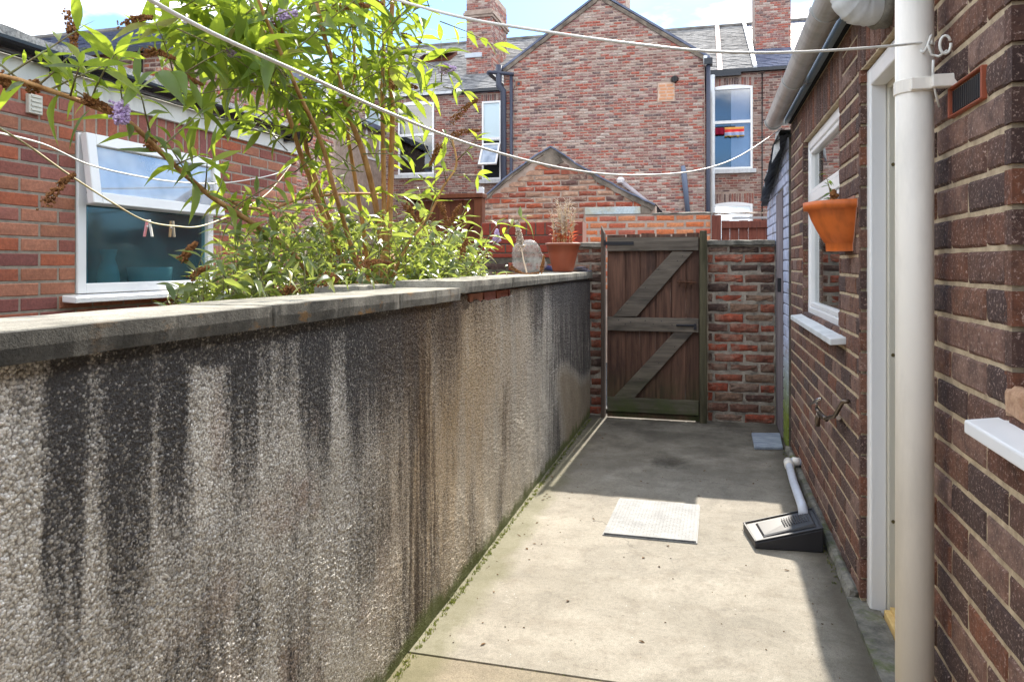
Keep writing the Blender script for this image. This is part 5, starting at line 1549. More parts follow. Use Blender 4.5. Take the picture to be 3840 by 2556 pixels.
# right house
tr_ = thing('terraced_house', (4.5, 25.0, 0), 'terraced brick house right of the big gable with washing hung in its sash window', 'house')
ezR = fz(2750, 270, MY)[1]
wD, rD = far_window(tr_, 2662, 2822, 333, 632, MY, bars=(462,), glass=m_glass('sash glass', tint=(0.75, 0.78, 0.84), refl=0.12, edge=0.25), label='tall white sash window with washing hung in it')
wE, rE = far_window(tr_, 2672, 2822, 768, 900, MY, bars=(), label='lower window showing just over the fence')
far_wall(tr_, 2640, 3300, MY, ezR, M_fard_i, [rD, rE], vert=[sold(rD, 0.30), sold(rE, 0.34)], seed=52, x1=14.0)
MB().box(rD[0] + .05, rD[0] + .95, MY + 0.20, MY + 0.22, rD[2], rD[3]).build('opening_shade_panel', M_dark, wD)  # dark panel imitates the unlit room behind the sash
cu = MB()
for k in range(12): cu.box(rD[1] - 0.62 + k * .048, rD[1] - 0.62 + k * .048 + .047, MY + .10 + .02 * (k % 2), MY + .115 + .02 * (k % 2), rD[2] + .05, rD[3] - .06)
cu.build('curtain', M_curtain, wD)
dz = fz(2700, 476, MY)[1]; dz2 = fz(2700, 486, MY)[1]
MB().box(rD[0] + .06, rD[0] + .75, MY - .045, MY - .036, dz2, dz).build('opening_shade_panel', M_dark, wD)  # dark strip painted for the shaded gap of the sash
ridgeR = fz(2650, 108, RYD)[1]
xsplit = fz(2825, 270, MY)[0]
slates('slates', tr_, -3.3, xsplit, MY - 0.12, ezR, RYD, ridgeR, M_slate, seed=13)
slates('blue_slates', tr_, xsplit + .12, 14.2, MY - 0.12, ezR, RYD, ridgeR, M_slated, seed=14)
MB().extr([(-2.6, MY - 0.1, ezR - 0.05), (-2.6, RYD, ridgeR - 0.03), (-2.6, RYD + 3.8, ezR - 0.05)], (16.8, 0, 0)).build('roof', M_slated, tr_)
MB().tube([(-2.6, RYD, ridgeR + 0.02), (14.0, RYD, ridgeR + 0.02)], 0.10, 10).build('ridge_tiles', M_ridge, tr_)
MB().box(eR[0] + 0.0, 14.0, MY - 0.16, MY - 0.02, ezR - 0.05, ezR + 0.05).build('gutter', M_black, tr_)
MB().extr([(xsplit + .0, MY - .1, ezR + .03), (xsplit + .10, MY - .1, ezR + .03), (xsplit + .10, MY - .1, ezR + .14), (xsplit, MY - .1, ezR + .14)], (0, RYD - MY, ridgeR - ezR)).build('party_flashing', M_pvc_old, tr_)
xp = fz(2672, 270, MY)[0]
MB().extr([(xp + .15, MY - .1, ezR + .035), (xp + .30, MY - .1, ezR + .035), (xp + .30, MY - .1, ezR + .06), (xp + .15, MY - .1, ezR + .06)], (0, RYD - MY, ridgeR - ezR)).build('pink_flashing', m_plain('pink mortar flashing', (0.55, 0.36, 0.34), 0.8), tr_)
cx0, cx1 = fz(2830, 60, 25.9)[0], fz(2966, 60, 25.9)[0]
ch2 = thing_part('chimney', tr_)
MB().box(cx0 + .01, cx1, 25.91, 27.6, 8.0, 11.6).build('stack', M_mortar_pale, ch2)
brickwork(ch2, '-Y', 25.91, [(cx0, cx1, 8.0, 11.6)], M_far_i, M_far_i, module=0.228, course=0.0752, joint=0.012, proud=0.010, worn=1.0, minpx=1e9, jitter_seed=46)
q = fz(2672, 250, MY - .3)
pipe(tr_, 'white_pipe', [(q[0], MY - .15, ezR - .1), (q[0], MY - .15, 0)], 0.075, M_pvc_old)
q = fz(2858, 300, MY); pipe(tr_, 'cable', [(q[0], MY - .01, ezR - .1), (q[0], MY - .01, 0)], 0.018, M_black, 6)
# washing
def towel(name, px0, px1, py0, py1, mat, label, seed):
    (xa, zb), (xb, za) = fz(px0, py0, MY - .09), fz(px1, py1, MY - .09)
    mb = MB(); n, m = 16, 6
    vs, fs = [], []
    for j in range(m + 1):
        for i in range(n + 1):
            x = xa + (xb - xa) * i / n; z = zb + (za - zb) * j / m * (0.9 + 0.15 * noise.noise(Vector((i * .5, seed, 0))))
            vs.append((x, MY - 0.11 - 0.03 * math.sin(i * 1.1 + seed) * j / m, z))
    for j in range(m):
        for i in range(n): fs.append((j * (n + 1) + i, j * (n + 1) + i + 1, (j + 1) * (n + 1) + i + 1, (j + 1) * (n + 1) + i))
    mb.add(vs, fs)
    o = mb.build(name, mat, None, smooth=True)
    sm = o.modifiers.new('thick', 'SOLIDIFY'); sm.thickness = 0.015
    mark(o, label, 'towel')
towel('towel', 2667, 2716, 482, 508, m_plain('maroon cloth', (0.22, 0.01, 0.03), 0.9, 0.1), 'maroon cloth hung in the far sash window', 1)
s = NT('striped towel')
sx = s.n('ShaderNodeSeparateXYZ'); s.l(s.coord('Generated'), sx.inputs[0])
s.color(s.ramp(sx.outputs[2], [(0.0, (0.60, 0.38, 0.04)), (0.18, (0.35, 0.42, 0.62)), (0.48, (0.75, 0.62, 0.60)), (0.52, (0.75, 0.05, 0.05)), (0.80, (0.75, 0.35, 0.08))], 'CONSTANT'))
towel('towel', 2717, 2790, 479, 515, s.m, 'striped red, yellow and blue towel hung in the far sash window', 4)

# ------------------------------------------------------------------ building behind the left extension
lb = thing('slate_roofed_building', (-8.0, 11.5, 0), 'brick building with low blue slate roof behind the neighbour felt roof', 'house')
LY = 9.9
la_ = onY(618, 205, LY)
lx = la_.x
zE = onY(480, 196, LY).z
MB().box(-14, lx - 0.01, LY + 0.01, 15.5, -0.02, zE + 0.02).build('wall', M_mortar_pale, lb)
brickwork(lb, '-Y', LY + 0.01, [(-13, lx, 2.0, zE)], M_out_o, M_out_i, module=0.228, course=0.0752, joint=0.012, z_ref=2.0, proud=0.008, worn=1.2, minpx=20, jitter_seed=61)
brickwork(lb, '+X', lx - 0.01, [(LY, 15.4, 2.0, zE + 0.0)], M_far_i, M_far_i, module=0.228, course=0.0752, joint=0.012, z_ref=2.0, proud=0.010, worn=1.2, minpx=1e9, jitter_seed=62)
rzL = onY(400, 125, LY + 2.6).z
slates('slates', lb, -14, lx + 0.12, LY - 0.10, zE + 0.02, LY + 2.6, rzL, M_slated, seed=23, sw=0.25, ex=0.13)
MB().extr([(-14, LY - 0.08, zE - 0.03), (-14, LY + 2.6, rzL - 0.03), (-14, LY + 5.3, zE - 0.03)], (14 + lx + 0.1, 0, 0)).build('roof', M_slated, lb)
MB().tube([(-14, LY + 2.6, rzL + .02), (lx + .12, LY + 2.6, rzL + .02)], 0.08, 8).build('ridge_tiles', M_ridge, lb)
MB().box(-14, lx + .1, LY - 0.15, LY - 0.03, zE - 0.05, zE + 0.03).build('gutter', M_black, lb)
pipe(lb, 'rain_pipe', [(onY(537, 215, LY).x, LY - .04, zE - .05), (onY(537, 215, LY).x, LY - .04, 0)], 0.022, M_black)
# dark rear wing behind the stems
rwg = thing('rear_wing', (-5.9, 17, 0), 'shaded brick rear wing with a black drainpipe behind the buddleia stems', 'house')
q = onY(1440, 600, MY)
WY = 19.6
MB().box(-10.8, q.x - 0.02, WY + 0.01, MY - 0.1, -0.02, 5.75).build('wall', M_mortar_pale, rwg)
brickwork(rwg, '-Y', WY + 0.01, [(-10.8, q.x, 1.2, 5.75)], M_fard_i, M_fard_i, module=0.228, course=0.0752, joint=0.012, z_ref=1.2, proud=0.010, worn=1.2, minpx=1e9, jitter_seed=63)
wz0_, wz1_ = onX(1395, 600, q.x).z, onX(1395, 395, q.x).z
wya, wyb = onX(1372, 500, q.x).y, onX(1424, 500, q.x).y
brickwork(rwg, '+X', q.x - 0.02, [(WY, MY - 0.1, 1.2, 5.75)], M_fard_i, M_fard_i, module=0.228, course=0.0752, joint=0.012, z_ref=1.2, proud=0.010, worn=1.2, minpx=1e9, jitter_seed=64, holes=[(wya, wyb, wz0_, wz1_)])
w_ = thing_part('window', rwg)
fb = MB(); frame_x(fb, q.x - 0.015, q.x + 0.03, wya, wyb, wz0_, wz1_, 0.06); fb.build('frame', M_pvc, w_)
MB().box(q.x - 0.010, q.x - 0.004, wya + .06, wyb - .06, wz0_ + .06, wz1_ - .06).build('pane', M_frost, w_)
MB().box(-10.9, q.x + .1, WY - .1, MY - 0.1, 5.76, 5.92).build('roof', M_slated, rwg)
pipe(rwg, 'rain_pipe', [(q.x - .15, WY - .07, 5.7), (q.x - .15, WY - .07, 0)], 0.05, M_black)
pipe(rwg, 'gutter', [(q.x + .08, WY - .1, 5.72), (q.x + .08, MY - .15, 5.72)], 0.06, M_black)

# ------------------------------------------------------------------ small things of the yard
# inspection cover
mc = thing('manhole_cover', (-0.15, 3.6, 0), 'pale galvanised steel chequer plate manhole cover set in the yard concrete', 'manhole cover')
ca, cb_, cc, cd = [onZ(x, y, 0.004) for x, y in ((2322, 1869), (2626, 1894), (2615, 2036), (2259, 2003))]
M_galv = m_noise('galvanised steel', (0.24, 0.24, 0.235), (0.33, 0.33, 0.32), 8, rough=0.75, bump=0.15, fine=60, spec=0.25)
ctr = (ca + cb_ + cc + cd) / 4
def inset(p, k): return p + (ctr - p).normalized() * k
rim_o = [Vector((p.x, p.y, 0.0)) for p in (cd, cc, cb_, ca)]
MB().hexa([p + Vector((0, 0, -0.004)) for p in rim_o], [p + Vector((0, 0, 0.0045)) for p in rim_o]).build('surround', M_galv, mc)
MB().hexa([inset(p, 0.006) + Vector((0, 0, 0.0046)) for p in rim_o], [inset(p, 0.006) + Vector((0, 0, 0.0056)) for p in rim_o]).build('gap', M_iron, mc)
r1 = [inset(p, 0.0095) for p in rim_o]
MB().hexa([p + Vector((0, 0, 0.0058)) for p in r1], [p + Vector((0, 0, 0.011)) for p in r1]).build('plate', M_galv, mc)
tm = MB(); nx_, ny_ = 26, 30
for i in range(1, nx_):
    for j in range(1, ny_):
        u, v = i / nx_, j / ny_
        p = (r1[0] * (1 - u) + r1[1] * u) * (1 - v) + (r1[3] * (1 - u) + r1[2] * u) * v
        a_ = math.radians(45 if (i + j) % 2 else -45)
        dx, dy = math.cos(a_) * 0.0065, math.sin(a_) * 0.0065
        nx2, ny2 = -math.sin(a_) * 0.0016, math.cos(a_) * 0.0016
        z = 0.0112
        tm.add([(p.x - dx, p.y - dy, z), (p.x + nx2, p.y + ny2, z), (p.x + dx, p.y + dy, z), (p.x - nx2, p.y - ny2, z), (p.x, p.y, z + 0.0008)], [(1, 0, 4), (2, 1, 4), (3, 2, 4), (0, 3, 4)])
tm.build('tread_bars', M_galv, mc, tag=(None, None, None, 'stuff'))
# small grey slab by the shed
sc_ = thing('drain_slab', (0.42, 5.2, 0), 'small blue grey slab lying on the concrete beside the shed', 'slab')
pp = [onZ(x, y, 0.0) for x, y in ((2829, 1686), (2936, 1686), (2925, 1633), (2818, 1632))]
mb = MB().hexa([p + Vector((0, 0, 0.001)) for p in pp], [p + Vector((0, 0, 0.022)) for p in pp])
mb.build('slab', m_noise('blue grey slab', (0.20, 0.23, 0.28), (0.36, 0.40, 0.46), 10, bump=0.6, stretch=(1, 3, 1)), sc_, bevel=0.004)

# gully cover
gc_ = thing('gully_cover', (0.33, 3.52, 0), 'dark grey plastic wedge shaped drain cover with slots against the brick wall', 'drain cover')
A0, A1 = Vector((0.205, 3.385, 0.0)), Vector((0.490, 3.415, 0.0))
B0, B1 = Vector((0.165, 3.62, 0.0)), Vector((0.485, 3.69, 0.0))
zl, zh = 0.028, 0.104
up = lambda p, z: Vector((p.x, p.y, z))
T0, T1, T2, T3 = up(A0, zl), up(A1, zh), up(B1, zh), up(B0, zl)
def bil(u, v, h=0.0):
    p = (T0 * (1 - u) + T1 * u) * (1 - v) + (T3 * (1 - u) + T2 * u) * v
    return p + Vector((-0.2, 0, 1)).normalized() * h
sh_ = MB().hexa([up(A0, 0.0), up(A1, 0.0), up(B1, 0.0), up(B0, 0.0)], [T0, T1, T2, T3])
sh_.build('body', M_blackm, gc_, bevel=0.006, seg=2)
rimm = MB()
for (u0, u1, v0, v1) in ((0.0, 1.0, 0.0, 0.035), (0, 1, 0.965, 1.0), (0, 0.03, 0.035, 0.965), (0.97, 1.0, 0.035, 0.965)):
    rimm.hexa([bil(u0, v0, .0005), bil(u1, v0, .0005), bil(u1, v1, .0005), bil(u0, v1, .0005)], [bil(u0, v0, .007), bil(u1, v0, .007), bil(u1, v1, .007), bil(u0, v1, .007)])
rimm.build('rim', M_blackm, gc_, bevel=0.002)
ld = MB().hexa([bil(0.15, 0.16, .0005), bil(0.92, 0.16, .0005), bil(0.92, 0.86, .0005), bil(0.15, 0.86, .0005)], [bil(0.18, 0.22, .006), bil(0.9, 0.20, .014), bil(0.9, 0.84, .014), bil(0.18, 0.82, .006)])
ld.build('lid', M_blackm, gc_, bevel=0.002)
gr_ = MB()
for k in range(11):
    u = 0.50 + k * 0.034
    gr_.hexa([bil(u, .34, .0135), bil(u + .015, .34, .0135), bil(u + .015, .70, .0135), bil(u, .70, .0135)], [bil(u, .34, .0152), bil(u + .015, .34, .0152), bil(u + .015, .70, .0152), bil(u, .70, .0152)])
gr_.build('slot', M_black, gc_)
# waste pipe
wp_ = thing('waste_pipe', (0.46, 4.0, 0), 'white plastic waste pipe running low along the brick wall into the drain cover', 'pipe')
MB().tube([(0.545, 4.66, 0.072), (0.50, 4.665, 0.072), (0.478, 4.65, 0.071), (0.468, 4.60, 0.070), (0.452, 4.2, 0.078), (0.432, 3.66, 0.118), (0.43, 3.60, 0.10)], 0.0215, 16).build('pipe', m_plain('blue white pipe', (0.60, 0.63, 0.70), 0.35, dirt=0.3, scale=18), wp_, smooth=True)
MB().tube([(0.470, 4.655, 0.071), (0.466, 4.55, 0.071)], 0.0265, 16).build('elbow_socket', M_pipe, wp_, smooth=True)
MB().tube([(0.535, 4.66, 0.072), (0.495, 4.665, 0.072)], 0.0265, 16).build('elbow_socket', M_pipe, wp_, smooth=True)

# tap
tp = thing('outdoor_tap', (0.5, 3.2, 0.7), 'tarnished brass outdoor tap on a bent pipe sticking out of the brick wall', 'tap')
t0 = onX(3184, 1503, RX - 0.004)
def tpt(px, py, X): return onX(px, py, X)
e1, e2, e3, e4 = tpt(3160, 1506, 0.515), tpt(3130, 1560, 0.50), tpt(3095, 1568, 0.485), tpt(3074, 1550, 0.475)
MB().tube([t0, e1, e1 + (e2 - e1) * .2, e2, e3], 0.0085, 12).build('supply_pipe', M_brass, tp, smooth=True)
MB().tube([tpt(3150, 1570, RX + .01), tpt(3144, 1566, 0.50)], 0.009, 10).build('wall_stub', M_brass, tp)
bd = MB(); bd.tube([e3 - (e4 - e3) * .2, e3, e4], [0.010, 0.012, 0.013], 12)
sp0 = tpt(3066, 1596, 0.468); bd.tube([e4, (e4 + sp0) / 2 + Vector((-0.004, 0, 0.003)), sp0], [0.014, 0.012, 0.010], 12)
h0 = tpt(3062, 1530, 0.470); bd.tube([e4, h0], [0.013, 0.008], 12)
bd.build('tap_body', M_brass, tp, smooth=True)
h1 = tpt(3064, 1512, 0.468); MB().tube([h0, h1], 0.006, 8).build('spindle', M_chrome, tp)
ha, hb = tpt(3038, 1514, 0.468), tpt(3078, 1494, 0.468)
MB().tube([ha, (ha + hb) / 2, hb], [0.006, 0.008, 0.006], 10).build('handle', M_chrome, tp, smooth=True)

# wall planter
pt = thing('wall_planter', (0.52, 3.12, 1.31), 'orange half round plastic planter hung on the brick wall between window and door', 'planter')
pc_ = (RX + 0.001, 3.12, 1.300)
prof = [(0.085, 0.0), (0.088, 0.032), (0.092, 0.034), (0.118, 0.08), (0.140, 0.125), (0.152, 0.160), (0.168, 0.162), (0.170, 0.192), (0.160, 0.193), (0.150, 0.17)]
mb = MB().lathe(prof, pc_, 32, math.pi / 2, 3 * math.pi / 2, closed=False)
ob_ = mb.build('pot', M_orange, pt, smooth=True)
mm = MB()
pts = [(RX + 0.0015, pc_[1] + s_ * r, pc_[2] + z) for s_, seq in ((1, prof[:8]), (-1, prof[:8][::-1])) for r, z in seq]
mm.extr(pts, (-0.004, 0, 0)); 
for k in range(9): mm.box(RX - 0.006, RX + 0.001, 3.0 + k * 0.028, 3.0 + k * 0.028 + .018, 1.492, 1.508)
mm.build('back_plate', M_terra_l, pt)
MB().lathe([(0.0, 0.160), (0.150, 0.162)], pc_, 24, math.pi / 2, 3 * math.pi / 2, closed=False).build('compost', M_soil, pt)
MB().lathe([(0.0, 0.0), (0.085, 0.0)], pc_, 24, math.pi / 2, 3 * math.pi / 2, closed=False).build('pot_base', M_orange, pt)

# ------------------------------------------------------------------ clothes lines
def catm(pts, n=12):
    out = []
    p = [pts[0]] + list(pts) + [pts[-1]]
    for i in range(1, len(p) - 2):
        for k in range(n):
            t = k / n
            out.append(0.5 * ((2 * p[i]) + (p[i + 1] - p[i - 1]) * t + (2 * p[i - 1] - 5 * p[i] + 4 * p[i + 1] - p[i + 2]) * t * t + (3 * p[i] - p[i - 1] - 3 * p[i + 1] + p[i + 2]) * t ** 3))
    out.append(pts[-1]); return out
def line(name, dpts, r, mat, label):
    pts = [P(x * 1.63, y * 1.63, d) for x, y, d in dpts]
    o = MB().tube(catm(pts), r, 8).build(name, mat, None, smooth=True)
    mark(o, label, 'washing line'); return o
line('clothes_line', [(860, -16, 1.55), (1060, 40, 1.50), (1300, 80, 1.48), (1480, 104, 1.50), (1620, 118, 1.55), (1750, 122, 1.60), (1900, 117, 1.64), (2060, 105, 1.68), (2120, 99, 1.70), (2150, 101, 1.70)], 0.0030, M_rope, 'taut white washing line tied to the downpipe bracket')
line('clothes_line', [(300, -30, 1.05), (345, 0, 1.08), (500, 82, 1.16), (700, 172, 1.30), (900, 262, 1.55), (1100, 338, 1.9), (1300, 388, 2.45), (1450, 403, 2.9), (1600, 393, 3.6), (1700, 360, 4.1), (1798, 296, 4.80)], 0.0034, M_rope, 'long sagging white washing line running to the end of the right gutter')
line('clothes_line', [(-30, 300, 2.5), (100, 332, 3.0), (200, 377, 3.4), (300, 402, 3.9), (400, 418, 4.4), (500, 422, 4.9), (580, 412, 5.4), (640, 398, 5.75), (669, 379, 5.92)], 0.0042, M_rope, 'pale washing line sagging across the neighbour window to a wall hook')
line('clothes_line', [(-30, 278, 2.2), (60, 332, 2.4), (150, 396, 2.6), (250, 461, 2.85), (330, 506, 3.1), (400, 520, 3.3), (470, 518, 3.6), (560, 480, 4.6), (620, 440, 5.4), (668, 381, 5.90)], 0.0036, M_ropey, 'yellowed washing line with two pegs on it')
tie = MB()
k0 = P(3478, 165, 1.69)
loop = [k0 + Vector((0.0, 0.009 * math.cos(t), 0.018 * math.sin(t))) + Vector((0.012 * math.cos(t * .5), 0, 0)) for t in np.linspace(0, 6.1, 16)]
tie.tube(loop, 0.0030, 8)
loop = [P(3545, 168, 1.62) + Vector((0.011 * math.cos(t), 0.0, 0.020 * math.sin(t))) for t in np.linspace(0.4, 6.4, 16)]
tie.tube(loop, 0.0030, 8); tie.tube([P(3480, 170, 1.66), P(3492, 205, 1.67), P(3520, 212, 1.66), P(3552, 190, 1.64)], 0.0028, 8)
tie.tube([P(3500, 225, 1.66), P(3498, 290, 1.67), P(3508, 350, 1.68), P(3522, 402, 1.69)], [0.003, 0.0028, 0.0024, 0.0026], 8)
o = tie.build('line_knot', M_rope, None, smooth=True); mark(o, 'loops and loose end of white line knotted round the downpipe bracket', 'rope')
def peg(px, py, d, mats, label, dx=1):
    p = P(px, py, d)
    t = thing('clothes_peg', tuple(p), label, 'clothes peg')
    ex = Vector((CT, ST, 0))
    for s_, m_ in ((-1, mats[0]), (1, mats[1])):
        a = p + Vector((0, 0, 0.028)) + ex * s_ * 0.004; b = p - Vector((0, 0, 0.045)) + ex * s_ * 0.017 * dx
        mb = MB(); w_ = Vector((-ST, CT, 0)) * 0.005; e = ex * 0.0045
        mb.hexa([a - e - w_, a + e - w_, a + e + w_, a - e + w_], [b - e - w_, b + e - w_, b + e + w_, b - e + w_]); mb.build('peg_arm', m_, t, bevel=0.001)
    MB().tube([p - Vector((-ST, CT, 0)) * .008, p + Vector((-ST, CT, 0)) * .008], 0.004, 8).build('spring', M_chrome, t)
peg(556, 848, 3.15, (m_plain('pink peg', (0.65, 0.25, 0.27), 0.4), m_plain('white peg', (0.75, 0.72, 0.68), 0.4)), 'pink and white plastic peg on the yellowed line')
peg(645, 852, 3.35, (m_plain('weathered wood peg', (0.36, 0.24, 0.12), 0.8), m_plain('grey wood peg', (0.30, 0.26, 0.20), 0.8)), 'weathered wooden peg on the yellowed line beside a leaf', 0.6)

# ------------------------------------------------------------------ pot, cloche and scraps on the far coping
CT_Z = 1.188
q = onZ(2110, 1014, CT_Z)
fp = thing('plant_pot', (-1.03, 5.55, CT_Z), 'round terracotta plastic pot standing at the far end of the coping', 'plant pot')
pcx, pcy = onY(2111, 1000, 5.62).x, 5.62
pcx = onY(2111, 1000, 5.62).x
prof = [(0.0, 0.0), (0.074, 0.0), (0.080, 0.01), (0.098, 0.08), (0.112, 0.135), (0.120, 0.175), (0.124, 0.178), (0.126, 0.196), (0.131, 0.198), (0.137, 0.214), (0.137, 0.222), (0.128, 0.224), (0.120, 0.205)]
MB().lathe(prof, (pcx, pcy, CT_Z + .001), 36).build('pot', M_terra, fp, smooth=True)
MB().lathe([(0.1255, 0.2125), (0.1375, 0.2145), (0.1375, 0.2225), (0.128, 0.2245)], (pcx, pcy, CT_Z + .0015), 36).build('rim', M_terra_l, fp, smooth=True)
MB().lathe([(0.0, 0.20), (0.122, 0.20)], (pcx, pcy, CT_Z), 24).build('compost', M_soil, fp)
# cloudy plastic cover lying tilted
cl = thing('plastic_cover', (-1.35, 5.5, CT_Z), 'cloudy ribbed clear plastic bowl leaning against the red brick wall', 'container')
Mc = Matrix.Translation(onY(1988, 1005, 5.70)) @ Matrix.Rotation(math.radians(-8), 4, 'Y') @ Matrix.Rotation(math.radians(24), 4, 'X')
vs, fs = [], []
rows = [(0.145, 0.0), (0.142, 0.03), (0.134, 0.035), (0.130, 0.09), (0.122, 0.095), (0.118, 0.15), (0.108, 0.17), (0.100, 0.20), (0.070, 0.225), (0.0, 0.230)]
for r_, z in rows:
    for k in range(32):
        q_ = 2 * math.pi * k / 32
        vs.append(Mc @ Vector((r_ * math.cos(q_), r_ * 0.75 * math.sin(q_), z)))
for i in range(len(rows) - 1):
    for k in range(32): fs.append((i * 32 + k, i * 32 + (k + 1) % 32, (i + 1) * 32 + (k + 1) % 32, (i + 1) * 32 + k))
MB().add(vs, fs).build('bowl', M_cloudy, cl, smooth=True)
bt = thing('blue_bottle', (-1.2, 5.7, CT_Z), 'dark blue plastic tube lying behind the terracotta pot', 'bottle')
a, b = onY(2050, 1003, 5.80), onY(2088, 1012, 5.66)
MB().tube([a, a * .2 + b * .8, b], [0.022, 0.022, 0.012], 12).build('bottle', m_plain('dark blue plastic', (0.03, 0.05, 0.16), 0.35), bt, smooth=True)
for k, (x0, x1, dz) in enumerate(((-1.005, -0.90, 0.0), (-1.04, -0.93, 0.014), (-1.01, -0.95, 0.028))):
    t = rough_box(x0, x1, 5.80 - .03 * k, 5.93, CT_Z + 0.001 + dz, CT_Z + 0.012 + dz, 0.03, 0.0015, seed=k)
    o = t.build('slate_piece', M_slated, None)
    mark(o, ('lowest broken slate piece', 'middle broken slate piece', 'topmost broken slate piece')[k] + ' of the little stack beside the terracotta pot', 'slate', 'broken slates stacked on the coping')

# ------------------------------------------------------------------ leaves and plants
def leaf_mesh(L_, W_, fold, droop, seed, twist=0.0):
    """a lance shaped leaf along +x, its face up +z"""
    st = [(0.0, 0.04), (0.15, 0.55), (0.32, 0.95), (0.5, 1.0), (0.68, 0.78), (0.86, 0.36), (1.0, 0.02)]
    vs, fs = [], []
    r = random.Random(seed)
    for i, (t, w) in enumerate(st):
        x = L_ * t; z = -droop * L_ * t * t
        ww = W_ * 0.5 * w
        wv = r.uniform(-0.02, 0.02) * L_
        y0 = math.sin(t * 3 + seed) * 0.03 * L_
        a = twist * t
        vs += [(x, y0 - ww * math.cos(a), z + fold * ww + wv * w - ww * math.sin(a)), (x, y0, z), (x, y0 + ww * math.cos(a), z + fold * ww - wv * w + ww * math.sin(a))]
    for i in range(len(st) - 1):
        o = i * 3
        fs += [(o, o + 3, o + 4, o + 1), (o + 1, o + 4, o + 5, o + 2)]
    return vs, fs
RL = random.Random(11)
class Plant:
    def __init__(s, root, mat_o, mat_i, nobj=280, name='leaf'):
        s.root, s.mo, s.mi, s.nobj = root, mat_o, mat_i, nobj
        s.protos = [leaf_mesh(1.0, RL.uniform(0.17, 0.30), RL.uniform(0.15, 0.8), RL.uniform(0.05, 0.7), i, RL.uniform(-0.9, 0.9)) for i in range(8)]
        s.leaves = []; s.name = name
    def leaf(s, p, d, L_, up=None, w=1.0):
        d = d.normalized()
        up = up or Vector((0, 0, 1))
        y = up.cross(d)
        if y.length < 0.1: y = Vector((1, 0, 0)).cross(d)
        y.normalize(); z = d.cross(y)
        roll = RL.gauss(0, 0.5)
        y, z = y * math.cos(roll) + z * math.sin(roll), z * math.cos(roll) - y * math.sin(roll)
        M = Matrix(((d.x * L_, y.x * L_ * w, z.x * L_, p.x), (d.y * L_, y.y * L_ * w, z.y * L_, p.y), (d.z * L_, y.z * L_ * w, z.z * L_, p.z), (0, 0, 0, 1)))
        q = proj(p)
        sz = 0
        if q and -50 < q[0] < 3900 and -50 < q[1] < 1400: sz = L_ / q[2]
        s.leaves.append((sz, RL.randrange(8), M))
    def shoot(s, p, d, length, node, lmin, lmax, curve=0.0, stems=None, r=0.003, spread=0.9):
        """a shoot with opposite leaf pairs"""
        n = max(2, int(length / node))
        pts = [p.copy()]; d = d.normalized(); q = p.copy()
        side = d.cross(Vector((RL.uniform(-1, 1), RL.uniform(-1, 1), 0.2))).normalized()
        for i in range(n):
            d = (d + Vector((RL.uniform(-.1, .1), RL.uniform(-.1, .1), curve + RL.uniform(-.05, .05)))).normalized()
            q = q + d * node
            pts.append(q.copy())
            side = (side - d * side.dot(d)).normalized()
            if i % 2: side = d.cross(side).normalized()
            t = i / n
            L_ = (lmin + (lmax - lmin) * math.sin(math.pi * min(1, 0.25 + 0.75 * (1 - t)))) * RL.uniform(0.8, 1.15)
            for sg in (1, -1):
                if RL.random() < 0.08: continue
                ld = (side * sg * spread + d * RL.uniform(0.3, 0.7) + Vector((0, 0, RL.uniform(-0.45, 0.15))))
                s.leaf(q, ld, L_)
        s.leaf(q, d, lmin * 1.1)
        if stems is not None: stems.tube(pts, [r * (1 - 0.6 * i / len(pts)) for i in range(len(pts))], 5)
        return pts
    def finish(s, stuff_name='foliage'):
        s.leaves.sort(key=lambda a: -a[0])
        mes = [None] * 8
        for sz, k, M in s.leaves[:s.nobj]:
            if mes[k] is None:
                me = bpy.data.meshes.new(s.name); me.from_pydata(s.protos[k][0], [], s.protos[k][1]); me.materials.append(s.mo); me.shade_smooth(); mes[k] = me
            put(s.name, mes[k], s.root, M)
        rest = s.leaves[s.nobj:]
        if rest:
            A = [np.array(p[0]) for p in s.protos]; V = []; F = []; b = 0
            for sz, k, M in rest:
                m = np.array(M); V.append(A[k] @ m[:3, :3].T + m[:3, 3]); F += [tuple(x + b for x in f) for f in s.protos[k][1]]; b += len(A[k])
            mb = MB(); mb.v = [tuple(x) for x in np.concatenate(V)]; mb.f = F
            mb.build(stuff_name, s.mi, s.root, smooth=True, tag=(None, None, None, 'stuff'))
def panicle(root, pts, r, mat, name, n=170, seed=0, bits=0.006):
    """a tapering spike of small florets round an axis"""
    rr = random.Random(seed); mb = MB()
    for i in range(n):
        t = rr.random() ** 0.8
        f = t * (len(pts) - 1); k = min(int(f), len(pts) - 2); p = pts[k].lerp(pts[k + 1], f - k)
        v = Vector((rr.gauss(0, 1), rr.gauss(0, 1), rr.gauss(0, 1))).normalized() * r * (1.05 - 0.75 * t) * rr.uniform(0.5, 1.1)
        c_ = p + v; b = bits * rr.uniform(0.6, 1.3)
        a1 = Vector((rr.uniform(-1, 1), rr.uniform(-1, 1), rr.uniform(-1, 1))).normalized() * b
        a2 = a1.orthogonal().normalized() * b; a3 = a1.cross(a2).normalized() * b
        mb.add([c_ + a1, c_ + a2, c_ + a3, c_ - a1, c_ - a2, c_ - a3], [(0, 1, 2), (0, 2, 4), (0, 4, 5), (0, 5, 1), (3, 2, 1), (3, 4, 2), (3, 5, 4), (3, 1, 5)])
    mb.build(name, mat, root)

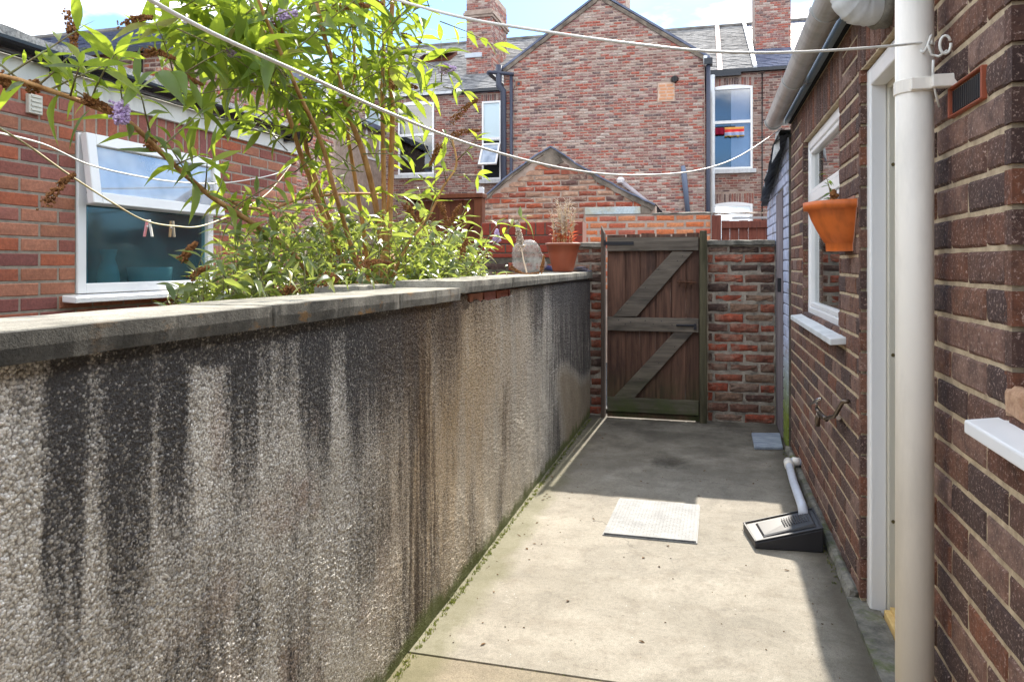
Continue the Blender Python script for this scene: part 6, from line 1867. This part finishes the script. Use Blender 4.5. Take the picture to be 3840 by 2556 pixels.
bu = thing('buddleia', (-1.75, 3.4, 0.01), 'tall leggy buddleia with orange brown stems growing behind the garden wall', 'shrub')
PLT = Plant(bu, M_leafo, M_leafi, 290)
def dp_(x, y, d): return P(x * 1.63, y * 1.63, d)
stems = []   # display px, depth
S = [
    ([(893, 590, 3.45), (897, 480, 3.45), (900, 380, 3.42), (903, 250, 3.38), (897, 120, 3.32), (903, 0, 3.25), (905, -120, 3.2)], 0.016, 0.009),
    ([(889, 590, 3.45), (884, 480, 3.42), (882, 350, 3.36), (880, 200, 3.3), (884, 60, 3.25), (880, -80, 3.2)], 0.013, 0.007),
    ([(880, 575, 3.45), (862, 460, 3.4), (838, 360, 3.3), (805, 270, 3.2), (775, 170, 3.1), (745, 80, 3.0), (722, -20, 2.95), (700, -100, 2.9)], 0.015, 0.007),
    ([(770, 620, 3.35), (752, 520, 3.3), (720, 430, 3.2), (690, 350, 3.1), (665, 270, 3.0), (620, 170, 2.9), (570, 80, 2.8), (540, 0, 2.7)], 0.013, 0.006),
    ([(800, 640, 3.5), (765, 530, 3.4), (735, 440, 3.3), (705, 340, 3.25), (690, 250, 3.2), (640, 150, 3.1), (600, 50, 3.05), (585, -60, 3.0)], 0.013, 0.006),
    ([(848, 640, 3.6), (835, 520, 3.6), (815, 400, 3.55), (800, 290, 3.5), (815, 180, 3.45), (812, 60, 3.4), (800, -60, 3.4)], 0.012, 0.006),
    ([(830, 640, 3.3), (800, 540, 3.2), (770, 440, 3.0), (740, 330, 2.9), (690, 220, 2.75), (650, 130, 2.6), (610, 40, 2.5), (580, -40, 2.45)], 0.011, 0.005),
    ([(720, 640, 3.1), (650, 560, 2.95), (560, 500, 2.75), (490, 455, 2.6), (430, 405, 2.45), (370, 350, 2.3), (300, 285, 2.15), (215, 245, 2.05), (120, 210, 1.95), (40, 183, 1.9), (-40, 165, 1.85)], 0.011, 0.005),
    ([(470, 440, 2.6), (600, 482, 3.0), (700, 455, 3.2), (800, 446, 3.4), (870, 446, 3.6)], 0.007, 0.006),
    ([(900, 640, 3.4), (940, 560, 3.4), (985, 500, 3.4), (1020, 430, 3.4), (1050, 380, 3.4), (1040, 320, 3.4)], 0.008, 0.004),
]
for pts, r0, r1 in S:
    pp = catm([dp_(*p) for p in pts], 5)
    nn = len(pp)
    rr_ = [r0 + (r1 - r0) * i / nn + 0.0008 * (1 if i % 5 == 0 else 0) for i in range(nn)]
    MB().tube(pp, rr_, 8).build('stem', M_stem, bu, smooth=True)
    stems.append(pp)
base = dp_(890, 600, 3.45)
st_ = MB(); gx, gy = base.x, base.y
st_.tube([(gx, gy, 0.0), (gx + .01, gy, 0.5), (gx, gy, 0.95), (gx - .005, gy, 1.12), base + Vector((0, 0, .05))], [0.07, 0.06, 0.065, 0.075, 0.03], 12)
for (x, y, d) in ((770, 620, 3.35), (800, 640, 3.5), (848, 640, 3.6), (830, 640, 3.3), (900, 640, 3.4), (720, 640, 3.1)):
    e = dp_(x, y, d); st_.tube([(gx, gy, 0.5), Vector((gx, gy, 0.8)).lerp(e, 0.5), e], [0.03, 0.022, 0.013], 8)
st_.build('stump', M_stem, bu, smooth=True)
tw = MB()
def top_shoots(pp, t0, t1, n, lmin, lmax, sl=(0.25, 0.5), bias=Vector((0, 0, 0)), node=0.07):
    for i in range(n):
        t = t0 + (t1 - t0) * (i + RL.random() * .8) / n
        k = min(int(t * (len(pp) - 1)), len(pp) - 2)
        p = pp[k].lerp(pp[k + 1], t * (len(pp) - 1) - k)
        a = RL.uniform(0, 2 * math.pi)
        d = Vector((math.cos(a), math.sin(a) * 0.8, RL.uniform(0.0, 0.9))) + bias
        PLT.shoot(p, d, RL.uniform(*sl), node, lmin, lmax, curve=-0.03, stems=tw, r=0.0032)
tb_ = Vector((0, 0, 0.2)); lf = Vector((-0.5, -0.2, 0.1))
top_shoots(stems[0], 0.50, 1.0, 9, 0.09, 0.15, (0.2, 0.42))
top_shoots(stems[1], 0.50, 1.0, 8, 0.09, 0.15, (0.2, 0.40), Vector((-0.3, 0, 0)))
top_shoots(stems[2], 0.30, 1.0, 13, 0.09, 0.16, (0.2, 0.42))
top_shoots(stems[3], 0.42, 1.0, 14, 0.10, 0.17, (0.22, 0.45), lf)
top_shoots(stems[4], 0.42, 1.0, 13, 0.10, 0.17, (0.22, 0.45), lf * .5)
top_shoots(stems[5], 0.38, 1.0, 11, 0.09, 0.15, (0.2, 0.42))
top_shoots(stems[6], 0.42, 1.0, 12, 0.10, 0.17, (0.2, 0.42), lf * .6)
top_shoots(stems[9], 0.45, 1.0, 5, 0.06, 0.10, (0.1, 0.25))
# the long branch to the left carries its own pairs of big leaves
def pairs(pp, step, lmin, lmax, t0=0.0, drop=-0.3):
    acc = 0
    side = Vector((0, 0, 1))
    for i in range(1, len(pp)):
        acc += (pp[i] - pp[i - 1]).length
        if acc > step and i / len(pp) > t0:
            acc = 0; d = (pp[i] - pp[i - 1]).normalized()
            a = d.cross(Vector((0, 0, 1))).normalized()
            q = RL.uniform(0, math.pi)
            s_ = (a * math.cos(q) + d.cross(a) * math.sin(q))
            for g_ in (1, -1): PLT.leaf(pp[i], s_ * g_ + d * 0.4 + Vector((0, 0, drop)), RL.uniform(lmin, lmax))
pairs(stems[7], 0.075, 0.09, 0.14, 0.10)
pairs(stems[8], 0.10, 0.06, 0.10)
top_shoots(stems[7], 0.12, 0.98, 17, 0.055, 0.11, (0.08, 0.26), Vector((0, 0, 0.3)), node=0.055)
top_shoots(stems[8], 0.1, 0.9, 7, 0.05, 0.09, (0.08, 0.2), node=0.05)
for pp in stems[:7]:
    for i in range(6):
        t = RL.uniform(0.15, 0.45); k = int(t * (len(pp) - 1)); PLT.leaf(pp[k], Vector((RL.uniform(-1, 1), RL.uniform(-1, 1), RL.uniform(-.7, .3))), RL.uniform(0.06, 0.13))
# extra filling for the dense crown upper left of the stems, and the light shoots on the right
for (x0, x1, y0, y1, n, d0, d1, l0, l1) in ((340, 660, -40, 200, 34, 2.3, 3.2, .10, .17), (560, 880, -40, 300, 26, 2.7, 3.5, .09, .15), (850, 1040, -30, 220, 15, 3.0, 3.5, .08, .13), (650, 860, 300, 440, 9, 2.9, 3.4, .07, .12)):
    for i in range(n):
        p = dp_(RL.uniform(x0, x1), RL.uniform(y0, y1), RL.uniform(d0, d1))
        PLT.shoot(p, Vector((RL.uniform(-1, 1), RL.uniform(-.6, .6), RL.uniform(-0.2, .9))), RL.uniform(.15, .34), .062, l0, l1, -0.04, tw, 0.003)
for (a, b) in (((1000, 470, 3.4), (1010, 380, 3.4)), ((1000, 380, 3.4), (960, 310, 3.4)), ((975, 520, 3.3), (1010, 440, 3.3)), ((1030, 560, 3.4), (1075, 470, 3.4)), ((1100, 600, 3.6), (1200, 480, 3.6)), ((1080, 620, 3.4), (1165, 500, 3.4)), ((215, 250, 2.1), (165, 100, 2.15))):
    pa, pb = dp_(*a), dp_(*b)
    PLT.shoot(pa, pb - pa, (pb - pa).length, 0.06, 0.05, 0.10, 0, tw, 0.003)
tw.build('twigs', M_stemg, bu, smooth=True, tag=(None, None, None, 'stuff'))
PLT.finish()
# seed heads and flowers; display pixels and depth
heads = [((100, 475, 2.0), (170, 400, 2.05), .018), ((0, 180, 1.9), (20, 205, 1.9), .02), ((75, 205, 1.95), (88, 200, 1.95), .02), ((180, 225, 2.0), (270, 265, 2.05), .016), ((345, 330, 2.3), (352, 345, 2.3), .022),
         ((395, 175, 2.6), (465, 195, 2.6), .018), ((165, 30, 2.1), (170, 120, 2.1), .026), ((280, 60, 2.4), (350, 40, 2.4), .018), ((330, 120, 2.5), (400, 135, 2.5), .018),
         ((895, 198, 3.2), (960, 202, 3.2), .022), ((1040, 280, 3.4), (1100, 228, 3.4), .022), ((1030, 315, 3.4), (1105, 300, 3.4), .018), ((1015, 330, 3.4), (990, 380, 3.4), .02),
         ((820, 612, 2.9), (900, 606, 2.9), .022), ((745, 650, 2.7), (775, 640, 2.7), .035), ((650, 672, 2.6), (690, 668, 2.6), .02), ((420, 600, 2.4), (450, 560, 2.4), .018), ((440, 640, 2.5), (480, 615, 2.5), .014),
         ((1010, 460, 3.4), (1030, 520, 3.4), .02), ((1035, 520, 3.5), (1060, 470, 3.5), .02), ((960, 500, 3.5), (985, 540, 3.5), .018), ((1060, 590, 3.6), (1075, 550, 3.6), .02), ((930, 470, 3.3), (960, 510, 3.3), .018),
         ((780, 20, 2.8), (850, 15, 2.8), .02), ((820, -10, 2.9), (880, 10, 2.9), .018), ((630, 55, 2.7), (650, 80, 2.7), .02), ((930, 10, 3.3), (980, 0, 3.3), .014), ((920, 80, 3.3), (970, 100, 3.3), .012)]
for i, (a, b, r_) in enumerate(heads):
    pa, pb = dp_(*a), dp_(*b); m_ = pa.lerp(pb, .5) + Vector((0, 0, .01))
    panicle(bu, [pa, m_, pb], r_, M_seed, 'seed_head', 230, i, 0.0045)
flowers = [((275, 245, 2.05), (278, 252, 2.05), .024), ((277, 268, 2.05), (280, 275, 2.05), .026), ((540, 118, 2.6), (546, 128, 2.6), .034), ((635, 45, 2.7), (680, 30, 2.7), .035), ((1020, 160, 3.3), (1045, 158, 3.3), .024), ((1143, 555, 3.8), (1143, 530, 3.8), .022)]
for i, (a, b, r_) in enumerate(flowers):
    panicle(bu, [dp_(*a), dp_(*b)], r_, M_flower, 'flower_head', 260, 50 + i, 0.0055)

# undergrowth
ug = thing('undergrowth', (-1.7, 3.6, 0.01), 'tangle of young buddleia shoots and weeds spilling along the back of the garden wall', 'undergrowth')
UG = Plant(ug, M_leafu, M_leafu, 150)
ut = MB()
for i in range(340):
    t = RL.random()
    px = 430 + 740 * RL.random() ** 0.85
    hgt = np.interp(px, [430, 520, 640, 760, 900, 1000, 1080, 1150, 1180], [600, 520, 465, 455, 470, 480, 520, 560, 620])
    d = np.interp(px, [430, 760, 1180], [2.5, 3.1, 4.0]) + RL.uniform(-.25, .9)
    top = dp_(px, RL.uniform(hgt + 30 * math.sin(px * .045) + RL.uniform(-25, 25), 660), d)
    if top.x > -1.22: top.x = -1.22 - RL.random() * .1
    L_ = RL.uniform(.18, .50)
    dr_ = Vector((RL.uniform(-.5, .7), RL.uniform(-.5, .4), RL.uniform(.5, 1.2))).normalized()
    UG.shoot(top - dr_ * L_, dr_, L_, RL.uniform(.035, .06), .03, RL.uniform(.06, .12), RL.uniform(-0.12, 0.02), ut, 0.0025)
    b0 = top - dr_ * L_
    if i % 3 == 0: ut.tube([Vector((b0.x, b0.y, 0.0)), Vector((b0.x, b0.y, b0.z * .6)), b0], [0.006, 0.005, 0.003], 5)
for i in range(75):
    px = RL.uniform(940, 1165); d = RL.uniform(3.5, 4.4)
    top = dp_(px, RL.uniform(np.interp(px, [940, 1050, 1165], [500, 530, 610]) + RL.uniform(-20, 20), 665), d)
    if top.x > -1.22: top.x = -1.22 - RL.random() * .1
    L_ = RL.uniform(.15, .35); dr_ = Vector((RL.uniform(-.4, .8), RL.uniform(-.5, .4), RL.uniform(.5, 1.2))).normalized()
    UG.shoot(top - dr_ * L_, dr_, L_, .04, .03, RL.uniform(.05, .09), -.03, ut, .0025)
# leaves lying over the coping edge
for i in range(70):
    px = RL.uniform(520, 1160); z = 1.20
    p = Vector((RL.uniform(-1.22, -1.08), onX(px * 1.63, 1100, -1.12).y, z + RL.uniform(-0.01, .05)))
    UG.leaf(p, Vector((RL.uniform(-.3, 1), RL.uniform(-1, 1), RL.uniform(-.3, .5))), RL.uniform(.04, .08))
ut.build('twigs', M_stemg, ug, smooth=True, tag=(None, None, None, 'stuff'))
UG.finish()

# ------------------------------------------------------------------ potted and other small plants
fw = thing('potted_willowherb', (pcx, pcy, CT_Z + .20), 'red and cream seeding willowherb growing in the terracotta pot', 'plant')
st2, lf2, fl2 = MB(), Plant(fw, M_redst, M_redst, 60), MB()
for i in range(46):
    a = RL.uniform(0, 6.28); r_ = RL.uniform(0, .09)
    p = Vector((pcx + r_ * math.cos(a), pcy + r_ * math.sin(a), CT_Z + .19))
    h_ = RL.uniform(.16, .38)
    q = p + Vector((RL.uniform(-.05, .05), RL.uniform(-.05, .05), h_))
    st2.tube([p, p.lerp(q, .5) + Vector((.004, 0, 0)), q], [.003, .002, .001], 5)
    for k in range(8):
        t = RL.uniform(0.03, .5); lf2.leaf(p.lerp(q, t), Vector((RL.uniform(-1, 1), RL.uniform(-1, 1), RL.uniform(.2, 1))), RL.uniform(.035, .06), w=.9)
    for k in range(16):
        t = RL.uniform(.45, 1.02); c_ = p.lerp(q, t); v_ = Vector((RL.uniform(-1, 1), RL.uniform(-1, 1), RL.uniform(0, 1))).normalized() * RL.uniform(.015, .05)
        fl2.tube([c_, c_ + v_ * .6 + Vector((0, 0, .004)), c_ + v_], [.0022, .0016, .0008], 3)
st2.build('stems', m_plain('straw stem', (0.62, 0.42, 0.2), 0.6), fw); lf2.finish('leaves'); fl2.build('seed_fluff', M_fluff, fw, tag=(None, None, None, 'stuff'))
fw2 = thing('dried_seed_spike', (-1.25, 5.0, 1.18), 'tall pale dried spike of fluffy seed in front of the plastic bowl', 'plant')
a, b = onX(1965, 1030, -1.16), None
d0 = a.y
bpt = Vector((-1.20, 4.55, 1.19)); tops = [P(1955, 835, 4.85), P(1990, 860, 4.9)]
e0 = P(1975, 1020, 4.85)
sp = MB(); pth = [e0, P(1962, 970, 4.85), P(1954, 920, 4.85), P(1940, 830, 4.85)]
sp.tube([Vector((e0.x, e0.y, 1.1)), e0] + pth[1:], [.006, .006, .005, .004, .002], 6); sp.build('stalk', M_fluff, fw2)
panicle(fw2, [P(1955, 935, 4.85), P(1946, 880, 4.85), P(1938, 830, 4.85)], .034, M_fluff, 'seed_fluff', 300, 3, .007)
for k, (a, b) in enumerate((((1915, 1000, 4.7), (1960, 1025, 4.7)), ((1950, 1030, 4.65), (2020, 1022, 4.65)), ((2030, 1018, 4.8), (2040, 960, 4.8)))):
    panicle(fw2, [P(*a), P(a[0] * .5 + b[0] * .5, a[1] * .5 + b[1] * .5 + 4, a[2]), P(*b)], .016, M_seed, 'seed_head', 200, 70 + k, .005)
# weed in the wall planter
pw = thing('planter_weed', (0.47, 3.08, 1.46), 'small wilting weed growing in the orange wall planter', 'plant')
PW = Plant(pw, m_leaf('weed leaf', (0.08, 0.16, 0.03), (0.12, 0.22, 0.04), (0.3, 0.5, 0.06), .4), M_leafu, 60)
pw_s = MB()
for k in range(3):
    p = Vector((0.47 + .01 * k, 3.06 + .02 * k, 1.46)); q = p + Vector((-.01 - .01 * k, .02 + .03 * k, .10 + .03 * k))
    pw_s.tube([p, q], [.002, .0012], 5)
    for j in range(4): PW.leaf(p.lerp(q, .3 + j * .22), Vector((RL.uniform(-1, 1), RL.uniform(-1, 1), RL.uniform(-.2, .8))), RL.uniform(.03, .05))
PW.leaf(Vector((0.46, 3.12, 1.47)), Vector((-.3, 1, 0)), .07); pw_s.build('stems', M_stemg, pw); PW.finish()
panicle(pw, [Vector((0.475, 3.05, 1.46)), Vector((0.475, 3.06, 1.51)), Vector((0.475, 3.065, 1.535))], .018, M_seed, 'dead_leaves', 90, 9, .008)

# ------------------------------------------------------------------ litter and moss on the ground
ms = MB(); rr = random.Random(5)
def tuft(mb, p, n, r, h):
    for _ in range(n):
        a = rr.uniform(0, 6.28); q = Vector(p) + Vector((math.cos(a), math.sin(a), 0)) * rr.uniform(0, r)
        d = Vector((rr.uniform(-1, 1), rr.uniform(-1, 1), 1.2)).normalized() * h * rr.uniform(.5, 1.2); w_ = d.orthogonal().normalized() * h * .18
        mb.add([q - w_, q + w_, q + d], [(0, 1, 2)])
for i in range(420):
    y = 1.9 + 4.0 * rr.random(); tuft(ms, (-0.918 + rr.uniform(0, .018), y, 0.0), 5, .010, .010)
for i in range(90):
    y = 3.0 + 2.2 * rr.random(); tuft(ms, (0.498 + rr.uniform(-.012, .01), y, 0.0), 5, .010, .010)
for i in range(60): tuft(ms, (-0.9 + rr.random() * 1.3, 2.199, -0.01), 3, .006, .012)
o = ms.build('moss', m_leaf('moss green', (0.07, 0.10, 0.015), (0.16, 0.20, 0.03), (0.3, 0.35, 0.05), .3, 'island'), None); mark(o, 'strips of moss along the foot of both yard walls', 'moss', None, 'stuff')
lt = MB()
for i in range(230):
    x, y = rr.uniform(-.9, .48), rr.uniform(2.25, 5.9)
    if rr.random() < .45: x = rr.choice([rr.uniform(-.92, -.80), rr.uniform(.36, .5)])
    s_ = rr.uniform(.0012, .0035); a = rr.uniform(0, 3.14)
    M_ = Matrix.Translation((x, y, 0.001)) @ Matrix.Rotation(a, 4, 'Z')
    lt.box(-s_, s_, -s_ * .5, s_ * .5, 0, s_ * .5, M=M_)
for i in range(46):
    x, y = (rr.uniform(-.9, -.70) if rr.random() < .5 else rr.uniform(-.8, .45)), rr.uniform(2.25, 5.8)
    vs, fs = leaf_mesh(rr.uniform(.015, .035), rr.uniform(.006, .011), .3, .2, i)
    M_ = Matrix.Translation((x, y, 0.003)) @ Matrix.Rotation(rr.uniform(0, 6.3), 4, 'Z')
    lt.add([M_ @ Vector(v) for v in vs], fs)
o = lt.build('litter', m_noise('dead leaf litter', (0.05, 0.03, 0.015), (0.20, 0.11, 0.045), 30, bump=0.2), None); mark(o, 'specks of dead leaf and grit scattered on the yard concrete', 'litter', None, 'stuff')
